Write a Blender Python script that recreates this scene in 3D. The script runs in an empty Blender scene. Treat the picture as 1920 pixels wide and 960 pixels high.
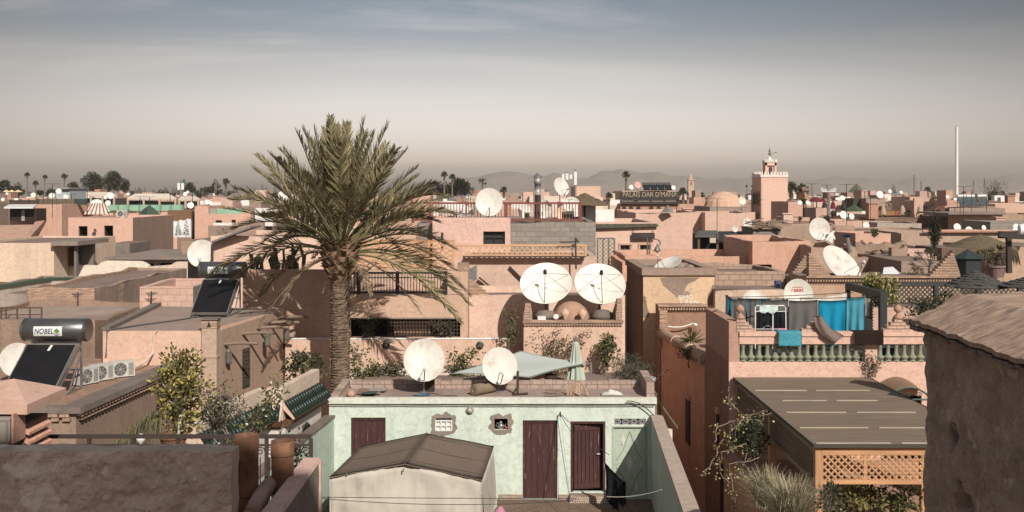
import bpy, math, random
from math import sin, cos, pi, radians, atan2, sqrt
from mathutils import Vector as V, Matrix, noise as mnoise
R = random.Random(7)
SC = bpy.context.scene
COL = SC.collection
F, HZ, CH = 2000.0, 362.0, 13.0          # focal length in photo pixels, horizon row, eye height
def X(px, d): return (px - 960) / F * d
def Z(py, d): return CH - (py - HZ) / F * d
def P(px, py, d): return V((X(px, d), d, Z(py, d)))
def lin(c):
    c /= 255.0
    return c / 12.92 if c <= 0.04045 else ((c + 0.055) / 1.055) ** 2.4
def K(r, g, b, k=1.26):                    # base colour of a surface seen sunlit as r,g,b
    l = [lin(c) / k for c in (r, g, b)]; m = max(l)
    return tuple(min(.8, x + t * (m - x)) for x, t in zip(l, (.2, max(.1, min(.33, .33 - (l[1] / m - .5))), .245)))

# ------------------------------------------------------------------ materials
MC = {}
class NT:
    def __init__(s, name):
        s.m = bpy.data.materials.new(name); s.m.use_nodes = True
        s.t = s.m.node_tree; s.t.nodes.clear()
        s.out = s.n('ShaderNodeOutputMaterial'); s.b = s.n('ShaderNodeBsdfPrincipled')
        s.l(s.b.outputs[0], s.out.inputs[0])
    def n(s, t, **kw):
        o = s.t.nodes.new(t)
        for k, v in kw.items(): setattr(o, k, v)
        return o
    def l(s, a, b): s.t.links.new(a, b)
    def pos(s, scale=(1, 1, 1)):
        g = s.n('ShaderNodeNewGeometry'); m = s.n('ShaderNodeMapping')
        m.inputs['Scale'].default_value = scale; s.l(g.outputs['Position'], m.inputs[0]); return m.outputs[0]
    def noise(s, vec, scale, detail=5, rough=.6):
        o = s.n('ShaderNodeTexNoise'); o.inputs['Scale'].default_value = scale
        o.inputs['Detail'].default_value = detail; o.inputs['Roughness'].default_value = rough
        if vec is not None: s.l(vec, o.inputs['Vector'])
        return o.outputs[0]
    def ramp(s, f, stops):
        o = s.n('ShaderNodeValToRGB'); e = o.color_ramp.elements
        while len(e) < len(stops): e.new(.5)
        for i, (p, c) in enumerate(stops):
            e[i].position = p; e[i].color = (c, c, c, 1) if not isinstance(c, (tuple, list)) else (*c[:3], 1)
        s.l(f, o.inputs[0]); return o.outputs[0]
    def mix(s, f, a, b, mode='MIX'):
        o = s.n('ShaderNodeMix', data_type='RGBA', blend_type=mode)
        for sock, v in ((o.inputs[0], f), (o.inputs[6], a), (o.inputs[7], b)):
            if isinstance(v, (int, float)): sock.default_value = v
            elif isinstance(v, tuple): sock.default_value = (*v[:3], 1)
            else: s.l(v, sock)
        return o.outputs[2]
    def bump(s, h, st=.3, dist=.02):
        o = s.n('ShaderNodeBump'); o.inputs['Strength'].default_value = st; o.inputs['Distance'].default_value = dist
        s.l(h, o.inputs['Height']); s.l(o.outputs[0], s.b.inputs['Normal'])
    def fin(s, col, rough=.9, metal=0, spec=None):
        if isinstance(col, tuple): s.b.inputs['Base Color'].default_value = (*col[:3], 1)
        else: s.l(col, s.b.inputs['Base Color'])
        s.b.inputs['Roughness'].default_value = rough; s.b.inputs['Metallic'].default_value = metal
        if spec is not None: s.b.inputs['Specular IOR Level'].default_value = spec
        return s.m
def mul(c, k): return tuple(min(.85, x * k) for x in c)
def cached(fn):
    def g(*a, **kw):
        key = (fn.__name__, a, tuple(sorted(kw.items())))
        if key not in MC: MC[key] = fn(*a, **kw)
        return MC[key]
    return g
@cached
def plaster(col, var=.22, streak=.3, bump=.35, patch=None, pth=.6, scale=1.0, rough=.95, crack=.3):
    s = NT('plaster'); p = s.pos()
    n1 = s.noise(p, .55 * scale, 7, .68)
    c = s.mix(s.ramp(n1, [(.3, 0.), (.7, 1.)]), mul(col, 1 - var), mul(col, 1 + var * .45))
    n2 = s.noise(s.pos((3.2 * scale, 3.2 * scale, .28 * scale)), 1.0, 5, .6)
    c = s.mix(s.ramp(n2, [(.45, 0.), (.75, streak)]), c, mul(col, .45))
    n3 = s.noise(p, 9 * scale, 6, .75)
    c = s.mix(s.ramp(n3, [(.33, .42), (.58, 0.)]), c, mul(col, .55))
    if patch:
        n4 = s.noise(p, .8 * scale, 8, .6)
        c = s.mix(s.ramp(n4, [(pth, 0.), (pth + .025, 1.)]), c, patch)
    if crack:
        n5 = s.noise(s.pos((1, 1, 1.5)), 1.5 * scale, 8, .62); c = s.mix(s.ramp(n5, [(.482, 0.), (.5, crack), (.518, 0.)]), c, mul(col, .32))
    s.bump(n3, bump, .03)
    return s.fin(c, rough, 0, .25)
@cached
def bricks(col, mortar, w=.24, h=.07, msize=.012, var=.3, top=False, bump=.6):
    s = NT('brick'); g = s.n('ShaderNodeNewGeometry'); sep = s.n('ShaderNodeSeparateXYZ'); s.l(g.outputs['Position'], sep.inputs[0])
    cmb = s.n('ShaderNodeCombineXYZ')
    if top:
        s.l(sep.outputs[0], cmb.inputs[0]); s.l(sep.outputs[1], cmb.inputs[1])
    else:
        ad = s.n('ShaderNodeMath'); s.l(sep.outputs[0], ad.inputs[0]); s.l(sep.outputs[1], ad.inputs[1])
        s.l(ad.outputs[0], cmb.inputs[0]); s.l(sep.outputs[2], cmb.inputs[1])
    wob = s.noise(g.outputs['Position'], 2.0, 3)
    b = s.n('ShaderNodeTexBrick'); va = s.n('ShaderNodeVectorMath'); va.operation = 'MULTIPLY_ADD'
    wv = s.n('ShaderNodeCombineXYZ'); s.l(wob, wv.inputs[0]); s.l(wob, wv.inputs[1])
    s.l(wv.outputs[0], va.inputs[0]); va.inputs[1].default_value = (.03, .03, 0); s.l(cmb.outputs[0], va.inputs[2])
    s.l(va.outputs[0], b.inputs['Vector'])
    b.inputs['Scale'].default_value = 1; b.inputs['Brick Width'].default_value = w; b.inputs['Row Height'].default_value = h
    b.inputs['Mortar Size'].default_value = msize; b.inputs['Mortar Smooth'].default_value = .3
    b.inputs['Color1'].default_value = (*mul(col, 1 - var), 1); b.inputs['Color2'].default_value = (*mul(col, 1 + var * .6), 1)
    b.inputs['Mortar'].default_value = (*mortar, 1)
    n = s.noise(g.outputs['Position'], 6, 6, .7)
    c = s.mix(s.ramp(n, [(.35, .35), (.65, 0.)]), b.outputs[0], mul(col, .5))
    s.bump(b.outputs['Fac'], bump, .01)
    [setattr(q, 'invert', True) for q in s.t.nodes if q.type == 'BUMP']
    return s.fin(c, .92, 0, .2)
@cached
def wood(col, dark=.55, ax='z', rough=.75, chips=None):
    s = NT('wood'); sc = {'z': (14, 14, .9), 'x': (.9, 14, 14), 'y': (14, .9, 14)}[ax]
    n = s.noise(s.pos(sc), 1, 5, .6)
    c = s.mix(s.ramp(n, [(.3, 0.), (.7, 1.)]), mul(col, dark), mul(col, 1.15))
    if chips:
        n2 = s.noise(s.pos((38, 38, 2.0)), 1, 6, .7)
        c = s.mix(s.ramp(n2, [(.62, 0.), (.67, .8)]), c, chips)
    s.bump(n, .4, .01)
    return s.fin(c, rough, 0, .3)
@cached
def flat(col, rough=.6, metal=0.0, var=.12, sc=6.0, spec=None):
    s = NT('surface'); n = s.noise(s.pos(), sc, 5, .65)
    c = s.mix(s.ramp(n, [(.3, 0.), (.7, 1.)]), mul(col, 1 - var), mul(col, 1 + var * .5))
    return s.fin(c, rough, metal, spec)
@cached
def stained(col, st, rough=.5, th=.55, sc=3.0, amt=.8):
    s = NT('stained'); n = s.noise(s.pos(), sc, 8, .7); n2 = s.noise(s.pos((6, 6, .7)), 1.5, 5, .6)
    c = s.mix(s.ramp(n, [(th, 0.), (th + .2, amt)]), col, st)
    c = s.mix(s.ramp(n2, [(.55, 0.), (.8, amt * .6)]), c, st)
    return s.fin(c, rough, 0, .3)
@cached
def leafm(c1, c2, c3=None, rough=.6):
    s = NT('leaf'); g = s.n('ShaderNodeNewGeometry')
    st = [(0., c1), (.6, c2)] + ([(.92, c3)] if c3 else [])
    c = s.ramp(g.outputs['Random Per Island'], st)
    m = s.fin(c, rough, 0, .3)
    tr = s.n('ShaderNodeBsdfTranslucent'); s.l(c, tr.inputs[0])
    mx = s.n('ShaderNodeMixShader'); mx.inputs[0].default_value = .22
    s.l(s.b.outputs[0], mx.inputs[1]); s.l(tr.outputs[0], mx.inputs[2]); s.l(mx.outputs[0], s.out.inputs[0])
    return m
@cached
def cloth(col, rough=.95, sc=60.0, var=.15, st=.25):
    s = NT('cloth'); n = s.noise(s.pos(), sc, 3, .6); n2 = s.noise(s.pos(), 1.8, 4, .6)
    c = s.mix(s.ramp(n2, [(.3, 0.), (.7, 1.)]), mul(col, 1 - var), mul(col, 1 + var * .4))
    s.bump(n, st, .01)
    m = s.fin(c, rough, 0, .1); return m
@cached
def glassdark(col=(.02, .022, .025), rough=.15):
    s = NT('dark glass'); n = s.noise(s.pos(), 3, 3); c = s.mix(n, mul(col, .6), mul(col, 1.6)); return s.fin(c, rough, 0, .5)

# ------------------------------------------------------------------ mesh builder
EACH = {'post', 'baluster', 'rail', 'arched_window', 'side_window', 'tile_skirting', 'beam', 'side_beam', 'end_cap', 'vent', 'tie', 'floodlight', 'brick_merlon', 'lattice_stile', 'diamond_panel', 'seam', 'flower'}
class MB:
    def __init__(s): s.v = []; s.f = []; s.g = []
    def add(s, vs, fs):
        o = len(s.v); s.g.append((o, len(s.f))); s.v.extend([tuple(a) for a in vs]); s.f.extend([tuple(i + o for i in q) for q in fs]); return s
    def quad(s, a, b, c, d): return s.add([a, b, c, d], [(0, 1, 2, 3)])
    def poly(s, pts): return s.add(pts, [tuple(range(len(pts)))])
    def hexa(s, b, t):                         # 4 bottom (ccw from above), 4 top
        return s.add(list(b) + list(t), [(3, 2, 1, 0), (4, 5, 6, 7), (0, 1, 5, 4), (1, 2, 6, 5), (2, 3, 7, 6), (3, 0, 4, 7)])
    def box(s, x0, x1, y0, y1, z0, z1):
        if x0 > x1: x0, x1 = x1, x0
        if y0 > y1: y0, y1 = y1, y0
        if z0 > z1: z0, z1 = z1, z0
        return s.hexa([(x0, y0, z0), (x1, y0, z0), (x1, y1, z0), (x0, y1, z0)], [(x0, y0, z1), (x1, y0, z1), (x1, y1, z1), (x0, y1, z1)])
    def extr(s, pts, vec):                     # polygon (any plane) extruded along vec
        n = len(pts); v = V(vec); a = [V(p) for p in pts]
        fs = [tuple(range(n)), tuple(reversed(range(n, 2 * n)))] + [(i, i + n, (i + 1) % n + n, (i + 1) % n) for i in range(n)]
        return s.add(a + [p + v for p in a], fs)
    def bar(s, a, b, w, h=None):               # rectangular bar from a to b
        a, b = V(a), V(b); h = h or w; d = (b - a).normalized()
        up = V((0, 0, 1)) if abs(d.z) < .95 else V((0, 1, 0))
        u = d.cross(up).normalized() * w / 2; w2 = u.cross(d).normalized() * h / 2
        q = [-u - w2, u - w2, u + w2, -u + w2]
        return s.add([a + k for k in q] + [b + k for k in q], [(0, 1, 2, 3), (7, 6, 5, 4), (0, 4, 5, 1), (1, 5, 6, 2), (2, 6, 7, 3), (3, 7, 4, 0)])
    def tube(s, pts, r, n=6, cap=True):
        pts = [V(p) for p in pts]; k = len(pts); rs = r if isinstance(r, (list, tuple)) else [r] * k
        ref = V((0, 0, 1)); vs = []; 
        for i, p in enumerate(pts):
            d = (pts[min(i + 1, k - 1)] - pts[max(i - 1, 0)])
            d = d.normalized() if d.length > 1e-9 else V((0, 0, 1))
            if abs(d.dot(ref)) > .97: ref2 = V((0, 1, 0)) if abs(d.y) < .9 else V((1, 0, 0))
            else: ref2 = ref
            u = d.cross(ref2).normalized(); w = u.cross(d)
            vs += [p + (u * cos(2 * pi * j / n) + w * sin(2 * pi * j / n)) * rs[i] for j in range(n)]
        fs = [(i * n + j, i * n + (j + 1) % n, (i + 1) * n + (j + 1) % n, (i + 1) * n + j) for i in range(k - 1) for j in range(n)]
        if cap: fs += [tuple(reversed(range(n))), tuple(range((k - 1) * n, k * n))]
        return s.add(vs, fs)
    def lathe(s, prof, c=(0, 0, 0), n=16, ax=None, jit=0, sq=1.0):   # prof [(r,z)...]; ax = axis vector
        c = V(c); M = V(ax).to_track_quat('Z', 'Y').to_matrix() if ax is not None else None; vs = []
        for r, z in prof:
            for j in range(n):
                a = 2 * pi * j / n; rr = r * (1 + (R.uniform(-jit, jit) if jit else 0))
                p = V((rr * cos(a), rr * sin(a) * sq, z)); vs.append(c + (M @ p if M else p))
        k = len(prof)
        fs = [(i * n + j, i * n + (j + 1) % n, (i + 1) * n + (j + 1) % n, (i + 1) * n + j) for i in range(k - 1) for j in range(n)]
        if prof[0][0] > 1e-6: fs.append(tuple(reversed(range(n))))
        if prof[-1][0] > 1e-6: fs.append(tuple(range((k - 1) * n, k * n)))
        return s.add(vs, fs)
    def grid(s, fn, nu, nv):                   # fn(u,v)->point
        vs = [fn(i / nu, j / nv) for j in range(nv + 1) for i in range(nu + 1)]; w = nu + 1
        return s.add(vs, [(j * w + i, j * w + i + 1, (j + 1) * w + i + 1, (j + 1) * w + i) for j in range(nv) for i in range(nu)])
    def sheet(s, fn, nu, nv, th):              # grid with thickness th (vector)
        th = V(th); s.grid(fn, nu, nv); s.grid(lambda u, v: V(fn(1 - u, v)) + th, nu, nv)
        o = len(s.v); w = nu + 1; n = (nu + 1) * (nv + 1); a = o - 2 * n; b = o - n
        for i in range(nu):
            for j in (0, nv):
                p, q = a + j * w + i, a + j * w + i + 1; s.f.append((p, q, b + j * w + nu - i - 1, b + j * w + nu - i))
        for j in range(nv):
            for i in (0, nu):
                p, q = a + j * w + i, a + (j + 1) * w + i; s.f.append((p, q, b + (j + 1) * w + nu - i, b + j * w + nu - i))
        return s
    def leaf(s, p, d, l, w, up=None):
        p, d = V(p), V(d).normalized(); up = up or V((R.uniform(-1, 1), R.uniform(-1, 1), R.uniform(-.2, 1)))
        u = d.cross(up); u = u.normalized() * w / 2 if u.length > 1e-4 else V((w / 2, 0, 0))
        m = p + d * l * .45
        return s.quad(p, m + u, p + d * l, m - u)
    def mesh(s, name, smooth=False):
        me = bpy.data.meshes.new(name); me.from_pydata(s.v, [], s.f)
        if smooth: me.polygons.foreach_set('use_smooth', [True] * len(me.polygons))
        me.update(); return me
    def build(s, name, mat, parent=None, smooth=False, fixn=False, each=False):
        if parent is not None and (each or name in EACH) and len(s.g) > 1:      # every piece a part of its own
            r = None
            for (a, f), (b, h) in zip(s.g, s.g[1:] + [(len(s.v), len(s.f))]):
                q = MB(); q.v = s.v[a:b]; q.f = [tuple(i - a for i in x) for x in s.f[f:h]]; r = q.build(name, mat, parent, smooth)
            return r
        me = s.mesh(name, smooth)
        if fixn:
            import bmesh
            bm = bmesh.new(); bm.from_mesh(me); bmesh.ops.recalc_face_normals(bm, faces=bm.faces[:]); bm.to_mesh(me); bm.free()
        me.materials.append(mat)
        o = bpy.data.objects.new(name, me); COL.objects.link(o)
        if parent is not None:
            o.parent = parent; w = wloc(parent)
            o.matrix_parent_inverse = Matrix.Translation(-w)
        return o
def wloc(o):
    l = V((0, 0, 0))
    while o is not None:
        l += o.location
        if o.parent is not None: l += o.matrix_parent_inverse.translation
        o = o.parent
    return l
def tag(o, label=None, cat=None, group=None, kind=None):
    for k, v in (('label', label), ('category', cat), ('group', group), ('kind', kind)):
        if v: o[k] = v
    return o
def thing(name, label, cat, loc=(0, 0, 0), group=None):
    o = bpy.data.objects.new(name, None); o.empty_display_size = .1; COL.objects.link(o); o.location = loc
    return tag(o, label, cat, group)
def solid(name, mb, mat, label, cat, group=None, smooth=False, fixn=False):
    xs = [v[0] for v in mb.v]; ys = [v[1] for v in mb.v]; zs = [v[2] for v in mb.v]
    c = V(((min(xs) + max(xs)) / 2, (min(ys) + max(ys)) / 2, min(zs)))
    mb.v = [tuple(V(v) - c) for v in mb.v]
    o = mb.build(name, mat, None, smooth, fixn); o.location = c
    return tag(o, label, cat, group)
def struct(name, mb, mat, kind='structure', smooth=False):
    return tag(mb.build(name, mat, None, smooth), kind=kind)
KIDS = {}
def copy_tree(o, parent=None):
    c = o.copy(); COL.objects.link(c)
    if parent is not None: c.parent = parent; c.matrix_parent_inverse = o.matrix_parent_inverse.copy()
    for ch in list(o.children): copy_tree(ch, c)
    return c
def dup(root, loc, rz=0, label=None, group=None, sc=None):
    c = copy_tree(root); c.location = loc; c.rotation_euler = (0, 0, rz)
    if sc: c.scale = (sc, sc, sc)
    if label: c['label'] = label
    if group: c['group'] = group
    return c
def place(root, loc, rz=0, sc=None):
    root.location = loc; root.rotation_euler = (0, 0, rz)
    if sc: root.scale = (sc, sc, sc)
    return root
def textmesh(body, size, ext, mat, name, parent, M, font=None, sx=1.0, shear=0):
    cu = bpy.data.curves.new(name, 'FONT'); cu.body = body; cu.size = size; cu.extrude = ext; cu.align_x = 'CENTER'; cu.align_y = 'CENTER'
    cu.shear = shear; cu.resolution_u = 3
    t = bpy.data.objects.new('tmp', cu); COL.objects.link(t); bpy.context.view_layer.update()
    me = bpy.data.meshes.new_from_object(t.evaluated_get(bpy.context.evaluated_depsgraph_get()))
    bpy.data.objects.remove(t); me.transform(Matrix.Diagonal((sx, 1, 1, 1))); me.transform(M)
    me.name = name; me.materials.clear(); me.materials.append(mat)
    o = bpy.data.objects.new(name, me); COL.objects.link(o); o.parent = parent; o.matrix_parent_inverse = Matrix.Translation(-wloc(parent)); return o
UPR = Matrix.Rotation(pi / 2, 4, 'X')           # text standing up, facing -y
def J(x, y, a):                                  # repeatable unevenness
    return a * (mnoise.noise((x * .55 + 3.1, y * .55 + 7.7, 1.3)) * 1.1 + .5 * mnoise.noise((x * 2.1, y * 2.1, 4.)))

# ------------------------------------------------------------------ buildings
def wallgrid(mb, o, u, L, z0, zt, holes, out, rec, amp):
    """wall of length L from point o (x,y) along unit u, holes [(a,b,z0,z1)]; reveal depth rec inward (-out)"""
    us = sorted({0.0, L} | {min(max(h[k], 0), L) for h in holes for k in (0, 1)}); fine = [us[0]]
    for a, b in zip(us, us[1:]):
        n = max(1, int((b - a) / .9)); fine += [a + (b - a) * (i + 1) / n for i in range(n)]
    zs = sorted({z0, zt} | {h[k] for h in holes for k in (2, 3)})
    pt = lambda a, z: (o[0] + u[0] * a, o[1] + u[1] * a, z + (J(o[0] + u[0] * a, o[1] + u[1] * a, amp) if z >= zt - 1e-6 else 0))
    flip = (u[0] * -out[1] + u[1] * out[0]) < 0
    for a, b in zip(fine, fine[1:]):
        for c, d in zip(zs, zs[1:]):
            m, k = (a + b) / 2, (c + d) / 2
            if any(h[0] < m < h[1] and h[2] < k < h[3] for h in holes): continue
            q = [pt(a, c), pt(b, c), pt(b, d), pt(a, d)]; mb.poly(q if not flip else q[::-1])
    for h in holes:
        a, b, c, d = h[:4]; iv = V((-out[0] * rec, -out[1] * rec, 0)); q = [V((o[0] + u[0] * s_, o[1] + u[1] * s_, z)) for s_, z in ((a, c), (b, c), (b, d), (a, d))]
        for i in range(4):
            A, B = q[i], q[(i + 1) % 4]; mb.quad(A, A + iv, B + iv, B)
WOODD = None
def opening(root, kind, o, u, out, a, b, c, d, rec, mats):
    """fill a hole with a window / door; local frame along wall"""
    iv = V((-out[0], -out[1], 0)); U = V((u[0], u[1], 0)); O = V((o[0], o[1], 0))
    def bx(mb, s0, s1, z0, z1, n0, n1):
        p = [O + U * s0 + iv * n0, O + U * s1 + iv * n0, O + U * s1 + iv * n1, O + U * s0 + iv * n1]
        mb.hexa([q + V((0, 0, z0)) for q in p], [q + V((0, 0, z1)) for q in p])
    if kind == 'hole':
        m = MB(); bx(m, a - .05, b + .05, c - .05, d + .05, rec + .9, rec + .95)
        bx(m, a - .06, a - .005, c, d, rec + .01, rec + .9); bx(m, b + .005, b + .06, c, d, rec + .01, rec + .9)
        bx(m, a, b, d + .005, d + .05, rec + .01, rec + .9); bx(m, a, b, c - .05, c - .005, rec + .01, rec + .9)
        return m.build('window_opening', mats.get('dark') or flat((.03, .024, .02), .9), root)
    fr = min(.07, (b - a) * .1); m = MB()
    bx(m, a, a + fr, c, d, rec - .06, rec + .02); bx(m, b - fr, b, c, d, rec - .06, rec + .02)
    bx(m, a + fr, b - fr, d - fr, d, rec - .06, rec + .02)
    if kind == 'door':
        f = m.build('door_frame', mats.get('frame') or wood((.12, .06, .04)), root)
        m = MB(); bx(m, a + fr, b - fr, c, d - fr, rec - .03, rec + .02); n = 5; w = (b - a - 2 * fr) / n
        for i in range(n): bx(m, a + fr + i * w + .008, a + fr + (i + 1) * w - .008, c + .02, d - fr - .02, rec - .045, rec - .031)
        return m.build('door', mats.get('leaf') or wood((.13, .07, .05)), root)
    bx(m, a + fr, b - fr, c, c + fr, rec - .06, rec + .02)
    if kind == 'window':
        bx(m, (a + b) / 2 - .02, (a + b) / 2 + .02, c + fr, d - fr, rec - .05, rec + .01)
        bx(m, a + fr, b - fr, (c + d) / 2 - .02, (c + d) / 2 + .02, rec - .045, rec + .005)
    f = m.build('window', mats.get('frame') or wood((.16, .1, .07)), root)
    m = MB(); bx(m, a + fr * .5, b - fr * .5, c + fr * .5, d - fr * .5, rec + .025, rec + .05)
    m.build('pane', mats.get('dark') or glassdark(), f)
    if kind == 'grille':
        m = MB(); n = max(3, int((b - a) / .13))
        for i in range(1, n): s_ = a + (b - a) * i / n; bx(m, s_ - .01, s_ + .01, c, d, rec - .14, rec - .12)
        k = max(2, int((d - c) / .3))
        for i in range(1, k): z = c + (d - c) * i / k; bx(m, a, b, z - .012, z + .012, rec - .118, rec - .10)
        m.build('grille', flat((.02, .018, .016), .6), f)
    return f
def house(name, label, cat, x0, x1, y0, y1, zt, mat, roof=None, par=.35, pt=.22, zb=0, front=(), left=(), right=(), amp=.05, group=None, mats={}, sidemat=None, rec=.18):
    """box building; front/left/right openings as (a,b,z0,z1,kind) in world coords along the wall"""
    r = thing(name, label, cat, ((x0 + x1) / 2, (y0 + y1) / 2, zb), group); m, ml, mr, mb_ = MB(), MB(), MB(), MB()
    if not sidemat: ml = mr = mb_ = m
    sides = [((x0, y0), (1, 0), x1 - x0, [(h[0] - x0, h[1] - x0) + tuple(h[2:]) for h in front], (0, -1), m),
             ((x0, y0), (0, 1), y1 - y0, [(h[0] - y0, h[1] - y0) + tuple(h[2:]) for h in left], (-1, 0), ml),
             ((x1, y0), (0, 1), y1 - y0, [(h[0] - y0, h[1] - y0) + tuple(h[2:]) for h in right], (1, 0), mr),
             ((x0, y1), (1, 0), x1 - x0, [], (0, 1), mb_)]
    for o, u, L, hs, out, mm in sides: wallgrid(mm, o, u, L, zb, zt, hs, out, rec, amp)
    zr = zt - par
    if par > 0.01:
        A, B, C, D = x0 + pt, x1 - pt, y0 + pt, y1 - pt
        def strip(p, q, pi_, qi_):
            L = max(abs(q[0] - p[0]), abs(q[1] - p[1])); n = max(1, int(L / .9))
            for i in range(n):
                t0, t1 = i / n, (i + 1) / n; f = lambda a, b, t: (a[0] + (b[0] - a[0]) * t, a[1] + (b[1] - a[1]) * t)
                o0, o1, i0, i1 = f(p, q, t0), f(p, q, t1), f(pi_, qi_, t0), f(pi_, qi_, t1)
                T = lambda w, s_: (w[0], w[1], zt + J(s_[0], s_[1], amp))
                m.quad(T(o0, o0), T(o1, o1), T(i1, o1), T(i0, o0)); m.quad(T(i0, o0), T(i1, o1), (*i1, zr), (*i0, zr))
        c = [(x0, y0), (x1, y0), (x1, y1), (x0, y1)]; ci = [(A, C), (B, C), (B, D), (A, D)]
        for i in range(4): strip(c[i], c[(i + 1) % 4], ci[i], ci[(i + 1) % 4])
        ro = MB().quad((A, C, zr), (B, C, zr), (B, D, zr), (A, D, zr))
    else: ro = MB().quad((x0, y0, zr - .002), (x1, y0, zr - .002), (x1, y1, zr - .002), (x0, y1, zr - .002))
    m.build('wall', mat, r)
    if sidemat: ml.build('side_wall', sidemat, r); mr.build('side_wall', sidemat, r); mb_.build('rear_wall', mat, r)
    ro.build('roof', roof or ROOF, r)
    for o, u, L, hs, out, mm in sides:
        for h in hs: opening(r, h[4] if len(h) > 4 else 'hole', o, u, out, *h[:4], rec, mats)
    return r
def hpx(name, label, cat, p0, p1, pyt, d, dep, mat, front=(), **kw):
    """house whose front face spans photo columns p0..p1 at depth d, top row pyt; front openings in photo pixels"""
    fr = [(X(a, d), X(b, d), Z(z1, d), Z(z0, d), k) for a, b, z0, z1, k in front]
    return house(name, label, cat, X(p0, d), X(p1, d), d, d + dep, Z(pyt, d), mat, front=fr, **kw)
ROOF = plaster(K(150, 122, 104), .3, .2, .4)

# ------------------------------------------------------------------ vegetation
def blob(mb, c, r, n, l, w, clumps=7, inner=.35):
    """leaf clumps through an ellipsoid volume"""
    c = V(c); cl = []
    for i in range(clumps):
        while True:
            q = V((R.uniform(-1, 1), R.uniform(-1, 1), R.uniform(-1, 1)))
            if q.length < 1: break
        cl.append((q * .72, R.uniform(.28, .5)))
    for i in range(n):
        q, s_ = R.choice(cl); e = V((R.gauss(0, 1), R.gauss(0, 1), R.gauss(0, 1))).normalized() * s_ * R.uniform(inner, 1.05)
        p = q + e; d = (e.normalized() + V((R.uniform(-.7, .7), R.uniform(-.7, .7), R.uniform(-.5, .8))))
        k = R.uniform(.6, 1.25)
        mb.leaf(c + V((p.x * r[0], p.y * r[1], p.z * r[2])), d, l * k, w * k)
    return [c + V((q.x * r[0], q.y * r[1], q.z * r[2])) for q, s_ in cl]
BARK = plaster(K(150, 130, 112), .3, .4, .6, scale=6)
def shrub(name, label, cat, c, r, n, l, w, mat, base=None, clumps=8, group=None, stemr=.03, bark=None):
    c = V(c); base = V(base) if base is not None else V((c.x, c.y, c.z - r[2] * 1.15))
    t = thing(name, label, cat, base, group); m = MB(); cl = blob(m, c, r, n, l, w, clumps); s = MB()
    top = base.lerp(c, .55)
    s.tube([base, base.lerp(top, .5) + V((R.uniform(-.04, .04), 0, 0)), top], [stemr, stemr * .85, stemr * .7], 7)
    for q in cl: s.tube([top, top.lerp(q, .5) + V((0, 0, .04)), q], [stemr * .55, stemr * .35, stemr * .12], 5)
    m.build('foliage', mat, t); s.build('stem', bark or BARK, t, True)
    return t
def vine(name, label, c, ext, n, l, w, mat, strands=6, cat='plant', group=None, drop=0.0, flower=None):
    """climbing / trailing plant: thin stems with leaves along them; ext = (dx,dy,dz)"""
    c = V(c); t = thing(name, label, cat, c, group); s = MB(); m = MB(); fl = MB()
    for k in range(strands):
        a = c + V((R.uniform(-.5, .5) * ext[0] * .4, R.uniform(-.5, .5) * ext[1], R.uniform(0, .1)))
        b = c + V((R.uniform(-.5, .5) * ext[0], R.uniform(-.5, .5) * ext[1], ext[2] * R.uniform(.55, 1)))
        mid = a.lerp(b, .55) + V((R.uniform(-.2, .2) * ext[0], 0, R.uniform(0, .15) * abs(ext[2])))
        pts = [a.lerp(mid, u).lerp(mid.lerp(b, u), u) + V((R.gauss(0, .015), R.gauss(0, .015), -drop * u * u)) for u in [i / 9 for i in range(10)]]
        s.tube(pts, [.012 - .008 * i / 9 for i in range(10)], 4)
        for i in range(n // strands):
            u = R.random() ** .8; q = pts[min(9, int(u * 10))]; e = V((R.gauss(0, 1), R.gauss(0, 1), R.gauss(0, .8))).normalized()
            z = R.uniform(.3, 1.6) * l * 1.1
            m.leaf(q + e * z, e + V((0, 0, -.1)), l * R.uniform(.6, 1.2), w * R.uniform(.7, 1.2))
            if flower and R.random() < .07: fl.leaf(q + e * z * 1.2, e, l * .8, w * .9)
    s.build('stem', BARK, t); m.build('foliage', mat, t)
    if flower and fl.v: fl.build('flower', flower, t)
    return t
HAZE_D, EXPO = .0003, .22
HAZE_C = (.62, .56, .51, 1)
SK = [(0., (.22, .18, .17)), (.006, (.26, .215, .20)), (.015, (.60, .50, .42)), (.031, (.93, .80, .685)), (.056, (.96, .895, .815)), (.081, (.85, .805, .765)), (.13, (.47, .485, .485)), (.149, (.32, .36, .415)), (.18, (.205, .265, .325)), (.4, (.39, .39, .40)), (1., (.38, .38, .40))]
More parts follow.
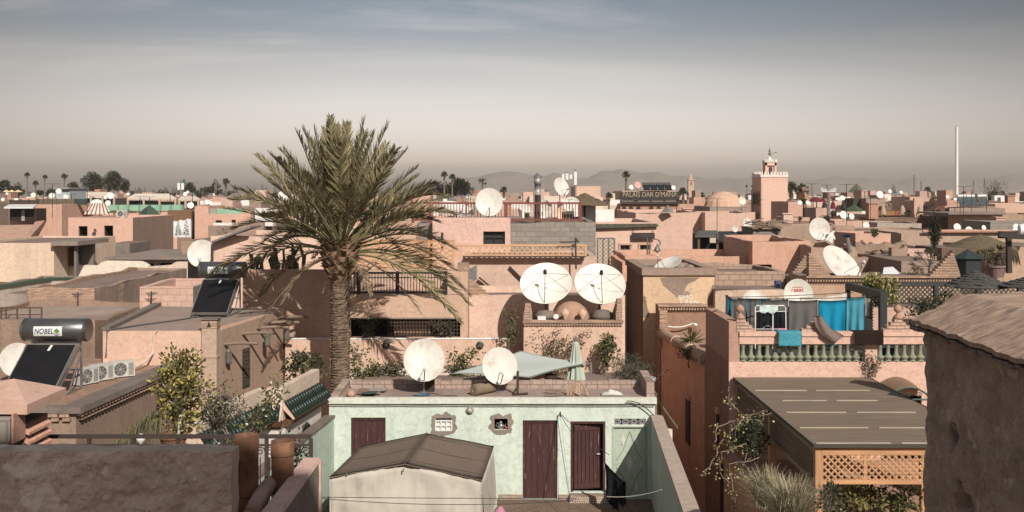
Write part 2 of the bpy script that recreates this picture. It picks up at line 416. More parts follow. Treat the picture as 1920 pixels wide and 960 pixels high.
# ------------------------------------------------------------------ reusable things
M_DISH = stained(K(224, 217, 204), K(180, 152, 126), .5, .5, 2.2, .75)
M_DISHC = stained(K(232, 226, 216), K(206, 192, 176), .45, .6, 2.0, .4)
M_DISHG = flat(K(214, 218, 212), .5)
M_STEEL = flat((.30, .29, .28), .45, .6); M_DARKM = flat((.035, .03, .028), .6); M_GALV = flat((.42, .41, .40), .38, .85, .3, 5)
M_BLACK = flat((.016, .015, .015), .5); M_WHITE = flat(K(236, 234, 228), .5); M_IRON = flat((.045, .03, .025), .65)
M_RUST = stained((.10, .06, .045), (.16, .07, .03), .8); M_CONC = plaster(K(158, 140, 122), .25, .3, .5)
M_GREY = plaster(K(142, 128, 114), .28, .3, .6); M_TERRA = plaster(K(196, 132, 104), .3, .3, .3, scale=3)
def dish(px, py, d, wpx, nrm, label, group=None, zsup=None, depth=.13, style='offset', mat=None, seg=28, cat='satellite dish', text=None, polepx=None):
    n = V(nrm).normalized(); c = P(px, py, d); rad = wpx / F * d / 2
    u = n.cross(V((0, 0, 1))).normalized(); u = -u if u.x < 0 else u; v = n.cross(u); v = -v if v.z < 0 else v
    zs = zsup if zsup is not None else c.z - rad * 1.25
    back = c - n * rad * .35; foot = V((back.x, back.y, zs))
    big = wpx > 22
    t = thing('satellite_dish', label, cat, foot, group); m = MB(); rings = 7 if big else 4; sg = seg if big else 14
    dp = depth * 2 * rad; k = 1.06
    def ring(rr, off, sgn=1): return [c + u * (rad * rr * cos(2 * pi * j / sg)) + v * (rad * rr * k * sin(2 * pi * j / sg)) + n * (dp * (rr * rr - 1) + off) for j in range(sg)]
    for off, rev in ((0, False), (-.03 * rad, True)):
        vs = [c + n * (-dp + off)]; 
        for i in range(1, rings + 1): vs += ring(i / rings, off)
        fs = [(0, 1 + j, 1 + (j + 1) % sg) for j in range(sg)]
        for i in range(rings - 1):
            for j in range(sg): a = 1 + i * sg; fs.append((a + j, a + sg + j, a + sg + (j + 1) % sg, a + (j + 1) % sg))
        m.add(vs, [f[::-1] for f in fs] if rev else fs)
    rim = ring(1.0, -.015 * rad); m.tube(rim + [rim[0]], .02 * rad if big else .03 * rad, 5, False)
    m.build('reflector', mat or M_DISH, t, True)
    s = MB(); s.tube([foot, V((back.x, back.y, c.z - rad * .25)), c - n * (dp * .9 + .03 * rad)], max(.022, .045 * rad), 7)
    s.tube([c - n * (dp * .9 + .03 * rad) - v * rad * .3, c - n * dp * .8 - v * rad * .9], max(.012, .03 * rad), 5)
    if big: s.lathe([(.22 * rad, 0), (.22 * rad, .03)], foot, 8)
    s.build('mast', M_STEEL if style != 'prime' else M_CONC, t)
    if style == 'offset' and big:
        a0 = c - v * rad * .98 * k + n * .0; fo = c + n * rad * .95 - v * rad * .62
        a = MB(); a.tube([a0 - n * .05 * rad, a0.lerp(fo, .5) - v * .04 * rad, fo], max(.014, .026 * rad), 6)
        if rad > .4: a.tube([c - v * rad * .35 * k + n * (dp * (.35 ** 2 - 1)), c - v * rad * .5 + n * rad * .4, fo], .01, 5)
        a.build('feed_arm', M_DARKM if rad < .8 else M_STEEL, t)
        b = MB(); dr = (c - v * .3 * rad - fo).normalized(); b.lathe([(.05 * rad, 0), (.075 * rad, .02 * rad), (.075 * rad, .12 * rad), (.05 * rad, .15 * rad)], fo - dr * .13 * rad, 9, dr)
        b.tube([fo, fo - V((0, 0, .14 * rad))], .04 * rad, 6); b.build('receiver', M_DISHG if rad > .45 else M_DARKM, t)
    elif style == 'prime':
        fo = c + n * rad * .55; a = MB()
        for ang in (25, 155, 205, 335, 270):
            p = c + u * rad * cos(radians(ang)) * .97 + v * rad * k * sin(radians(ang)) * .97; a.tube([p, fo], .008 if ang != 270 else .014, 5)
        a.build('feed_strut', flat((.14, .11, .085), .6), t)
        b = MB(); b.lathe([(.03, 0), (.06, .02), (.06, .13), (.035, .18)], fo - n * .03, 10, n); b.build('receiver', M_DARKM, t)
    if text:
        Mx = Matrix((u.to_4d(), v.to_4d(), n.to_4d(), (0, 0, 0, 1))).transposed()
        for i_ in range(3): Mx[3][i_] = 0
        Mx.translation = c + v * rad * .34 * k + n * (dp * (.36 ** 2 - 1) + .012 * rad + .012)
        textmesh(text, rad * .38, .006, flat((.55, .035, .03), .5), 'lettering', t, Mx, sx=1.15)
        q = MB(); 
        for zz in (.50,): q.hexa([c + u * x_ * rad * .36 + v * rad * (zz + h_) * k + n * (dp * (.26 - 1) + .02) for x_, h_ in ((-1, 0), (1, 0), (1, .018), (-1, .018))], [c + u * x_ * rad * .36 + v * rad * (zz + h_) * k + n * (dp * (.26 - 1) + .027) for x_, h_ in ((-1, 0), (1, 0), (1, .018), (-1, .018))])
        q.build('red_line', flat((.55, .035, .03), .5), t)
    return t
def tinydish(px, py, d, wpx, label, group, nrm=(.15, -.95, .3), mat=None):
    n = V(nrm).normalized(); c = P(px, py, d); rad = wpx / F * d / 2; m = MB()
    m.lathe([(0, -.25 * rad), (.5 * rad, -.19 * rad), (rad, 0), (rad, -.04 * rad), (.5 * rad, -.24 * rad), (0, -.3 * rad)], c, 16, n)
    m.tube([c - n * .2 * rad, c - n * .25 * rad - V((0, 0, rad * 1.6))], .08 * rad, 5)
    return solid('satellite_dish', m, mat or M_DISHC, label, 'satellite dish', group, True)

def make_solar():
    t = thing('solar_water_heater', 'x', 'solar heater'); W = 1.2; z0, z1, ly = .06, 1.05, 1.42
    def pl(x, s, h): a = atan2(z1 - z0, ly); return V((x, s * ly - h * sin(a), z0 + (z1 - z0) * s + h * cos(a)))
    m = MB(); a, b = -W / 2, W / 2
    m.hexa([pl(a, 0, 0), pl(b, 0, 0), pl(b, 1, 0), pl(a, 1, 0)], [pl(a, 0, .08), pl(b, 0, .08), pl(b, 1, .08), pl(a, 1, .08)])
    c = m.build('collector', flat((.34, .33, .31), .4, .7), t)
    g = MB(); e = .03
    g.hexa([pl(a + e, .02, .081), pl(b - e, .02, .081), pl(b - e, .98, .081), pl(a + e, .98, .081)], [pl(a + e, .02, .088), pl(b - e, .02, .088), pl(b - e, .98, .088), pl(a + e, .98, .088)])
    g.build('glazing', flat((.012, .011, .012), .32, 0, .25, 3, .3), c)
    q = MB(); q.hexa([pl(-.03, .86, .09), pl(.03, .86, .09), pl(.05, .97, .09), pl(-.01, .97, .09)], [pl(-.03, .86, .094), pl(.03, .86, .094), pl(.05, .97, .094), pl(-.01, .97, .094)]); q.build('sticker', M_WHITE, c)
    f = MB()
    for x in (a + .08, b - .02):
        f.bar((x, .06, 0.0), (x, ly + .25, z1 + .02), .04); f.bar((x, ly + .28, 0), (x, ly + .22, 1.15), .045); f.bar((x, ly - .5, 0), (x, ly + .25, .9), .03); f.bar((x, .0, .02), (x, ly + .3, .02), .035)
    f.bar((a, ly + .27, .45), (b, ly + .27, .45), .03); f.bar((a, ly + .2, 1.12), (b, ly + .2, 1.12), .05); f.build('frame', M_GALV, t)
    L, r, cz, cy, cx = 1.52, .275, 1.42, ly + .22, .0
    k = MB(); k.lathe([(r * .86, 0), (r, .05), (r, L - .05), (r * .86, L)], (cx - L / 2, cy, cz), 28, (1, 0, 0)); tk = k.build('tank', flat((.15, .147, .145), .34, .7, .25, 3), t, True)
    ek = MB()
    for xx, sg in ((-L / 2, -1), (L / 2, 1)):
        ek.lathe([(r * 1.02, -.02), (r * 1.02, .03), (r * .95, .05)], (cx + xx - sg * .03, cy, cz), 28, (sg, 0, 0))
    ek.build('end_cap', flat((.2, .19, .185), .3, .85, .2), tk)
    pl_ = MB(); npx, w0, w1 = 10, -.44, .24
    for i in range(8):
        t0, t1 = radians(-24 + 48 * i / 8), radians(-24 + 48 * (i + 1) / 8); ro, ri = r + .006, r + .001
        pt = lambda x, an, rr: (cx + x, cy - rr * cos(an), cz + rr * sin(an))
        pl_.hexa([pt(w0, t0, ro), pt(w1, t0, ro), pt(w1, t0, ri), pt(w0, t0, ri)], [pt(w0, t1, ro), pt(w1, t1, ro), pt(w1, t1, ri), pt(w0, t1, ri)])
    lab = pl_.build('nameplate', M_WHITE, tk)
    bl = flat((.03, .035, .12), .5)
    textmesh('NOBEL', .17, .004, bl, 'lettering', tk, Matrix.Translation((cx - .19, cy - r - .012, cz - .0)) @ UPR, sx=.86, shear=.2).data.materials[0] = bl
    em = MB()
    for dx, dz, mm in ((0, 0, 0),): em.poly([(cx + .12 + a_, cy - r - .014, cz + b_ + .01) for a_, b_ in ((-.07, 0), (0, -.065), (.07, 0), (0, .065))])
    em.build('emblem', flat((.08, .25, .05), .5), tk)
    em2 = MB(); em2.extr([(cx + .12 + a_, cy - r - .016, cz + b_ - .045) for a_, b_ in ((-.075, 0.01), (0, -.055), (.075, .01), (.06, .01), (0, -.035), (-.06, .01))], (0, -.002, 0)); em2.build('emblem', flat((.25, .27, .3), .5), tk)
    return t
def make_ac():
    t = thing('air_conditioner', 'x', 'air conditioner'); m = MB(); w, h, dp = .78, .56, .3
    m.box(-w / 2, w / 2, 0, dp, .04, h); m.box(-w / 2 - .006, w / 2 + .006, -.012, .0, h - .03, h + .004); m.build('casing', flat(K(206, 201, 190), .55, 0, .12, 3), t)
    g = MB(); cx, cz, r = -.1, .3, .215
    g.lathe([(r, -.004), (r, .012), (r * .96, .012)], (cx, -.002, cz), 24, (0, -1, 0)); g.build('fan_opening', flat((.03, .028, .027), .7), t)
    q = MB()
    for k in range(1, 5):
        rr = r * k / 4.3; pts = [(cx + rr * cos(2 * pi * j / 20), -.02, cz + rr * sin(2 * pi * j / 20)) for j in range(21)]; q.tube(pts, .005, 4, False)
    for j in range(8): q.bar((cx, -.02, cz), (cx + r * cos(pi * j / 4 + .2), -.018, cz + r * sin(pi * j / 4 + .2)), .007)
    q.build('fan_grille', flat(K(205, 200, 190), .5), t)
    s = MB()
    for k in range(9): s.box(w / 2 - .22, w / 2 - .05, -.011, -.003, .1 + k * .045, .125 + k * .045)
    s.build('louvre', flat((.2, .19, .18), .6), t)
    f = MB(); f.box(-w / 2 + .08, -w / 2 + .14, -.03, dp + .02, 0, .039); f.box(w / 2 - .14, w / 2 - .08, -.03, dp + .02, 0, .039); f.build('foot', M_DARKM, t)
    return t
M_FROND = leafm((.088, .084, .045), (.22, .192, .10), (.40, .32, .17), .5)
M_FRONDL = leafm((.12, .11, .06), (.28, .236, .13), (.46, .365, .2), .5)
def frond(root, base, az, el, L, droop, ll, mat, n=58, wid=.042, twist=0, seg=16):
    d0 = V((cos(el) * cos(az), cos(el) * sin(az), sin(el))); side0 = d0.cross(V((0, 0, 1)))
    side0 = side0.normalized() if side0.length > .05 else V((sin(az), -cos(az), 0)); sw = R.uniform(-.1, .1)
    def pos(s): return base + d0 * s * L + V((0, 0, -droop * L * s ** 2.1)) + side0 * sw * L * s * s
    m = MB(); m.tube([pos(i / seg) for i in range(seg + 1)], [.045 * (1 - .9 * (i / seg) ** .6) + .004 for i in range(seg + 1)], 5)
    for i in range(n):
        s = .22 + .78 * (i / (n - 1)) ** .95; p = pos(s); tn = (pos(min(s + .02, 1.02)) - pos(s - .02)).normalized()
        sd = tn.cross(V((0, 0, 1))); sd = sd.normalized() if sd.length > .05 else side0
        nm = sd.cross(tn).normalized(); sd = (sd * cos(twist) + nm * sin(twist)); nm = sd.cross(tn).normalized()
        prof = min(1, (s - .17) / .16) * (1 - .62 * max(0, (s - .55) / .45) ** 1.5)
        for sg in (-1, 1):
            a = radians(R.uniform(38, 58) * (1 - .45 * s)); up = R.uniform(.1, .95)
            dd = tn * cos(a) + (sd * sg * cos(up) + nm * sin(up)) * sin(a) + V((0, 0, -.08))
            m.leaf(p, dd, ll * prof * R.uniform(.8, 1.1), wid, nm + V((R.uniform(-.4, .4), R.uniform(-.4, .4), R.uniform(-.4, .4))))
    return m.build('frond', mat, root)
def fanpalm(px, pyc, wpx, pyb, d, label, group=None, skirt=True, mat=None, n=70):
    c = P(px, pyc, d); b = P(px, pyb, d); b.z = min(b.z, c.z - .5); r = wpx / F * d / 2
    t = thing('fan_palm', label, 'palm tree', b, group); s = MB(); s.tube([b, b.lerp(c, .5), c], [r * .26, r * .17, r * .15], 7); s.build('trunk', flat((.16, .12, .085), .9), t)
    m = MB()
    for i in range(n):
        el = R.uniform(-.5, 1.45); az = R.uniform(0, 2 * pi); dd = V((cos(el) * cos(az), cos(el) * sin(az), sin(el))); L = r * R.uniform(.55, 1.0); e = c + dd * L * .55 
        for k in range(7):
            q = dd + V((R.gauss(0, .33), R.gauss(0, .33), R.gauss(0, .33) - .15)); m.leaf(e, q, L * .55, L * .13)
        m.tube([c, e], r * .025, 3, False)
    m.build('crown', mat or leafm((.035, .04, .02), (.085, .085, .045), (.17, .15, .07)), t)
    if skirt:
        k = MB()
        for i in range(50): az = R.uniform(0, 2 * pi); k.leaf(c - V((0, 0, r * R.uniform(.1, .7))), V((cos(az) * .5, sin(az) * .5, -1)), r * .7, r * .16)
        k.build('skirt', leafm((.10, .08, .05), (.2, .16, .09)), t)
    return t
M_TREED = leafm((.017, .02, .012), (.04, .044, .025), (.07, .07, .038)); M_TREEM = leafm((.03, .032, .018), (.07, .068, .038), (.115, .105, .06))
M_TREEG = leafm((.045, .048, .035), (.105, .108, .078), (.16, .155, .11)); M_OLIVE = leafm((.05, .047, .02), (.14, .125, .05), (.36, .29, .09))
M_VINE = leafm((.038, .046, .018), (.10, .108, .04), (.20, .19, .07)); M_PALEY = leafm((.10, .095, .04), (.32, .28, .13), (.55, .48, .25))
def tree(px, pyc, w, h, d, label, mat=None, group=None, pyb=None, n=900, lf=.1, clumps=9, cat='tree', dp=None, name='tree'):
    c = P(px, pyc, d); rx, rz = w / F * d / 2, h / F * d / 2; ls = (rx + rz) / 2 * lf * 2.7; n = int(n * 1.5)
    b = P(px, pyb if pyb else pyc + h * .62, d); return shrub(name, label, cat, c, (rx, dp or rx, rz), n, ls, ls * .6, mat or M_TREED, b, clumps, group, max(.03, rx * .06))
def conifer(px, pyt, pyb, w, d, label, group=None, mat=None, tiers=9):
    a = P(px, pyt, d); b = P(px, pyb, d); H = a.z - b.z; r = w / F * d / 2; t = thing('conifer_tree', label, 'tree', b, group)
    s = MB(); s.tube([b, a], [r * .12, r * .03], 6); s.build('trunk', BARK, t); m = MB()
    for i in range(tiers):
        u = (i + .6) / tiers; z = b.z + H * (.12 + .88 * u); rr = r * (1 - u) ** .8 + r * .06
        for k in range(26):
            az = R.uniform(0, 2 * pi); q = R.uniform(.15, 1); m.leaf((b.x + rr * q * cos(az), b.y + rr * q * sin(az), z + R.uniform(-.04, .04) * H - q * rr * .15), (cos(az), sin(az), R.uniform(-.3, .3)), rr * .5 + r * .08, rr * .22 + r * .05)
    m.build('crown', mat or M_TREED, t); return t
M_THATCH = stained((.14, .105, .062), (.07, .052, .035), .95, .45, 7, .9); M_THATCHD = stained((.075, .068, .06), (.02, .018, .016), .95, .45, 9, .9)
def parasol(name, label, c, r, h, pole_z, mat, polemat, rings=6, cat='parasol', group=None, ragged=.04, polr=.05):
    c = V(c); t = thing(name, label, cat, (c.x, c.y, pole_z), group); m = MB(); prof = []
    for i in range(rings):
        u = i / rings; rr = r * (1 - u); z = h * u ** .9
        prof += [(rr, z - .02 * h), (rr * .985, z + .05 * h)] if i else [(rr * .97, -.07 * h), (rr, 0)]
    prof += [(r * .02, h * 1.02), (0, h * 1.03)]
    m.lathe(prof, c, 30, jit=ragged); m.lathe([(0, h * .75), (r * .96, -.06 * h)], c, 30); m.build('canopy', mat, t)
    s = MB(); s.tube([(c.x, c.y, pole_z), (c.x, c.y, c.z + h * .8)], polr, 8); s.build('pole', polemat, t); return t
def lattice(mb, o, U, W_, L, H, sp, w=.03, th=.012, off=(0, 0, 0)):
    """diagonal lattice of slats in the plane spanned by unit vectors U (length L) and W_ (length H) from o"""
    o, U, W_ = V(o), V(U).normalized(), V(W_).normalized(); N = U.cross(W_)
    for sgn, nn in ((1, 0), (-1, th)):
        k = -H if sgn > 0 else 0
        while k < L + (0 if sgn > 0 else H):
            if sgn > 0: a, b = max(k, 0), min(k + H, L); pa, pb = (a, a - k), (b, b - k)
            else: a, b = max(k - H, 0), min(k, L); pa, pb = (a, k - a), (b, k - b)
            if b - a > .03:
                A = o + U * pa[0] + W_ * pa[1] + N * nn; B = o + U * pb[0] + W_ * pb[1] + N * nn; dd = (B - A).normalized(); s_ = dd.cross(N).normalized() * w / 2; q = N * th * .9
                mb.hexa([A - s_, B - s_, B + s_, A + s_], [A - s_ + q, B - s_ + q, B + s_ + q, A + s_ + q])
            k += sp
def wire(name, label, pts, r, mat=None, cat='cable', group=None):
    return solid(name, MB().tube(pts, r, 5), mat or M_BLACK, label, cat, group)
def sag(a, b, s, n=12):
    a, b = V(a), V(b); return [a.lerp(b, i / n) - V((0, 0, s * 4 * (i / n) * (1 - i / n))) for i in range(n + 1)]
def pot(name, label, c, r, h, mat, cat='plant pot', group=None):
    return solid(name, MB().lathe([(r * .7, 0), (r * .95, h * .8), (r * 1.05, h * .82), (r * 1.05, h), (r * .9, h), (r * .85, h * .7), (0, h * .7)], c, 16), mat, label, cat, group, False)
# ================================================================== NEAR: green shed, terrace, tent
PINK = K(222, 160, 138); PINKD = K(206, 132, 110); TAN = K(224, 168, 136); TANL = K(240, 194, 162); CREAM = K(238, 218, 190)
MUD = K(150, 122, 100); MUDG = K(140, 124, 108); MINT = K(220, 232, 214); REDB = K(150, 92, 70); YELL = K(230, 184, 130)
M_PINK = plaster(PINK, .14, .22, .25); M_PINKD = plaster(PINKD, .2, .25, .3); M_TAN = plaster(TAN, .13, .15, .35); M_TANL = plaster(TANL, .15, .2, .3)
M_CREAM = plaster(CREAM, .14, .25, .25); M_MUD = plaster(MUD, .3, .35, .7); M_MUDG = plaster(MUDG, .3, .3, .7); M_RED = plaster(K(238, 146, 112), .22, .35, .3)
M_MINT = plaster(MINT, .06, .24, .15, mul(K(206, 214, 196), 1.0), .7); M_YELL = plaster(YELL, .16, .25, .35, K(164, 140, 116), .6, .8)
M_BRICK = bricks(K(196, 142, 112), K(160, 128, 104), .26, .07, .012); M_BLOCK = bricks(K(158, 148, 134), K(136, 124, 110), .42, .21, .012, .16)
M_PBLOCK = bricks(K(222, 164, 142), K(190, 130, 108), .45, .22, .012, .08); M_MBLOCK = bricks(K(188, 150, 120), K(150, 118, 94), .44, .22, .02, .12)
M_DOOR = wood((.062, .024, .023), .7, 'z', .7, (.42, .33, .27)); M_WOODL = wood((.50, .27, .14), .6, 'x', .7); M_WOODZ = wood((.50, .27, .14), .6, 'z', .7); M_WOODG = wood(K(150, 124, 96), .6, 'x', .85)
M_WOODD = wood((.05, .032, .022), .6); M_TIN = flat((.2, .195, .19), .5, .3, .3)
zT = CH - 7.92; ROOFZ = Z(747, 27.6)
D_ = 27.6; g = [X(p, D_) for p in (617, 1228)]
ops = [(658, 723, 783, 935, 'door'), (817, 847, 784, 807, 'none'), (927, 952, 785, 806, 'hole'), (980, 1045, 788, 936, 'door'), (1070, 1135, 790, 922, 'none'), (1150, 1212, 801, 940, 'none'), (1152, 1211, 785, 797, 'none')]
_op = opening
def opening(root, kind, *a):
    if kind == 'none': return None
    return _op(root, kind, *a)
GH = house('green_shed', 'mint green plastered shed with four doors and a flat cluttered roof', 'shed', g[0], g[1], 27.6, 29.25, ROOFZ, M_MINT, plaster(K(178, 150, 128), .25, .2, .4), 0, front=[(X(a, D_), X(b, D_), Z(z1, D_), Z(z0, D_), k) for a, b, z0, z1, k in ops], amp=0, mats=dict(frame=M_DOOR, leaf=M_DOOR), rec=.1)
m = MB(); m.box(g[0] - .04, g[1] + .04, 27.54, 27.7, ROOFZ - .13, ROOFZ + .02); m.build('cornice', plaster(K(232, 232, 214), .1, .2, .2), GH)
m = MB(); m.tube([(g[0], 27.53, ROOFZ - .15)] + [(g[0] + (g[1] - g[0]) * i / 14, 27.53, ROOFZ - .155 + R.uniform(-.012, .008)) for i in range(1, 14)] + [(g[1], 27.53, ROOFZ - .17)], .012, 5); m.build('cable', M_BLACK, GH)
m = MB(); zt = ROOFZ
n = 26; xs = [g[0] + .35 + (g[1] - g[0] - .5) * i / n for i in range(n + 1)]
for a, b in zip(xs, xs[1:]): m.box(a + .004, b - .004, 29.02, 29.25, zt - .1, zt + .2 + R.uniform(-.02, .02))
m.hexa([(g[0], 27.71, zt - .1), (g[0] + .22, 27.71, zt - .1), (g[0] + .3, 29.25, zt - .1), (g[0] + .1, 29.25, zt - .1)], [(g[0], 27.71, zt + .04), (g[0] + .22, 27.71, zt + .04), (g[0] + .3, 29.25, zt + .22), (g[0] + .1, 29.25, zt + .22)])
m.hexa([(g[1] - .2, 27.72, zt - .1), (g[1], 27.72, zt - .1), (g[1] + .02, 29.25, zt - .1), (g[1] - .2, 29.25, zt - .1)], [(g[1] - .2, 27.72, zt + .38), (g[1], 27.72, zt + .38), (g[1] + .02, 29.25, zt + .45), (g[1] - .2, 29.25, zt + .45)])
m.build('parapet', bricks(K(186, 158, 134), K(150, 126, 104), .32, .3, .015, .15), GH)
# cement surrounds
def surround(px0, px1, py0, py1, ex, parent, nm='cement_surround'):
    m = MB(); a, b, c, d = X(px0, D_), X(px1, D_), Z(py1, D_), Z(py0, D_); cx, cz = (a + b) / 2, (c + d) / 2; N = 44; yy = D_ - .006; o = []; i_ = []
    for k in range(N):
        t = 2 * pi * k / N; dx, dz = cos(t), sin(t); s = min((b - a) / 2 / max(abs(dx), 1e-6), (d - c) / 2 / max(abs(dz), 1e-6)); i_.append((cx + dx * s, cz + dz * s))
        e = s + ex * (1 + .7 * mnoise.noise((dx * 2.2 + px0, dz * 2.2, 0)) + .3 * mnoise.noise((dx * 7, dz * 7, px0))); o.append((cx + dx * e, cz + dz * e))
    for k in range(N):
        l = (k + 1) % N; m.quad((i_[k][0], yy, i_[k][1]), (i_[l][0], yy, i_[l][1]), (o[l][0], yy, o[l][1]), (o[k][0], yy, o[k][1])); m.quad((o[k][0], yy, o[k][1]), (o[l][0], yy, o[l][1]), (o[l][0], D_ + .002, o[l][1]), (o[k][0], D_ + .002, o[k][1]))
    m.build(nm, plaster(K(160, 146, 128), .25, .1, .7, scale=3), parent)
surround(817, 847, 784, 807, .13, GH); surround(927, 952, 785, 806, .12, GH)
# white lattice window
m = MB(); a, b, c, d = X(817, D_), X(847, D_), Z(807, D_), Z(784, D_)
m.box(a, b, D_ + .04, D_ + .08, c, d - .07); fb = m.build('window', flat(K(232, 226, 214), .8), GH)
m = MB()
for i in range(4): x = a + (b - a) * i / 3; m.box(x - .016, x + .016, D_ - .012, D_ + .039, c, d - .05)
for i in range(3): z = c + (d - .07 - c) * i / 2; m.box(a, b, D_ - .009, D_ + .036, z - .016, z + .016)
m.build('lattice', M_WHITE, fb)
m = MB(); m.box(a, b, D_ + .1, D_ + .13, c - .05, d); m.build('backing', M_BLACK, fb)
# teapot in the niche (rests in it: its own thing)
nc = V((X(939, D_), D_ + .12, Z(806, D_)))
t = thing('teapot', 'small silver teapot standing in the square wall niche', 'teapot', nc)
MB().lathe([(.05, 0), (.085, .05), (.08, .11), (.045, .16), (.05, .165), (.03, .2), (.008, .21), (.012, .23), (0, .235)], nc, 16).build('body', M_GALV, t, True)
MB().tube([nc + V((.07, 0, .06)), nc + V((.12, 0, .1)), nc + V((.14, 0, .15))], [.02, .012, .009], 6).build('spout', M_GALV, t)
MB().tube([nc + V((-.08, 0, .05)), nc + V((-.13, 0, .09)), nc + V((-.1, 0, .15)), nc + V((-.05, 0, .15))], .01, 5).build('handle', M_GALV, t)
solid('orange', MB().lathe([(0, 0), (.03, .008), (.042, .04), (.03, .072), (0, .08)], nc + V((.14, -.03, 0)), 10), flat((.5, .09, .03), .6), 'orange red fruit beside the teapot in the niche', 'fruit', smooth=True)
# round lamp
t = thing('wall_lamp', 'round bulkhead lamp on the green wall under the roof edge', 'lamp', P(881, 769, D_))
c = P(881, 769, D_); MB().lathe([(.095, 0), (.1, .04), (.08, .06)], c, 20, (0, -1, 0)).build('rim', flat((.26, .24, .2), .6), t); MB().lathe([(.07, .055), (.06, .085), (.03, .1), (0, .105)], c, 18, (0, -1, 0)).build('glass', flat(K(190, 180, 160), .25), t, True)
# ajar brown door + frame + step
a, b, c, d = X(1070, D_), X(1135, D_), Z(922, D_), Z(790, D_); m = MB()
m.box(a, a + .06, D_ - .01, D_ + .09, c, d); m.box(b - .06, b, D_ - .01, D_ + .09, c, d); m.box(a + .06, b - .06, D_ - .01, D_ + .09, d - .06, d); m.build('door_frame', M_DOOR, GH)
an = radians(13); q = lambda s, z, n: (a + .07 + s * cos(an) + n * sin(an), D_ + .05 + s * sin(an) - n * cos(an), z); w = b - a - .15; m = MB(); k = 7
for i in range(k):
    s0, s1 = w * i / k + .006, w * (i + 1) / k - .006; m.hexa([q(s0, c + .05, 0), q(s0, c + .05, .03), q(s1, c + .05, .03), q(s1, c + .05, 0)], [q(s0, d - .08, 0), q(s0, d - .08, .03), q(s1, d - .08, .03), q(s1, d - .08, 0)])
for z in (c + .08, d - .25): m.hexa([q(.01, z, .031), q(.01, z, .05), q(w, z, .05), q(w, z, .031)], [q(.01, z + .12, .031), q(.01, z + .12, .05), q(w, z + .12, .05), q(w, z + .12, .031)])
dr = m.build('door', M_DOOR, GH); dr['label'] = 'maroon plank door standing ajar'
m = MB(); m.tube([q(w - .06, c + .95, .05), q(w - .06, c + .95, .1), q(w - .14, c + .95, .1)], .012, 6); m.build('handle', M_STEEL, dr)
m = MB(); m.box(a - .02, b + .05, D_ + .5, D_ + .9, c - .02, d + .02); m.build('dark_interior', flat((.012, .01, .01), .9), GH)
m = MB(); m.hexa([(a - .05, D_ - .34, zT), (b + .12, D_ - .34, zT), (b + .12, D_ - .01, zT), (a - .05, D_ - .01, zT)], [(a - .02, D_ - .32, c - .03), (b + .1, D_ - .32, c - .03), (b + .1, D_ - .01, c - .03), (a - .02, D_ - .01, c - .03)]); TILE = bricks(K(150, 118, 92), K(206, 184, 156), .06, .06, .012, .4)
m.build('step', TILE, GH)
m = MB(); m.box(X(935, D_), X(980, D_) - .01, D_ - .02, D_ - .003, zT, zT + .13); m.box(X(1046, D_) + .01, a - .06, D_ - .02, D_ - .003, zT, zT + .13); m.build('tile_skirting', TILE, GH)
# pale metal door with diamonds + transom
a, b, c, d = X(1150, D_), X(1212, D_), Z(940, D_), Z(801, D_); PG = plaster(K(188, 204, 178), .05, .05, .05); m = MB(); m.box(a, b, D_ + .05, D_ + .09, c, d); dr = m.build('door', PG, GH); dr['label'] = 'pale green metal door with white diamond panels'
m = MB(); 
def diamond(mm, cx, cz, w, h): mm.extr([(cx - w, D_ + .048, cz), (cx, D_ + .048, cz - h), (cx + w, D_ + .048, cz), (cx, D_ + .048, cz + h)], (0, -.012, 0))
for dx, dz, s in ((-.17, .62, .6), (.17, .62, .6), (0, .02, 1.0), (-.17, -.62, .6), (.17, -.6, .6)): diamond(m, (a + b) / 2 + dx, (c + d) / 2 + dz, .075 * s * 1.25, .24 * s)
m.build('diamond_panel', flat(K(222, 212, 206), .5), dr)
m = MB(); cx, cz = (a + b) / 2, (c + d) / 2
for s in (1, -1):
    m.tube([(cx, D_ + .04, cz + s * .85), (cx + .17, D_ + .04, cz + s * .35), (cx + .34, D_ + .04, cz + s * .1)], .008, 4); m.tube([(cx, D_ + .04, cz + s * .85), (cx - .17, D_ + .04, cz + s * .35), (cx - .34, D_ + .04, cz + s * .1)], .008, 4)
m.build('moulding', flat(K(150, 160, 140), .5), dr)
m = MB(); m.box(a - .03, a, D_ - .02, D_ + .05, c, d); m.box(b, b + .03, D_ - .02, D_ + .05, c, d); m.box(a - .03, b + .03, D_ - .02, D_ + .05, d, d + .035); m.build('door_frame', PG, GH)
c, d = Z(797, D_), Z(785, D_); m = MB(); m.box(a, b, D_ + .06, D_ + .08, c, d); tr = m.build('transom', flat((.03, .05, .10), .3), GH); m = MB()
for i in range(4):
    cc = (a + (b - a) * (i + .5) / 4, D_ + .02, (c + d) / 2)
    for s in (1, .55): m.tube([(cc[0] + .085 * s * cos(2 * pi * j / 14), cc[1], cc[2] + .07 * s * sin(2 * pi * j / 14)) for j in range(15)], .008, 4, False)
m.tube([(a, D_ + .02, c), (b, D_ + .02, c)], .01, 4); m.tube([(a, D_ + .02, d), (b, D_ + .02, d)], .01, 4); m.build('grille', flat(K(210, 200, 176), .5), tr)
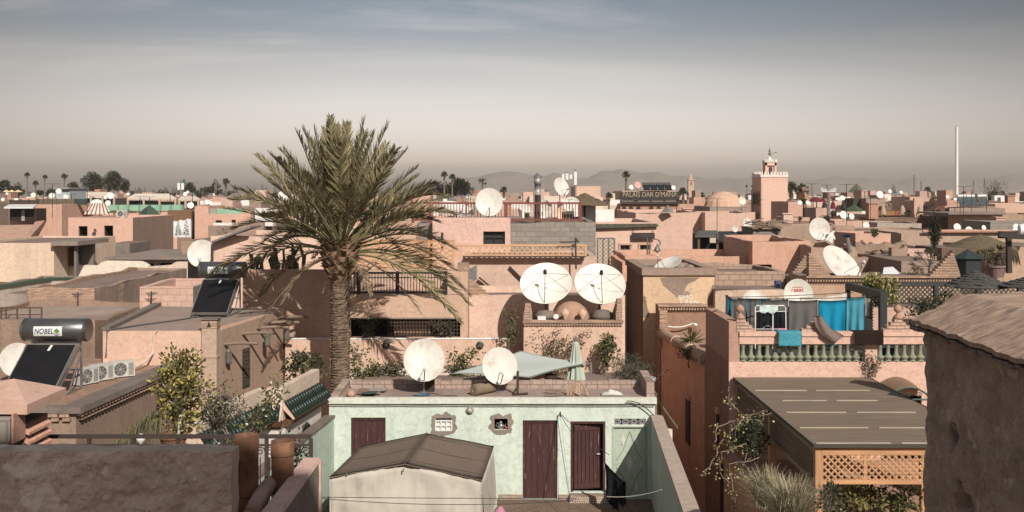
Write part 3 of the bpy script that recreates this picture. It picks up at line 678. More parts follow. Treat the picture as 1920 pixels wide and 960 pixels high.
# bracket and clothes lines
bk = P(1050, 775, D_ - .02); t = thing('line_bracket', 'small iron bracket holding clothes lines between the maroon doors', 'bracket', bk)
m = MB(); m.tube([bk, bk + V((0, -.16, .02))], .015, 6); m.tube([bk + V((0, -.15, -.06)), bk + V((0, -.15, .07))], .018, 6); m.build('arm', M_IRON, t)
wire('clothes_line', 'dark slack line from the bracket down past the ajar door', sag(bk + V((0, -.15, 0)), P(1120, 880, 24.5), .05), .008)
wire('clothes_line', 'dark line from the bracket to the ajar door handle', sag(bk + V((0, -.15, .02)), P(1142, 853, 25.6), .04), .008)
wire('clothes_line', 'pale thin line hanging from the bracket between two maroon doors', sag(bk + V((0, -.15, 0)), P(1068, 925, 27.0), .03), .006, flat(K(190, 180, 160), .8))
wire('clothes_line', 'pale rope stretched from the right terrace wall to the black garments', sag(P(1241, 918, 21.6), P(1138, 931, 22.8), .06), .009, flat(K(214, 206, 190), .9))
wire('clothes_line', 'upper dark wire crossing in front of the white tent', sag(P(596, 932, 20), P(1080, 934, 20.0), .01), .007)
wire('clothes_line', 'lower drooping dark wire crossing in front of the white tent', sag(P(596, 934, 20), P(1075, 938, 20.0), .1), .007)
wire('wire', 'black cable hanging off the roof corner of the green shed', sag(P(1175, 752, 27.45), P(1228, 782, 27.5), -.12), .014)
def drape(name, label, cat, p0, p1, zlen, mat, folds=4, amp=.03, th=.012, group=None, ragged=.03, swing=0, nv=8, narrow=0):
    p0, p1 = V(p0), V(p1); u = p1 - p0; N = V((u.y, -u.x, 0)).normalized(); ph = R.uniform(0, 6)
    def fn(s, v):
        sg = -.06 * 4 * s * (1 - s) * u.length * .5; ln = zlen * (1 + ragged * mnoise.noise((s * 3 + ph, ph, 0)))
        ss = .5 + (s - .5) * (1 - narrow * v)
        return p0 + u * ss + V((swing * v, 0, sg - ln * v)) + N * (amp * v ** .6 * sin(s * folds * 2 * pi + ph + v) + .5 * amp * mnoise.noise((s * 4, v * 3, ph)))
    mb = MB().sheet(fn, 22, nv, N * -th); return solid(name, mb, mat, label, cat, group, True)
drape('laundry', 'black patterned garment hanging by the pale green door', 'laundry', P(1135, 868, 26.4), P(1158, 893, 26.2), .85, cloth((.012, .012, .014)), 2, .05, ragged=.3)
drape('laundry', 'black trouser leg hanging low beside the patterned garment', 'laundry', P(1158, 893, 26.1), P(1173, 905, 26.0), .62, cloth((.014, .014, .018)), 2, .04, ragged=.3)
# terrace
def prism(name, label, cat, pts, z0, z1, mat, roof=None, group=None):
    r = thing(name, label, cat, (sum(p[0] for p in pts) / len(pts), sum(p[1] for p in pts) / len(pts), z0), group); m = MB()
    n = len(pts)
    for i in range(n):
        a, b = pts[i], pts[(i + 1) % n]; L = sqrt((a[0] - b[0]) ** 2 + (a[1] - b[1]) ** 2); k = max(1, int(L / .9))
        for j in range(k):
            f = lambda s: (a[0] + (b[0] - a[0]) * s, a[1] + (b[1] - a[1]) * s); p, q = f(j / k), f((j + 1) / k); m.quad((*p, z0), (*q, z0), (*q, z1), (*p, z1))
    m.build('wall', mat, r); MB().poly([(*p, z1) for p in pts]).build('roof', roof or ROOF, r); return r
TH = prism('terrace_house', 'house below with a brown tiled roof terrace in front of the green shed', 'house', [(-5.6, 15), (3.9, 15), (3.9, 27.59), (-5.6, 27.59)], 0, zT, M_MUD, bricks(K(140, 108, 84), K(110, 88, 70), .1, .1, .012, .25, True))
t = thing('terrace_wall', 'green washed parapet wall left of the white tent', 'wall', (-4.8, 25, zT)); xa, xb = -4.6, -5.35; MW = plaster(K(196, 214, 192), .16, .3, .3, K(160, 150, 130), .66)
m = MB(); m.hexa([(xb - .22, 20, 0.2), (xb, 20, 0.2), (xa, 27.58, 0.2), (xa - .22, 27.58, 0.2)], [(xb - .22, 20, CH - 5.82), (xb, 20, CH - 5.82), (xa, 27.58, CH - 5.8), (xa - .22, 27.58, CH - 5.8)]); m.build('wall', MW, t)
m = MB(); m.hexa([(xb - .24, 20, CH - 5.815), (xb + .03, 20, CH - 5.815), (xa + .03, 27.58, CH - 5.795), (xa - .24, 27.58, CH - 5.795)], [(xb - .24, 20, CH - 5.76), (xb + .03, 20, CH - 5.76), (xa + .03, 27.58, CH - 5.74), (xa - .24, 27.58, CH - 5.74)]); m.build('coping', M_MUDG, t)
t = thing('terrace_wall', 'parapet wall with a tan coping at the right end of the tiled terrace', 'wall', (3.4, 23, zT)); xa, xb = 3.6, 2.92
m = MB(); m.hexa([(xb, 16, .2), (xb + .26, 16, .2), (xa + .26, 27.58, .2), (xa, 27.58, .2)], [(xb, 16, CH - 5.82), (xb + .26, 16, CH - 5.82), (xa + .26, 27.58, CH - 5.8), (xa, 27.58, CH - 5.8)]); m.build('wall', MW, t)
m = MB(); m.hexa([(xb - .02, 16, CH - 5.815), (xb + .29, 16, CH - 5.815), (xa + .29, 27.58, CH - 5.795), (xa - .02, 27.58, CH - 5.795)], [(xb - .02, 16, CH - 5.75), (xb + .29, 16, CH - 5.75), (xa + .29, 27.58, CH - 5.73), (xa - .02, 27.58, CH - 5.73)]); m.build('coping', plaster(K(196, 172, 146), .15, .1, .4), t)
# small green tiled lean-to right of the shed
t = thing('tiled_canopy', 'small sloping green tiled canopy at the right corner of the green shed', 'canopy', (3.95, 27.8, 6))
m = MB(); m.hexa([(3.86, 27.3, 7.5), (4.25, 27.3, 6.95), (4.25, 28.6, 6.95), (3.86, 28.6, 7.5)], [(3.86, 27.3, 7.56), (4.25, 27.3, 7.01), (4.25, 28.6, 7.01), (3.86, 28.6, 7.56)]); m.build('roof', stained((.13, .15, .07), (.07, .06, .04), .7, .45, 6), t)
m = MB(); m.box(3.88, 4.12, 27.4, 28.6, 5.2, 6.93); m.build('wall', M_CREAM, t)
# tent
A, B = 24.0, 27.0; t = thing('tent', 'brown roofed storage tent with pale canvas sides on the terrace', 'tent', (-2.3, 25.5, zT))
rf, rb = P(760, 868, A), P(800, 812, B); lf, lb = P(618, 893, A), P(678, 836, B); ef, eb = P(904, 898, A), P(926, 836, B)
ov = V((0, -.05, 0)); m = MB()
def tr_(p, q, r_, s_):
    sag_ = lambda u, v: p.lerp(q, u).lerp(r_.lerp(s_, u), v) + V((0, 0, -.035 * sin(pi * u) * sin(pi * v) + .012 * mnoise.noise((u * 5, v * 6, p.x))))
    m.sheet(sag_, 10, 10, (0, 0, -.025))
tr_(lf + ov, rf + ov, lb, rb); tr_(rf + ov, ef + ov, rb, eb)
m.build('roof', plaster(K(128, 108, 86), .1, .12, .25, scale=2), t, True)
m = MB()
for s in (.12, .5, .88):
    for p, q, r_, s2 in ((lf + ov, rf + ov, lb, rb), (rf + ov, ef + ov, rb, eb)):
        a_, b_ = p.lerp(r_, s), q.lerp(s2, s); k = (b_ - a_); m.tube([a_.lerp(b_, i / 8) + V((0, 0, .012 - .035 * sin(pi * i / 8) * sin(pi * s))) for i in range(9)], .008, 4)
m.tube([rf + ov + V((0, 0, .012)), rb + V((0, 0, .012))], .014, 5); m.build('seam', flat(K(100, 82, 64), .9), t)
CAN = stained(K(200, 190, 172), K(160, 146, 126), .9, .5, 1.3, .6); gz = lambda u: (lf.lerp(rf, u / .496) if u < .496 else rf.lerp(ef, (u - .496) / .504))
m = MB(); m.sheet(lambda u, v: V((gz(u).x + .02 * sin(v * 3), A + .02 * sin(u * 31) * (1 - v) + .07 * mnoise.noise((u * 7, v * 3, 2)) + .04 * mnoise.noise((u * 22, v * 5 + u * 6, 7)) + .03 * sin(u * 12 + v * 2), zT + (gz(u).z - .03 - zT) * v)), 40, 12, (0, .008, 0)); m.build('front_panel', CAN, t, True)
m = MB(); m.sheet(lambda u, v: V((ef.lerp(eb, u).x + .06 * (1 - v) + .02 * sin(u * 20 + 3 * v), ef.lerp(eb, u).y, zT + (ef.lerp(eb, u).z - .03 - zT) * v)), 20, 8, (-.008, 0, 0)); m.build('side_panel', CAN, t, True)
m = MB(); m.sheet(lambda u, v: V((lf.lerp(lb, u).x + .02 * sin(u * 20), lf.lerp(lb, u).y, zT + (lf.lerp(lb, u).z - .03 - zT) * v)), 14, 6, (.008, 0, 0)); m.build('side_panel', CAN, t, True)
m = MB()
for p in (650, 866, 756): q = P(p, 889 if p != 756 else 882, A - .07); m.box(q.x - .012, q.x + .012, q.y - .006, q.y + .02, q.z - .035, q.z + .035)
m.build('tie', flat((.12, .1, .08), .9), t)
m = MB(); c = P(938, 962, 22.5); m.lathe([(.34, -.5), (.26, -.2), (.05, .13), (0, .15)], c, 14, jit=.15); solid('plastic_sheet', m, cloth(K(196, 92, 140), .6), 'crumpled magenta plastic sheet at the right foot of the tent', 'plastic sheet', smooth=True)
# things on the shed roof
dish(795, 675, 28.2, 76, (.10, -.93, .36), 'large white dish on a wooden block at the left of the green shed roof', 'two white dishes on the green shed roof', ROOFZ, .1)
dish(937, 686, 28.35, 66, (.16, -.93, .33), 'white dish beside the rolled rug on the green shed roof', 'two white dishes on the green shed roof', ROOFZ, .1)
m = MB(); c = P(806, 728, 28.6); c.z = ROOFZ; m.box(c.x - .12, c.x + .12, 28.5, 28.78, ROOFZ, ROOFZ + .42); solid('wooden_block', m, M_WOODD, 'dark wooden block under the large white roof dish', 'block')
a, b = V((X(889, 28), 27.95, ROOFZ + .15)), V((X(925, 28.5), 28.5, ROOFZ + .15)); t = thing('rug_roll', 'rolled brown rug lying by the right hand roof dish', 'rug', (a.x, a.y, ROOFZ)); dd = (b - a)
MB().lathe([(.05, .0), (.07, -.02), (.1, 0), (.12, -.015), (.15, 0), (.15, dd.length), (.0, dd.length)], a, 18, dd).build('roll', stained((.2, .15, .1), (.08, .06, .045), .95), t)
m = MB(); m.sheet(lambda u, v: a.lerp(b, .35 + .7 * u) + V((.16 * cos(pi * (1.15 - v * 1.1)), 0, .16 * sin(pi * (1.15 - v * 1.1)) + .01 * sin(u * 20))), 8, 10, (0, 0, .01)); m.build('cover', cloth((.02, .018, .018)), t, True)
solid('stone', MB().lathe([(.09, 0), (.12, .06), (.08, .15), (0, .18)], V((X(659, 27.9), 27.85, ROOFZ)), 8, jit=.15), M_TERRA, 'round reddish stone at the front left corner of the shed roof', 'stone', smooth=True)
m = MB(); q = lambda px, y, h: V((X(px, y), y, ROOFZ + h))
for k, (p0, p1, y0, y1, mt, lb_) in enumerate(((668, 712, 28.0, 28.85, plaster(K(150, 118, 94), .3, .2, .3, scale=4), 'brown cardboard sheet lying on the left of the shed roof'), (690, 722, 28.3, 28.75, flat(K(160, 150, 138), .8), 'grey board lying over the brown cardboard on the roof'), (676, 702, 27.75, 27.98, flat((.03, .06, .05), .8), 'dark green tarpaulin scrap in front of the cardboard'))):
    m = MB(); m.sheet(lambda u, v: q(p0 + (p1 - p0) * u + 6 * v, y0 + (y1 - y0) * v, .03 + k * .03 + .02 * mnoise.noise((u * 4, v * 4, k))), 8, 6, (0, 0, .008)); solid(('cardboard_sheet', 'board', 'tarpaulin')[k], m, mt, lb_, ('cardboard', 'board', 'tarpaulin')[k])
c = V((X(1080, 28.1), 28.1, ROOFZ)); t = thing('wooden_crate', 'broken wooden crate with loose slats near the middle of the shed roof', 'crate', c); m = MB()
for i in range(5): m.box(c.x - .25 + i * .075, c.x - .19 + i * .075, 27.95, 27.98, ROOFZ + .01, ROOFZ + .3 + .01 * i)
m.box(c.x + .1, c.x + .13, 27.95, 28.3, ROOFZ + .01, ROOFZ + .28); m.bar((c.x - .28, 27.9, ROOFZ + .02), (c.x + .02, 27.92, ROOFZ + .3), .05, .02); m.bar((c.x + .14, 28.0, ROOFZ + .4), (c.x + .3, 27.85, ROOFZ + .02), .05, .025); m.bar((c.x - .06, 27.93, ROOFZ + .1), (c.x + .1, 27.9, ROOFZ + .02), .05, .02); m.build('slat', wood(K(190, 150, 116), .6), t)
m = MB()
for i in range(7): m.bar((c.x - .75 + R.uniform(-.1, .3), 27.85 + .07 * i, ROOFZ + .03 + .01 * i), (c.x - .3 + R.uniform(-.2, .1), 27.9 + .08 * i + R.uniform(-.1, .1), ROOFZ + .03 + .012 * i), .05, .02)
solid('wood_scrap', m, M_WOODG, 'loose scrap of planks left of the broken crate', 'wood')
c = V((X(1148, 28), 28.05, ROOFZ)); m = MB(); m.sheet(lambda u, v: c + V(((u - .5) * .58, (v - .5) * .3, .015 + .11 * sin(pi * u) * sin(pi * v) * (1 + .7 * mnoise.noise((u * 6, v * 6, 5))))), 16, 10, (0, 0, .01)); solid('cloth', m, cloth(K(216, 208, 196)), 'crumpled white cloth lying at the right of the shed roof', 'cloth', smooth=True)
m = MB(); m.bar((X(970, 28.1), 28.1, ROOFZ), (X(971, 28.1), 28.1, ROOFZ + .62), .06); m.bar((X(962, 28.1), 28.0, ROOFZ + .02), (X(990, 28.1), 28.1, ROOFZ + .04), .08, .03); m.bar((X(971, 28.1) - .15, 28.05, ROOFZ), (X(971, 28.1), 28.1, ROOFZ + .22), .035); solid('post_stand', m, M_WOODD, 'short dark wooden post right of the rug roll', 'post')
m = MB()
for k in range(4): 
    pts = [V((X(778, 28) + .05 * k + R.uniform(-.15, .3), 27.8 + R.uniform(0, .35), ROOFZ + .02 + .02 * R.random())) for i in range(9)]; m.tube(pts, .008, 4)
solid('cable_tangle', m, flat((.05, .09, .14), .6), 'tangle of blue cable under the large white roof dish', 'cable')
wire('cable', 'thin black cable trailing from the left dish over the shed roof edge', [V((X(800, 28) + .09 * i, 28.2 - .05 * i, ROOFZ + .02 + .02 * sin(i))) for i in range(10)], .009)

# ================================================================== palm
PB = V((X(638, 31.8), 31.8, 0)); PT = V((X(637, 31.8), 31.8, Z(452, 31.8)))
PALM = thing('date_palm', 'tall date palm with a shaggy trunk and a huge feathery crown', 'palm tree', PB)
prof = []; z = 0
while z < PT.z - 1.0: prof += [(.275, z), (.298 + R.uniform(-.012, .012), z + .05), (.27, z + .062)]; z += R.uniform(.06, .09)
m = MB(); m.lathe(prof, PB, 22, jit=.075); m.build('trunk', stained((.20, .14, .098), (.075, .053, .038), .95, .45, 9, .9), PALM)
m = MB()
for i in range(230):
    u = R.random(); zz = PT.z - 1.15 + 1.2 * u; az = R.uniform(0, 2 * pi); rr = .31 + .19 * sin(min(1, u * 1.25) * pi * .62)
    o = V((PB.x + rr * cos(az), PB.y + rr * sin(az), zz)); dv = V((cos(az) * .55, sin(az) * .55, .75 + R.uniform(-.5, .1))).normalized()
    s = V((-sin(az), cos(az), 0)) * R.uniform(.05, .085); o -= V((cos(az), sin(az), 0)) * .06; e = o + dv * R.uniform(.14, .3); k = V((cos(az), sin(az), 0)) * .035
    m.hexa([o - s - k, o + s - k, o + s + k, o - s + k], [e - s * .55 - k * .5, e + s * .55 - k * .5, e + s * .55 + k, e - s * .55 + k])
m.lathe([(.28, -1.2), (.44, -.8), (.47, -.35), (.33, .05), (0, .1)], (PB.x, PB.y, PT.z), 14); m.build('leaf_bases', stained((.22, .14, .085), (.07, .047, .03), .95, .45, 8), PALM)
N = 50; ga = pi * (3 - sqrt(5))
for i in range(N):
    u = (i + .5) / N; az = i * ga + R.uniform(-.2, .2); el = radians(86 - 58 * u + R.uniform(-4, 4)); b = V((PB.x + .24 * u * cos(az), PB.y + .24 * u * sin(az), PT.z - .3 * u + .12))
    frond(PALM, b, az, el, R.uniform(3.5, 4.0), R.uniform(.04, .15) + .1 * u, R.uniform(.54, .66) + .06 * u, M_FROND if i % 3 else M_FRONDL, 72, .044, R.uniform(-.6, .6))
for i in range(17):
    s = -1 if i % 2 else 1; az = (0 if s > 0 else pi) + R.uniform(-.35, .8) * s; v = (i // 2) / 8; el = radians(46 - 44 * v + R.uniform(-4, 4))
    frond(PALM, V((PB.x + .3 * cos(az), PB.y + .3 * sin(az), PT.z - .1 - .3 * v)), az, el, R.uniform(3.6, 4.1) - .4 * v, R.uniform(.34, .42) + .22 * v, R.uniform(.6, .72), M_FROND if i % 5 else M_FRONDL, 76, .048, R.uniform(-.5, .5))
for az, el, L in ((1.2, .5, 3.6), (1.9, .4, 3.4), (2.3, .6, 3.7)):
    frond(PALM, V((PB.x + .3 * cos(az), PB.y + .3 * sin(az), PT.z - .3)), az, el, L, .5, .5, M_FROND, 66, .042, R.uniform(-.5, .5))
for az, el, L in ((-1.0, .1, 1.9), (-2.2, .05, 2.1), (.4, -.2, 2.2), (2.9, -.3, 2.3)):
    frond(PALM, V((PB.x + .3 * cos(az), PB.y + .3 * sin(az), PT.z - .45)), az, el, L, .6, .4, leafm((.16, .11, .07), (.26, .19, .12)), 44, .03, R.uniform(-.5, .5), 12)
# ================================================================== FOREGROUND LEFT
def roughwall(pts_fn, nu, nv, amp, sc, th): 
    m = MB(); m.sheet(lambda u, v: V(pts_fn(u, v)) + V((0, amp * mnoise.fractal(V(pts_fn(u, v)) * sc, 1, 2, 4), amp * .6 * (mnoise.noise(V(pts_fn(u, v)) * 1.7) if v == 1 else 0))), nu, nv, th); return m
zw = Z(846, 10); m = roughwall(lambda u, v: (-5.4 + (X(434, 10) + 5.4) * u, 10, zw - 1.6 + 1.6 * v), 170, 90, .05, 5.0, (0, .26, 0))
solid('parapet_wall', m, plaster(K(246, 216, 182), .36, .2, 1.0, K(250, 226, 196), .57, 2.4, crack=.2), 'broad rough grey brown plaster wall at the lower left', 'wall', smooth=False)
t = thing('chimney', 'squat pink chimney with a pyramid cap standing on the grey wall', 'chimney', (-5.5, 11.3, 9)); x1 = -5.03
m = MB(); m.box(-6.3, x1, 11, 11.55, 8, 10.62); m.build('shaft', bricks(K(150, 112, 92), K(120, 92, 76), .3, .14, .02, .25), t)
m = MB(); m.box(-6.4, X(36, 10.95), 10.75, 10.99, zw - .1, Z(778, 10.9)); m.build('block', M_BLOCK, t)
m = MB(); m.box(X(36, 10.9) + .005, x1 + .02, 10.72, 10.985, zw - .1, Z(770, 10.9)); m.build('edge_render', M_PINKD, t)
cx, cy = (-6.3 + x1) / 2 + .35, 11.3; m = MB(); e = .12; z0 = Z(770, 10.9); base = [(cx - .75, 10.8, z0), (x1 + e, 10.8, z0 - .02), (x1 + e, 11.75, z0 - .02), (cx - .75, 11.75, z0)]; mid = [(a, b, c + .1) for a, b, c in base]; ap = V((X(26, 11.3), 11.3, Z(710, 11.3)))
m.hexa(base, mid); m.add(mid + [ap], [(0, 1, 4), (1, 2, 4), (2, 3, 4), (3, 0, 4)]); m.build('cap', stained(K(206, 146, 126), K(168, 108, 92), .9, .5, 5, .6), t)
m = MB()
for k, y in enumerate((11.08, 11.3)):
    m.extr([(x1 + .004, y, 10.1), (x1 + .004, y + .2, 10.1), (x1 + .004, y + .1, 10.5)], (.008, 0, 0))
m.build('vent', M_BLACK, t)
m = MB()
for k in range(6): m.hexa([(x1 + .002, 11.0, 10.02 + k * .1), (x1 + .05, 11.0, 10.0 + k * .1), (x1 + .05, 11.55, 10.0 + k * .1), (x1 + .002, 11.55, 10.02 + k * .1)], [(x1 + .002, 11.0, 10.06 + k * .1), (x1 + .05, 11.0, 10.03 + k * .1), (x1 + .05, 11.55, 10.03 + k * .1), (x1 + .002, 11.55, 10.06 + k * .1)])
m.build('tile_course', M_RED, t)
# iron railing
yr = 12.25; t = thing('railing', 'dark iron railing with a row of scrolls behind the grey wall', 'railing', (-4, yr, 9)); zt = Z(815, yr); xa, xb = X(84, yr), X(583, yr)
m = MB(); m.box(xa, xb, yr - .025, yr + .025, zt - .04, zt); m.box(xa, xb, yr - .012, yr + .012, zt - .13, zt - .11); m.box(xa, xb, yr - .012, yr + .012, zt - 1.0, zt - .97); m.build('rail', M_IRON, t)
m = MB(); x = xa
while x < xb + .01: m.box(x - .02, x + .02, yr - .02, yr + .02, zt - 1.1, zt - .045); x += (xb - xa) / 6
m.build('post', M_IRON, t)
m = MB(); x = xa + .06; k = 0
while x < xb - .03:
    s = 1 if k % 2 else -1; pts = [(x + s * (.055 - .006 * j * .6) * cos(j * .75), yr, zt - .19 + (.055 - .006 * j * .6) * sin(j * .75)) for j in range(13)]; m.tube(pts, .007, 4)
    m.tube([(x, yr, zt - .26), (x, yr, zt - .97)], .007, 4); m.tube([(x + s * .05 * cos(j * .7), yr, zt - .9 + .05 * sin(j * .7)) for j in range(10)], .006, 4); x += .105; k += 1
m.build('scrollwork', M_IRON, t)
# clay pipes
CLAY = stained((.22, .105, .06), (.08, .042, .026), .75, .42, 3.2, .9)
for px, pt, d, r, lb in ((463, 815, 11.0, .118, 'tall weathered terracotta cylinder planter, left and taller of the pair'), (530, 826, 11.35, .118, 'tall terracotta cylinder planter, right and lower of the pair')):
    zt2 = Z(pt, d); t = thing('cylinder_planter', lb, 'planter', (X(px, d), d, zt2 - 2.2), 'tall terracotta cylinder planters')
    MB().lathe([(r * .93, 0), (r, .3), (r * 1.02, 1.4), (r * .98, 2.0), (r * 1.04, 2.06), (r * 1.04, 2.2), (r * .9, 2.2), (r * .85, 2.05), (0, 2.05)], (X(px, d), d, zt2 - 2.2), 22, jit=.012).build('shell', CLAY, t, True)
    w_ = MB(); w_.tube([(X(px, d) + r * 1.03 * cos(a_), d + r * 1.03 * sin(a_), zt2 - (.62 if px < 500 else .15)) for a_ in [2 * pi * j / 18 for j in range(19)]], .006, 4, False); w_.build('wire_band', M_IRON, t)
# stair parapet
t = thing('stair_wall', 'grey parapet with a pink coping beside the tall terracotta planters', 'wall', (-2.3, 11, 8)); m = MB(); xa, xb, zz = -2.36, -2.19, CH - 3.0
m.sheet(lambda u, v: V((xb + .01 * mnoise.noise((u * 9, v * 6, 0)), 12.1 - 4.2 * u, zz - .045 - 2.5 * (1 - v))), 30, 14, (-.15, 0, 0)); m.build('wall', plaster(K(150, 138, 122), .3, .3, .8), t)
m = MB(); m.hexa([(xa - .02, 7.9, zz - .04), (xb + .02, 7.9, zz - .04), (xb + .02, 12.12, zz - .04), (xa - .02, 12.12, zz - .04)], [(xa, 7.9, zz), (xb, 7.9, zz), (xb, 12.1, zz), (xa, 12.1, zz)]); m.box(xa - .01, xb + .025, 12.08, 12.14, zz - 2.4, zz - .041); m.build('coping', plaster(K(228, 172, 154), .16, .1, .3), t)
for k, (y0, y1, zz2, lb) in enumerate(((10.5, 11.7, CH - 3.16, 'upper curved clay pipe lying along the stair parapet'), (9.2, 10.5, CH - 3.2, 'lower curved clay pipe lying along the stair parapet'))):
    m = MB(); pts = [(-2.56 - .02 * k, y0 + (y1 - y0) * i / 8, zz2 + .08 * sin(pi * i / 8) - (.25 * (1 - i / 8) ** 2 if k else 0)) for i in range(9)]; m.tube(pts, .085, 14); solid('clay_pipe', m, plaster(K(196, 148, 130), .2, .2, .3), lb, 'pipe', 'clay pipes by the stair parapet', True)
# potted citrus tree
pc = P(323, 838, 13.0); t = shrub('potted_tree', 'yellow green leafy little tree in a terracotta pot behind the railing', 'plant', P(345, 737, 13.4), (.44, .4, .6), 2300, .064, .038, leafm((.05, .05, .02), (.17, .15, .055), (.5, .40, .12)), P(330, 828, 13.3), 16, None, .03, flat(K(200, 186, 168), .8))
pot('plant_pot', 'round brown pot holding the yellow green little tree', P(325, 852, 13.3), .17, .26, CLAY)
shrub('shrub', 'dark fine leaved shrub right of the potted yellow tree', 'plant', P(405, 770, 14.6), (.42, .4, .42), 1500, .05, .018, leafm((.02, .022, .014), (.055, .056, .036), (.09, .085, .055)), P(400, 850, 14.6), 12)
vine('climbing_plant', 'sprawling leafy climber with pale flowers before the tiled wall', P(455, 830, 16), (1.3, .5, 1.0), 620, .07, .042, M_VINE, 9, flower=flat(K(230, 226, 214), .8))
vine('climbing_plant', 'small plant with thin leaves rising behind the right planter', P(548, 880, 12.6), (.35, .2, .5), 200, .06, .03, M_TREEM, 5)
t = thing('hanging_grass', 'dry drooping grass hanging over the tan eaves wall', 'plant', P(270, 790, 20)); m = MB()
for i in range(380):
    u = R.random(); p = P(228 + 78 * u, 834 - 60 * u ** .8 + R.uniform(-5, 5), 20.0 + R.uniform(-.3, .3)); L = R.uniform(.25, .62); sx = R.uniform(-.25, .05)
    q = p + V((sx * .5, -.05, .06)); m.quad(p, p + V((.012, 0, 0)), q + V((.012, 0, 0)), q); e = q + V((sx * .6, -.05, -L)); m.quad(q, q + V((.016, 0, 0)), e + V((.003, 0, 0)), e)
m.build('blades', leafm((.06, .055, .03), (.15, .13, .07), (.24, .2, .11)), t)
solid('globe_lamp', MB().lathe([(.03, 0), (.03, .05), (.065, .08), (.075, .13), (.05, .18), (0, .2)], P(264, 836, 17), 14), M_WHITE, 'white round lamp globe just above the iron railing', 'lamp', smooth=True)

# ================================================================== eaves house with the air conditioners
A0, A1, zg = (-9.32, 22.8), (-8.86, 30.4), CH - 4.594
EH = prism('eaves_house', 'tan house with a serrated brick eave and a red tiled roof carrying three air conditioners', 'house', [(-16, 22.8), A0, A1, (-16, 30.4)], 0, zg - .12, plaster(K(166, 130, 104), .12, .25, .4), bricks(K(176, 120, 98), K(140, 96, 78), .3, .3, .012, .2, True))
dx, dy = A1[0] - A0[0], A1[1] - A0[1]; L = sqrt(dx * dx + dy * dy); ux, uy = dx / L, dy / L
m = MB()
for r_, z_, pr in ((0, zg - .18, .07), (1, zg - .27, .035)):
    n = 46
    for i in range(n): s = L * (i + .5 * r_) / n; q = (A0[0] + ux * s, A0[1] + uy * s); m.hexa([(q[0] + .003, q[1], z_), (q[0] + pr + .06, q[1], z_), (q[0] + pr + .06 + ux * .09, q[1] + .09, z_), (q[0] + .003 + ux * .09, q[1] + .09, z_)], [(q[0] + .003, q[1], z_ + .075), (q[0] + pr + .06, q[1], z_ + .075), (q[0] + pr + .06 + ux * .09, q[1] + .09, z_ + .075), (q[0] + .003 + ux * .09, q[1] + .09, z_ + .075)])
m.build('brick_teeth', bricks(K(200, 150, 120), K(150, 110, 90), .3, .2, .01), EH); m = MB(); x = -13.
while x < A0[0] - .1: m.box(x, x + .2, 22.7, 22.797, zg - .18, zg - .11); m.box(x + .06, x + .22, 22.72, 22.797, zg - .27, zg - .2); x += .24
m.build('brick_teeth', bricks(K(200, 150, 120), K(150, 110, 90), .3, .2, .01), EH)
m = MB(); m.hexa([(A0[0] - .3, 22.68, zg - .1), (A0[0] + .16, 22.68, zg - .1), (A1[0] + .16, 30.4, zg - .1), (A1[0] - .3, 30.4, zg - .1)], [(A0[0] - .3, 22.68, zg + .05), (A0[0] + .14, 22.68, zg + .03), (A1[0] + .14, 30.4, zg + .03), (A1[0] - .3, 30.4, zg + .05)]); m.box(-16, A0[0] - .31, 22.69, 22.95, zg - .1, zg + .04); m.build('coping', M_MUDG, EH)
SOL = make_solar(); place(SOL, (X(50, 24.1), 24.05, zg - .12), 0); SOL['label'] = 'large black solar water heater at the left above the eaves house roof'; SOL['group'] = 'solar water heaters with black tanks'
dup(SOL, (X(394, 32.4), 32.3, CH - 3.77 + .02), 0, 'black solar water heater beside the palm crown behind the vented chimney', sc=.93)
AC = make_ac(); place(AC, (X(234, 27.3), 27.2, zg - .12), radians(38), .76); AC['label'] = 'white air conditioner unit, rightmost of three on the red roof'; AC['group'] = 'air conditioner units on the eaves house roof'
dup(AC, (X(197, 26.8), 26.7, zg - .12), radians(52), sc=.76, label='white air conditioner unit, middle of three on the red roof'); dup(AC, (X(168, 26.2), 26.2, zg - .12), radians(63), sc=.76, label='weathered grey air conditioner unit, nearest the black solar panel')
dish(33, 675, 26.4, 62, (.45, -.75, .35), 'white dish half hidden behind the left solar panel', zsup=zg - .12)
# upper roof house with pink parapet
z2 = CH - 3.77; UH = prism('roof_house', 'salmon house block with a flat tan roof behind the air conditioners', 'house', [(-11.2, 29.2), (-8.45, 29.2), (-8.28, 30), (-7.4, 34.6), (-11.9, 35.6)], 0, z2, plaster(K(232, 174, 144), .1, .15, .25), plaster(K(172, 146, 122), .2, .2, .4))
m = MB(); m.hexa([(-11.22, 29.18, z2), (-11.0, 29.18, z2), (-11.7, 35.6, z2), (-11.95, 35.6, z2)], [(-11.22, 29.18, z2 + .1), (-11.0, 29.18, z2 + .1), (-11.7, 35.6, z2 + .12), (-11.95, 35.6, z2 + .12)]); m.build('parapet', M_MUDG, UH)
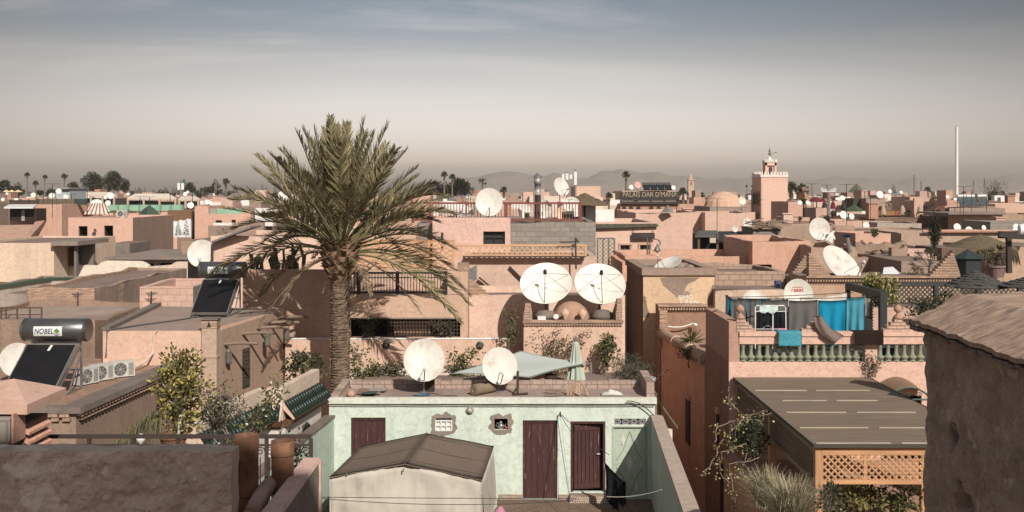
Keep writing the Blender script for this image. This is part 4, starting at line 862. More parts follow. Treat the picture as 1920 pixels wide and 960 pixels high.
# lantern wall: skew right-facing wall slightly proud of the block
WA, WB = V((-8.26, 30.05, 0)), V((-7.36, 34.6, 0)); wd = (WB - WA).normalized(); wn = V((wd.y, -wd.x, 0)); zl = lambda s: CH - 3.87 + .1 * s
LH = thing('lantern_wall', 'brown plaster wall with wooden beams and a narrow grille window beside the palm', 'wall', WA); m = MB()
m.sheet(lambda u, v: WA.lerp(WB, u) + wn * .05 + V((0, 0, (zl(u) + .03 * mnoise.noise((u * 9, 1, 1))) * v)), 24, 6, wn * -.24); m.build('wall', plaster(K(186, 146, 116), .12, .2, .4), LH)
def onw(s, z, n): return WA.lerp(WB, s) + wn * (.05 + n) + V((0, 0, z))
m = MB(); zc = CH - 4.6; s0, s1 = .30, .40; m.hexa([onw(s0, zc - 1.15, .004), onw(s0, zc - 1.15, .03), onw(s1, zc - 1.15, .03), onw(s1, zc - 1.15, .004)], [onw(s0, zc, .004), onw(s0, zc, .03), onw(s1, zc, .03), onw(s1, zc, .004)]); gw = m.build('window', flat((.03, .024, .02), .8), LH); m = MB()
for i in range(9):
    z = zc - .07 - i * .125; m.bar(onw(s0 + .006, z, .04), onw(s1 - .006, z - .04 * (-1) ** i, .04), .025)
for i in range(4): s = s0 + (s1 - s0) * (i + .5) / 4; m.bar(onw(s, zc, .035), onw(s, zc - 1.15, .035), .018)
m.build('grille', flat((.07, .05, .035), .7), gw)
m = MB(); m.hexa([onw(.94, 0, .003), onw(.94, 0, .07), onw(.995, 0, .07), onw(.995, 0, .003)], [onw(.94, zl(1) - .5, .003), onw(.94, zl(1) - .5, .07), onw(.995, zl(1) - .5, .07), onw(.995, zl(1) - .5, .003)]); m.build('door', M_WOODD, LH)
for k, (s, dz) in enumerate(((.05, -.42), (.30, -.30), (.52, -.28), (.70, -.24), (.86, -.18))):
    z = zl(s) + dz; m = MB(); m.tube([onw(s, z, 0), onw(s + .02, z + .03, .45), onw(s + .03, z + .02, .95)], [.05, .045, .042], 8); m.build('beam', M_WOODG, LH)
LM = flat((.17, .16, .14), .5, .5)
def make_lantern():
    t = thing('lantern', 'x', 'lantern'); MB().tube([(0, 0, 0), (0, 0, -.1)], .008, 4).build('hook', M_IRON, t)
    MB().lathe([(.0, -.08), (.03, -.1), (.085, -.2), (.085, -.22)], (0, 0, 0), 6).build('cap', LM, t); m = MB()
    for j in range(6): a = pi * j / 3; m.bar((.08 * cos(a), .08 * sin(a), -.22), (.08 * cos(a), .08 * sin(a), -.5), .014)
    m.lathe([(.085, -.5), (.085, -.53), (.04, -.56), (0, -.56)], (0, 0, 0), 6); m.build('frame', LM, t); MB().lathe([(.07, -.49), (.07, -.225)], (0, 0, 0), 6).build('glass', glassdark((.14, .135, .12), .2), t); return t
LN = make_lantern()
for k, (s, dz, n, lb) in enumerate(((.06, -.44, .12, 'iron lantern hanging lowest and leftmost on the brown beam wall'), (.54, -.3, .3, 'iron lantern hanging in the middle of the beam wall'), (.73, -.25, .55, 'iron lantern hanging rightmost by the dark door of the beam wall'))):
    o = LN if k == 0 else copy_tree(LN); o.location = onw(s, zl(s) + dz, n); o['label'] = lb; o['group'] = 'iron lanterns on the beam wall'
# vented chimney
t = thing('chimney', 'tan square chimney with triangular vents below the second solar heater', 'chimney', (X(392, 29.4), 29.4, z2 - 2)); xa, xb = X(378, 29.1), X(406, 29.1); zt = Z(597, 29.1)
m = MB(); m.box(xa, xb, 29.1, 29.45, 5, zt - .28); m.box(xa - .02, xb + .02, 29.08, 29.47, Z(668, 29.1) - .04, Z(668, 29.1)); m.build('shaft', plaster(K(206, 170, 138), .1, .12, .3), t)
m = MB(); m.box(xa - .01, xb + .01, 29.09, 29.46, zt - .279, zt - .04); m.build('vent_course', M_BRICK, t); m = MB(); cx = (xa + xb) / 2; m.extr([(cx - .055, 29.087, zt - .24), (cx + .055, 29.087, zt - .24), (cx, 29.087, zt - .07)], (0, -.006, 0)); m.build('vent', M_BLACK, t)
m = MB(); m.box(xa - .04, xb + .04, 29.05, 29.5, zt - .039, zt); m.build('cap', M_MUDG, t)
wire('hose', 'dark hose running along the salmon roof edge', [(-11.1, 29.15, z2 - .7), (-11.05, 29.12, z2 + .03), (-10.6, 30.2, z2 + .03), (-9.9, 31.4, z2 + .03), (-9.5, 32.3, z2 + .03)], .025, flat((.1, .1, .11), .6))
wire('hose', 'pale pipe loop hanging down the salmon parapet by the air conditioners', [(-9.7, 29.16, z2 + .02), (-9.78, 29.14, z2 - .1), (-9.8, 29.1, z2 - .6), (-9.9, 28.6, z2 - .8), (-10.0, 28, z2 - .85)], .03, flat(K(220, 200, 176), .7))
# ================================================================== tiled courtyard wall
CW = thing('courtyard_wall', 'cream stepped wall with a green tiled hood left of the mint shed', 'wall', (-5.3, 25, 0)); zc = CH - 4.53
cp = [V((-6.35, 21.5, 0)), V((-5.7, 24.8, 0)), V((-5.33, 24.8, 0)), V((-4.95, 27.4, 0))]; mw, mt, mf, ml, ms_ = MB(), MB(), MB(), MB(), MB()
for a, b in zip(cp, cp[1:]):
    d = (b - a).normalized(); n = V((d.y, -d.x, 0)); L = (b - a).length
    mw.sheet(lambda u, v: a.lerp(b, u) + V((0, 0, zc - 1.2 + (1.2 + .02 * mnoise.noise((u * 5, a.x, 0))) * v)), max(3, int(L * 3)), 3, n * -.2)
    k = max(2, int(L / .155))
    for i in range(k):
        p = a.lerp(b, (i + .5) / k) + n * .03 + d * R.uniform(-.015, .015); z0 = zc - .44
        for q0, q1, rr in ((0, .5, .05), (.48, 1, .056)): mt.tube([p + n * (.27 * q0 - .01) + V((0, 0, z0 + .12 - .36 * q0)), p + n * (.27 * q0 + .03) + V((0, 0, z0 + .09 - .36 * q0)), p + n * .27 * q1 + V((0, 0, z0 + .1 - .36 * q1))], [rr * .45, rr, rr * 1.12], 7)
    ms_.hexa([a + n * .005 + V((0, 0, z0 - .06)), b + n * .005 + V((0, 0, z0 - .06)), b + n * .26 + V((0, 0, z0 - .3)), a + n * .26 + V((0, 0, z0 - .3))], [a + n * .005 + V((0, 0, z0 + .07)), b + n * .005 + V((0, 0, z0 + .07)), b + n * .28 + V((0, 0, z0 - .27)), a + n * .28 + V((0, 0, z0 - .27))])
    mf.hexa([a + n * .01 + V((0, 0, z0 - .5)), b + n * .01 + V((0, 0, z0 - .5)), b + n * .2 + V((0, 0, z0 - .42)), a + n * .2 + V((0, 0, z0 - .42))], [a + n * .01 + V((0, 0, z0 - .31)), b + n * .01 + V((0, 0, z0 - .31)), b + n * .24 + V((0, 0, z0 - .305)), a + n * .24 + V((0, 0, z0 - .305))])
    ml.sheet(lambda u, v: a.lerp(b, u) + n * .05 + V((0, 0, 3 + (z0 - .5 - 3) * v)), 4, 2, n * -.1)
mw.build('wall', plaster(K(228, 202, 168), .1, .3, .3), CW); ms_.build('tile_bed', M_TANL, CW); mt.build('roof_tile', stained((.016, .027, .021), (.008, .011, .009), .35, .5, 5), CW, True); mf.build('fascia', wood((.13, .06, .03), .6, 'y'), CW); ml.build('lower_wall', plaster(K(222, 212, 198), .06, .15, .15), CW)
m = MB(); a = cp[2].lerp(cp[3], .35); b = cp[2].lerp(cp[3], .75); n = V((.99, -.14, 0)); m.extr([a + n * .06 + V((0, 0, 5)), b + n * .06 + V((0, 0, 5)), b + n * .06 + V((0, 0, 6.9)), b.lerp(a, .25) + n * .06 + V((0, 0, 7.25)), a.lerp(b, .5) + n * .06 + V((0, 0, 7.38)), a.lerp(b, .25) + n * .06 + V((0, 0, 7.25)), a + n * .06 + V((0, 0, 6.9))], n * .02); m.build('arched_window', M_BLACK, CW)
shrub('shrub', 'leafy dark green bush at the foot of the palm on the left', 'plant', P(572, 682, 30.5), (.75, .6, .42), 700, .13, .07, M_TREEM, P(572, 735, 30.5), 10)
vine('climbing_plant', 'thin climber trailing over the cream courtyard wall corner', P(592, 712, 28.5), (.9, .4, .5), 160, .09, .05, M_VINE, 5)
# ================================================================== tan riad behind the palm
yR = 35.0; zb_ = Z(552, yR)
RI = house('riad', 'large tan riad behind the palm with a railed balcony and an overgrown grille opening', 'house', X(455, yR), X(877, yR), yR, 41.5, zb_, M_TAN, plaster(K(190, 150, 122), .15, .2, .3), 0, front=[(X(657, yR), X(863, yR), Z(632, yR), Z(598, yR), 'hole')], amp=0)
m = MB(); m.box(X(455, yR), X(648, yR), yR, yR + .3, zb_ - .01, Z(506, yR)); m.box(X(839, yR), X(877, yR), yR, yR + 1.6, zb_ - .01, Z(508, yR)); m.build('parapet', M_TAN, RI, each=True)
m = MB(); m.box(X(858, yR), X(879, yR), yR - .02, yR + .4, Z(508, yR) + .002, Z(493, yR)); m.build('brick_cap', M_BRICK, RI)
m = MB(); m.box(X(648, yR), X(839, yR), yR + 1.7, yR + 1.9, zb_ - .01, Z(505, 37)); m.build('balcony_wall', plaster(K(220, 172, 146), .12, .2, .25), RI)
m = MB(); m.box(X(655, yR), X(865, yR), yR - .03, yR - .005, Z(598, yR), Z(595.5, yR)); m.build('lintel', M_CONC, RI)
gm = MB(); a, b, c, d = X(727, yR), X(863, yR), Z(632, yR), Z(598, yR)
for i in range(24): x = a + (b - a) * i / 23; gm.box(x - .012, x + .012, yR + .06, yR + .08, c, d)
for i in range(6): z = c + (d - c) * i / 5; gm.box(a, b, yR + .081, yR + .1, z - .012, z + .012)
gm.build('grille', flat((.06, .035, .025), .7), RI)
m = MB(); m.box(X(735, yR), X(805, yR), yR + .5, yR + .55, c, d - .12); m.build('inner_panel', wood(K(206, 140, 100)), RI)
t = thing('railing', 'black iron balcony railing to the right of the palm trunk', 'railing', (X(745, yR), yR, zb_)); zt = Z(510, yR); m = MB(); xa, xb = X(653, yR), X(837, yR)
m.box(xa, xb, yR - .03, yR + .03, zt - .06, zt); m.box(xa, xb, yR - .02, yR + .02, zb_ + .04, zb_ + .1); m.box(xa, xb, yR - .015, yR + .015, zt - .2, zt - .17); m.build('rail', M_BLACK, t); m = MB()
for i in range(34): x = xa + (xb - xa) * i / 33; m.box(x - .012, x + .012, yR - .012, yR + .012, zb_ + .1, zt - .06)
m.build('baluster', M_BLACK, t); m = MB()
for p in (654, 672, 745, 836): m.box(X(p, yR) - .04, X(p, yR) + .04, yR - .035, yR + .035, zb_, zt + .03)
m.build('post', M_BLACK, t)
for p, lb in ((690, 'dense dark creeper in the left of the riad grille opening'), (835, 'creeper with dark leaves at the right end of the riad grille')): 
    t = vine('climbing_plant', lb, P(p, 632, yR - .06), (1.1 if p < 800 else 1.0, .15, .62), 420, .075, .05, M_TREEM, 8)
# lattice pergola roof on the riad terrace
def panel(name, label, x0, x1, z0, z1, y, sp, mat, posts, w=.035, lean=0, group=None, cat='lattice', frame=.07):
    t = thing(name, label, cat, ((x0 + x1) / 2, y, z0), group); m = MB(); W_ = V((0, lean, z1 - z0)); lattice(m, (x0, y, z0), (1, 0, 0), W_, x1 - x0, W_.length, sp, w, .014); m.build('lattice', mat, t); m = MB(); dy = lean
    m.bar((x0, y - .015, z0), (x1, y - .015, z0), frame); m.bar((x0, y + dy - .015, z1), (x1, y + dy - .015, z1), frame); m.build('rail', mat, t); m = MB()
    for i in range(posts + 1): x = x0 + (x1 - x0) * i / posts; m.bar((x, y - .02, z0 - .02), (x, y + dy - .02, z1 + .02), frame * 1.1)
    m.build('post', mat, t); return t
panel('lattice_screen', 'large sloping wooden lattice behind the palm crown', X(655, 38), X(848, 38), Z(507, 38), Z(455, 38), 38, .27, M_WOODL, 4, .05, 1.2)
house('tan_house', 'tan house with a plain wall behind the left palm fronds', 'house', X(395, 43), X(612, 43), 43, 50, Z(443, 43), M_TANL, par=.2)
house('rear_house', 'beige house with a brown roof edge behind the palm crown', 'house', X(613, 44), X(780, 44), 44, 50, Z(432, 44), M_TAN, par=.1)
t = thing('awning', 'dark corrugated metal awning left of the palm crown', 'awning', P(440, 445, 44)); m = MB(); m.hexa([P(396, 456, 42.5), P(470, 428, 42.4), P(490, 425, 46), P(420, 447, 46)], [p + V((0, 0, .08)) for p in (P(396, 456, 42.5), P(470, 428, 42.4), P(490, 425, 46), P(420, 447, 46))]); m.build('sheet', M_TIN, t); MB().bar(P(398, 458, 42.6), P(398, 490, 42.6), .08).build('post', M_IRON, t)
for px, h, lb in ((478, 32, 'prickly cactus with flat pads leftmost behind the palm shadow wall'), (520, 46, 'tall spiky cactus in the middle behind the palm shadow wall'), (552, 50, 'tall columnar cactus nearest the palm behind the shadow wall')):
    t = thing('cactus', lb, 'cactus', P(px, 506, 36), 'cacti on the riad roof'); m = MB(); b = P(px, 508, 36)
    for i in range(11):
        o = b + V((R.uniform(-.25, .25), R.uniform(-.15, .15), 0)); L = h / F * 36 * R.uniform(.4, 1); m.tube([o, o + V((R.uniform(-.1, .1), 0, L * .5)), o + V((R.uniform(-.15, .15), 0, L)), o + V((R.uniform(-.15, .15), 0, L + .03))], [.04, .055, .05, .01], 7)
    m.build('stem', flat((.06, .07, .03), .7), t)
# garden walls under the riad
t = thing('garden_wall', 'long low tan wall topped by a white pipe in front of the riad', 'wall', (X(750, 34.3), 34.3, 5)); m = MB(); wallgrid(m, (X(535, 34.3), 34.3), (1, 0), X(962, 34.3) - X(535, 34.3), 4, Z(637, 34.3), [], (0, -1), .1, .01); m.box(X(535, 34.3), X(962, 34.3), 34.301, 34.6, Z(637, 34.3) - .2, Z(637, 34.3) - .03); m.build('wall', plaster(K(230, 178, 146), .08, .12, .25), t)
m = MB(); m.tube([P(535 + i * 42.7, 635 + R.uniform(-.8, .8), 34.35) for i in range(11)], .03, 6); m.build('pipe', M_WHITE, t)
t = thing('garden_wall', 'cream low wall behind the roof dishes of the green shed', 'wall', (X(780, 32.5), 32.5, 4)); m = MB(); wallgrid(m, (X(640, 32.5), 32.5), (1, 0), X(925, 32.5) - X(640, 32.5), 4, Z(691, 32.5), [], (0, -1), .1, .04); m.box(X(640, 32.5), X(925, 32.5), 32.501, 32.8, 4, Z(691, 32.5) - .05); m.build('wall', M_CREAM, t)
for px, py, lb in ((724, 647, 'dark round lamp on the tan garden wall beside the palm shadow'), (900, 647, 'dark round lamp on the tan garden wall above the sail')):
    c = P(px, py, 34.28); t = thing('wall_lamp', lb, 'lamp', c, 'round lamps on the garden wall'); MB().lathe([(.12, 0), (.12, .04), (.08, .06)], c, 18, (0, -1, 0)).build('rim', M_BLACK, t); MB().lathe([(.07, .055), (.06, .085), (0, .1)], c, 14, (0, -1, 0)).build('glass', flat((.1, .09, .08), .3), t)
for px, py, w, h, n, lb in ((690, 705, 1.3, .7, 260, 'climber on the cream wall just right of the palm trunk'), (745, 695, 1.0, .5, 150, 'climber with sparse leaves left of the large roof dish'), (865, 700, 1.5, .95, 380, 'yellow green climber between the two shed roof dishes'), (905, 712, .8, .5, 120, 'low creeper behind the right shed roof dish'), (668, 672, .5, .7, 90, 'thin creeper beside the palm trunk under the white pipe')):
    vine('climbing_plant', lb, P(px, py + 15, 32.3), (w, .25, h), int(n * 1.8), .1, .062, M_VINE if px != 745 else M_TREEM, 7)
shrub('shrub', 'tall thin leaved bush at the left edge of the brick topped block', 'plant', P(955, 610, 33.4), (.32, .25, .62), 420, .09, .045, M_VINE, P(955, 660, 33.4), 8)
# ================================================================== LEFT MIDDLE: mud houses, white walls
house('mud_house', 'low brown mud house with a sloping roof at the far left edge', 'house', X(-120, 37), X(178, 37), 37, 43.9, Z(602, 37), plaster(K(168, 130, 104), .3, .4, .7), plaster(K(176, 152, 128), .35, .2, .7), .18, amp=.16, zb=0)
house('brick_house', 'mud house with a red brick front and a tall grey side wall', 'house', X(52, 44), X(177, 44), 44, 56.5, Z(541, 44), M_BRICK, par=.14, amp=.12, sidemat=plaster(K(182, 150, 124), .35, .35, .7, K(196, 148, 116), .6), right=[(45.5, 47.2, 13 - 5.75, 13 - 5.2, 'grille'), (49.5, 51.2, 13 - 5.7, 13 - 5.2, 'grille')])
house('rubble_house', 'grey crumbling rendered wall left of the red brick front', 'house', X(-120, 45), X(51, 45), 45, 55, Z(552, 45), plaster(K(176, 158, 138), .35, .3, .8), par=.3, amp=.15)
t = thing('hood', 'small crumbling mud hood over the side window', 'hood', (X(177, 44) + .3, 46.3, 7.7)); m = MB(); m.hexa([(X(177, 44), 45.3, 7.9), (X(177, 44) + .55, 45.4, 7.8), (X(177, 44) + .55, 47.3, 7.8), (X(177, 44), 47.4, 7.9)], [(X(177, 44), 45.3, 8.1), (X(177, 44) + .5, 45.4, 7.9), (X(177, 44) + .5, 47.3, 7.9), (X(177, 44), 47.4, 8.1)]); m.build('slab', M_MUD, t)
hpx('pink_block_house', 'pink painted block wall in front of the grey mud wall', 'house', 262, 362, 537, 37.2, 3.5, M_PBLOCK, par=.3, sidemat=M_BLOCK)
hpx('concrete_tower', 'bare grey concrete block behind the second solar heater', 'house', 352, 402, 487, 46, 4, M_GREY, par=0)
t = thing('iron_frame', 'rusty iron frame with rails standing on the far left mud roof', 'frame', P(40, 612, 38)); m = MB()
for y in (38, 38.9):
    for p in (2, 11, 32, 56, 78): m.bar(P(p, 612, y), P(p, 577, y), .045)
    m.bar(P(2, 577, y), P(78, 577, y), .05); m.bar(P(2, 590, y), P(78, 590, y), .035)
for p in (2, 32, 56, 78): m.bar(P(p, 577, 38), P(p, 577, 38.9), .045)
m.bar(P(2, 611, 38), P(20, 590, 38), .04); m.build('bar', M_RUST, t)
dish(377, 475, 45, 50, (.12, -.95, .28), 'large white dish beside the second solar heater at the palm', zsup=Z(500, 45), depth=.1)
for px, pt, pb, d, lb in ((146, 548, 585, 43.5, 'thin rusty aerial in front of the red brick wall'), (284, 546, 600, 36.9, 'bent black aerial in front of the pink block wall'), (180, 444, 488, 74, 'black aerial mast in front of the pink house windows')):
    t = thing('aerial', lb, 'aerial', P(px, pb, d)); m = MB(); m.tube([P(px, pb, d), P(px, pt, d)], .03 * d / 45, 5); m.build('mast', M_IRON, t); m = MB()
    for k in range(4): m.tube([P(px - 12 + k * 2, pt + 3 + k * 2, d), P(px + 12 - k * 4, pt + 3 + k * 2, d)], .014 * d / 45, 4)
    m.build('arm', M_IRON, t)
# cream and white walls
hpx('cream_house', 'sunlit ochre cream house with a stained wall at the left edge', 'house', -60, 101, 455, 58, 9, plaster(K(242, 208, 164), .14, .35, .3, K(226, 180, 142), .62), par=.1)
t = thing('concrete_canopy', 'thin concrete roof slab over a dark recess with a red door', 'canopy', P(120, 480, 58)); m = MB(); m.box(X(101, 58), X(152, 58), 57.6, 62, Z(460, 58), Z(452, 58)); m.build('slab', M_CONC, t); m = MB(); m.box(X(101, 58), X(141, 58), 60.5, 60.8, 0, Z(461, 58)); m.box(X(139, 58), X(143, 58), 58, 58.3, 0, Z(461, 58)); m.build('wall', M_GREY, t); m = MB(); m.box(X(122, 59.5), X(138, 59.5), 59.9, 60, Z(500, 59.5), Z(464, 59.5)); m.build('door', flat((.12, .04, .035), .7), t)
t = thing('white_wall', 'long white parapet wall with stepped curved tops', 'wall', P(220, 525, 60)); pf = [(95, 492), (130, 490), (137, 490), (147, 497), (183, 498), (190, 492), (200, 489), (262, 490), (270, 493), (278, 498), (279, 545), (95, 545)]
m = MB(); m.extr([P(a, b, 60) for a, b in pf], (0, .4, 0)); m.build('wall', plaster(K(246, 230, 202), .08, .15, .2), t)
t = thing('stained_wall', 'white wall with brown drip stains right of the stepped parapet', 'wall', P(315, 525, 60.3)); m = MB(); m.extr([P(a, b, 60.3) for a, b in ((279, 500), (320, 497), (330, 491), (352, 491), (352, 545), (279, 545))], (0, .4, 0)); m.build('wall', plaster(K(236, 206, 176), .1, .75, .2), t)
hpx('slab_house', 'white house with a jutting grey concrete roof slab', 'house', 203, 352, 486, 63, 8, plaster(K(236, 216, 190), .1, .4, .2), par=0, front=[(277, 288, 494, 500, 'hole'), (300, 322, 493, 500, 'hole')])
solid('roof_slab', MB().box(X(200, 62.5), X(354, 62.5), 62.2, 71.5, Z(486, 62.6), Z(482, 62.6)), M_CONC, 'flat grey concrete slab roof in front of the pink house', 'roof')
t = thing('tiled_wall', 'curved low cream wall with a dark green tile crest', 'wall', P(105, 530, 52)); m, k = MB(), MB(); pts = [P(-30, 546, 47), P(20, 538, 49), P(60, 531, 51), P(95, 526, 53), P(150, 525, 55), P(215, 525, 57)]
for a, b in zip(pts, pts[1:]):
    m.hexa([(*a.xy, 2), (*b.xy, 2), (b.x, b.y + .4, 2), (a.x, a.y + .4, 2)], [(*a.xy, a.z), (*b.xy, b.z), (b.x, b.y + .4, b.z), (a.x, a.y + .4, a.z)])
    for i in range(14): p = a.lerp(b, i / 14); k.lathe([(.09, 0), (.06, .1), (0, .2)], p + V((0, .1, 0)), 5)
m.build('wall', M_CREAM, t); k.build('tile_crest', flat((.03, .045, .025), .6), t)
hpx('pool_house', 'pale cream roof terrace below the stepped white wall', 'house', 90, 200, 536, 51, 6, M_CREAM, par=.15)
# pink house with two windows
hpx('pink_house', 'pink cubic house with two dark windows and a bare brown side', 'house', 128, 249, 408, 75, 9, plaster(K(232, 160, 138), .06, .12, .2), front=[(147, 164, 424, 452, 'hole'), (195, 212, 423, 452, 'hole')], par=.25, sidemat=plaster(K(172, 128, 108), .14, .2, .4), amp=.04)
c = P(180, 432, 74.9); t = thing('wall_lamp', 'dark lamp between the two windows of the pink house', 'lamp', c); MB().tube([c, c + V((0, -.3, .1)), c + V((0, -.35, -.2))], .05, 6).build('arm', M_IRON, t); MB().lathe([(.15, 0), (.12, .2), (.03, .3)], c + V((0, -.35, -.35)), 8).build('shade', M_IRON, t)
hpx('low_wall_house', 'low grey mortar wall in front of the pink house', 'house', 201, 243, 457, 70, 4, M_GREY, par=0)
o = dup(AC, P(228, 408, 79), 0, 'single air conditioner on the roof of the pink cubic house', sc=.95); o['group'] = ''; del o['group']
t = hpx('gabled_house', 'low house with a sloping salmon tile roof at the left edge', 'house', -40, 82, 452, 73, 6, plaster(K(196, 130, 108), .1, .2, .2), par=0)
m = MB(); m.hexa([P(-40, 452, 72.6), P(50, 452, 72.6), P(66, 424, 79), P(-40, 426, 79)], [p + V((0, 0, .12)) for p in (P(-40, 452, 72.6), P(50, 452, 72.6), P(66, 424, 79), P(-40, 426, 79))]); m.build('tiled_roof', bricks(K(216, 150, 122), K(180, 118, 96), .5, .25, .03, .15, True), t)
m = MB(); m.hexa([P(50, 452, 72.7), P(58, 452, 72.7), P(84, 422, 79), P(66, 424, 79)], [p + V((0, 0, .35)) for p in (P(50, 452, 72.7), P(58, 452, 72.7), P(84, 422, 79), P(66, 424, 79))]); m.build('verge', M_PINKD, t)
# ================================================================== CENTRE: brick topped block, big dishes, sail
hpx('lit_house', 'plain sunlit tan wall right of the riad and below the plaster wall', 'house', 878, 1172, 554, 36.3, 4, M_TANL, par=.25, amp=.03)
t = thing('brick_stair', 'crumbling stepped bricks beside the small metal door', 'brick steps', P(895, 554, 36.4)); m = MB()
for i in range(6): m.box(X(876, 36.4), X(885 + i * 5.5 if False else 916 - i * 6, 36.4), 36.35, 36.7, Z(554 - i * 5, 36.4), Z(549.3 - i * 5, 36.4))
m.build('brick', M_BRICK, t)
solid('metal_door', MB().hexa([P(878, 526, 37), P(894, 526, 37), P(894, 526, 37.5), P(878, 526, 37.5)], [P(878, 505, 37), P(894, 497, 37), P(894, 497, 37.5), P(878, 505, 37.5)]), M_TIN, 'grey corrugated metal sheet behind the brick cap', 'sheet')
hpx('plaster_house', 'weathered plaster wall below the long wooden lattice', 'house', 868, 1117, 480, 42, 3.5, plaster(K(226, 182, 152), .2, .25, .45, K(204, 160, 132), .6), par=.05)
solid('handrail', MB().bar(P(898, 520, 41.8), P(932, 548, 41.8), .12, .06).bar(P(955, 500, 41.9), P(985, 530, 41.9), .08), M_WOODD, 'dark sloping handrail on the weathered plaster wall', 'handrail')
BT = hpx('brick_topped_house', 'tan block with a brick cornice under the two big dishes', 'house', 982, 1167, 604, 33, 3, plaster(K(234, 180, 148), .16, .35, .35), par=.12, amp=.03)
m = MB(); n = 36; xa, xb, zt = X(982, 33), X(1167, 33), Z(604, 33)
for i in range(n): x = xa + (xb - xa) * i / n; m.box(x + .01, x + (xb - xa) / n - .01, 32.93, 32.997, zt - .1, zt - .02)
m.box(xa - .03, xb + .03, 32.9, 33.2, zt - .018, zt + .05); m.build('brick_cornice', M_BRICK, BT)
m = MB()
for p0, p1, h in ((982, 998, 30), (1155, 1166, 31)):
    for k in range(6): w = (p1 - p0) * .5 * (1 - .12 * max(0, k - 2)); c = (p0 + p1) / 2; m.box(X(c - w, 33), X(c + w, 33), 33, 33.4, zt + .055 + k * .085, zt + .135 + k * .085)
for k in range(7): m.box(X(1148 + k * 1.5, 33.6), X(1166, 33.6), 33.5, 33.9, zt + .055 + k * .085, zt + .135 + k * .085)
m.build('brick_merlon', M_BRICK, BT)
t = thing('dome', 'small reddish plaster dome between the two big rusty dishes', 'dome', P(1071, 600, 34.2)); MB().lathe([(.6 * cos(i * pi / 20), .62 * sin(i * pi / 20)) for i in range(11)], V((X(1071, 34.2), 34.2, Z(601, 34.2))), 24).build('shell', plaster(K(196, 128, 98), .15, .15, .3), t, True)
for k, (px, lb) in enumerate(((1060, 'small plaster finial in front of the dome on the left'), (1092, 'small plaster finial in front of the dome on the right'))):
    solid('finial', MB().lathe([(.1, 0), (.06, .06), (.15, .16), (.13, .24), (0, .34)], (X(px, 33.4), 33.4, zt + .04), 12), M_TAN, lb, 'finial', 'plaster finials on the brick topped block', True)
RUSTW = stained(K(240, 232, 214), K(190, 152, 122), .45, .56, 1.7, .65)
dish(1023, 530, 34.6, 96, (-.06, -.68, .73), 'very large white dish with wire struts, left of the big pair', 'pair of very large rusty white dishes', Z(602, 34.6), .16, 'prime', stained(K(244, 238, 222), K(222, 200, 172), .45, .6, 1.6, .5), 40)
dish(1125, 531, 34.6, 95, (.03, -.68, .73), 'very large white dish with a rust stained bowl, right of the big pair', 'pair of very large rusty white dishes', Z(602, 34.6), .16, 'prime', RUSTW, 40)
t = thing('floodlight', 'white tubular floodlight lying on the brick cornice', 'lamp', P(1042, 598, 33.2)); MB().lathe([(.085, 0), (.085, .22), (.06, .24)], P(1043, 594, 33.3), 14, (-.1, -.9, .1)).build('body', M_WHITE, t)
solid('sandbag', MB().lathe([(.3, 0), (.34, .1), (.22, .24), (0, .27)], (X(1022, 33.7), 33.7, zt + .03), 12, jit=.12), M_MUDG, 'lumpy plaster footing under the left big dish', 'footing', smooth=True); solid('sandbag', MB().lathe([(.34, 0), (.36, .1), (.2, .26), (0, .29)], (X(1130, 33.7), 33.7, zt + .03), 12, jit=.12), M_MUDG, 'lumpy plaster footing under the right big dish', 'footing', smooth=True)
solid('box', MB().box(X(1008, 33.2), X(1023, 33.2), 33.1, 33.3, zt + .055, zt + .16), M_WHITE, 'small white box on the brick cornice beside the left footing', 'box')
# sail and folded parasol
t = thing('shade_sail', 'pale grey stretched shade sail behind the right shed roof dish', 'shade sail', P(980, 720, 31)); Sp = [P(842, 700, 31.2), P(995, 708, 29.9), P(1108, 680, 30.6), P(975, 657, 32.2)]
m = MB()
def sail(u, v):
    a = Sp[0].lerp(Sp[1], u); b = Sp[3].lerp(Sp[2], u); p = a.lerp(b, v); c = (Sp[0] + Sp[1] + Sp[2] + Sp[3]) / 4; k = 4 * u * (1 - u) + 4 * v * (1 - v); e = 4 * u * (1 - u) * 4 * v * (1 - v); edge = (max(4 * u * (1 - u) * (1 - 4 * v * (1 - v)), 4 * v * (1 - v) * (1 - 4 * u * (1 - u))))
    return p.lerp(c, .11 * edge) + V((0, 0, .12 * e * (u - v)))
m.sheet(sail, 20, 20, (0, 0, -.008)); m.build('fabric', cloth(K(196, 202, 194), .9, 30, .05), t, True)
m = MB(); m.tube([Sp[3] + V((0, .02, 0)), (Sp[3].x, Sp[3].y + .05, 4)], .04, 6); m.tube([Sp[2], (Sp[2].x + .05, Sp[2].y, 4)], .035, 6); m.build('pole', M_STEEL, t)
c = P(1080, 640, 30.8); t = thing('folded_parasol', 'folded pale green garden parasol behind the green shed', 'parasol', (c.x, c.y, 5)); m = MB(); prof = [(.02, 0), (.09, -.05), (.14, -.5), (.22, -1.0), (.31, -1.5), (.27, -1.52)]; nn = 20; vs = []
for r_, z_ in prof:
    for j in range(nn): rr = r_ * (1 + (.22 if j % 2 else -.14) * min(1, -z_ * 2)); vs.append(c + V((rr * cos(2 * pi * j / nn), rr * sin(2 * pi * j / nn), z_)))
m.add(vs, [(i * nn + j, i * nn + (j + 1) % nn, (i + 1) * nn + (j + 1) % nn, (i + 1) * nn + j) for i in range(5) for j in range(nn)]); m.build('canopy', cloth(K(186, 196, 178), .9, 30, .08), t); MB().tube([(c.x, c.y, 5), c + V((0, 0, .14))], .025, 6).build('pole', M_STEEL, t)
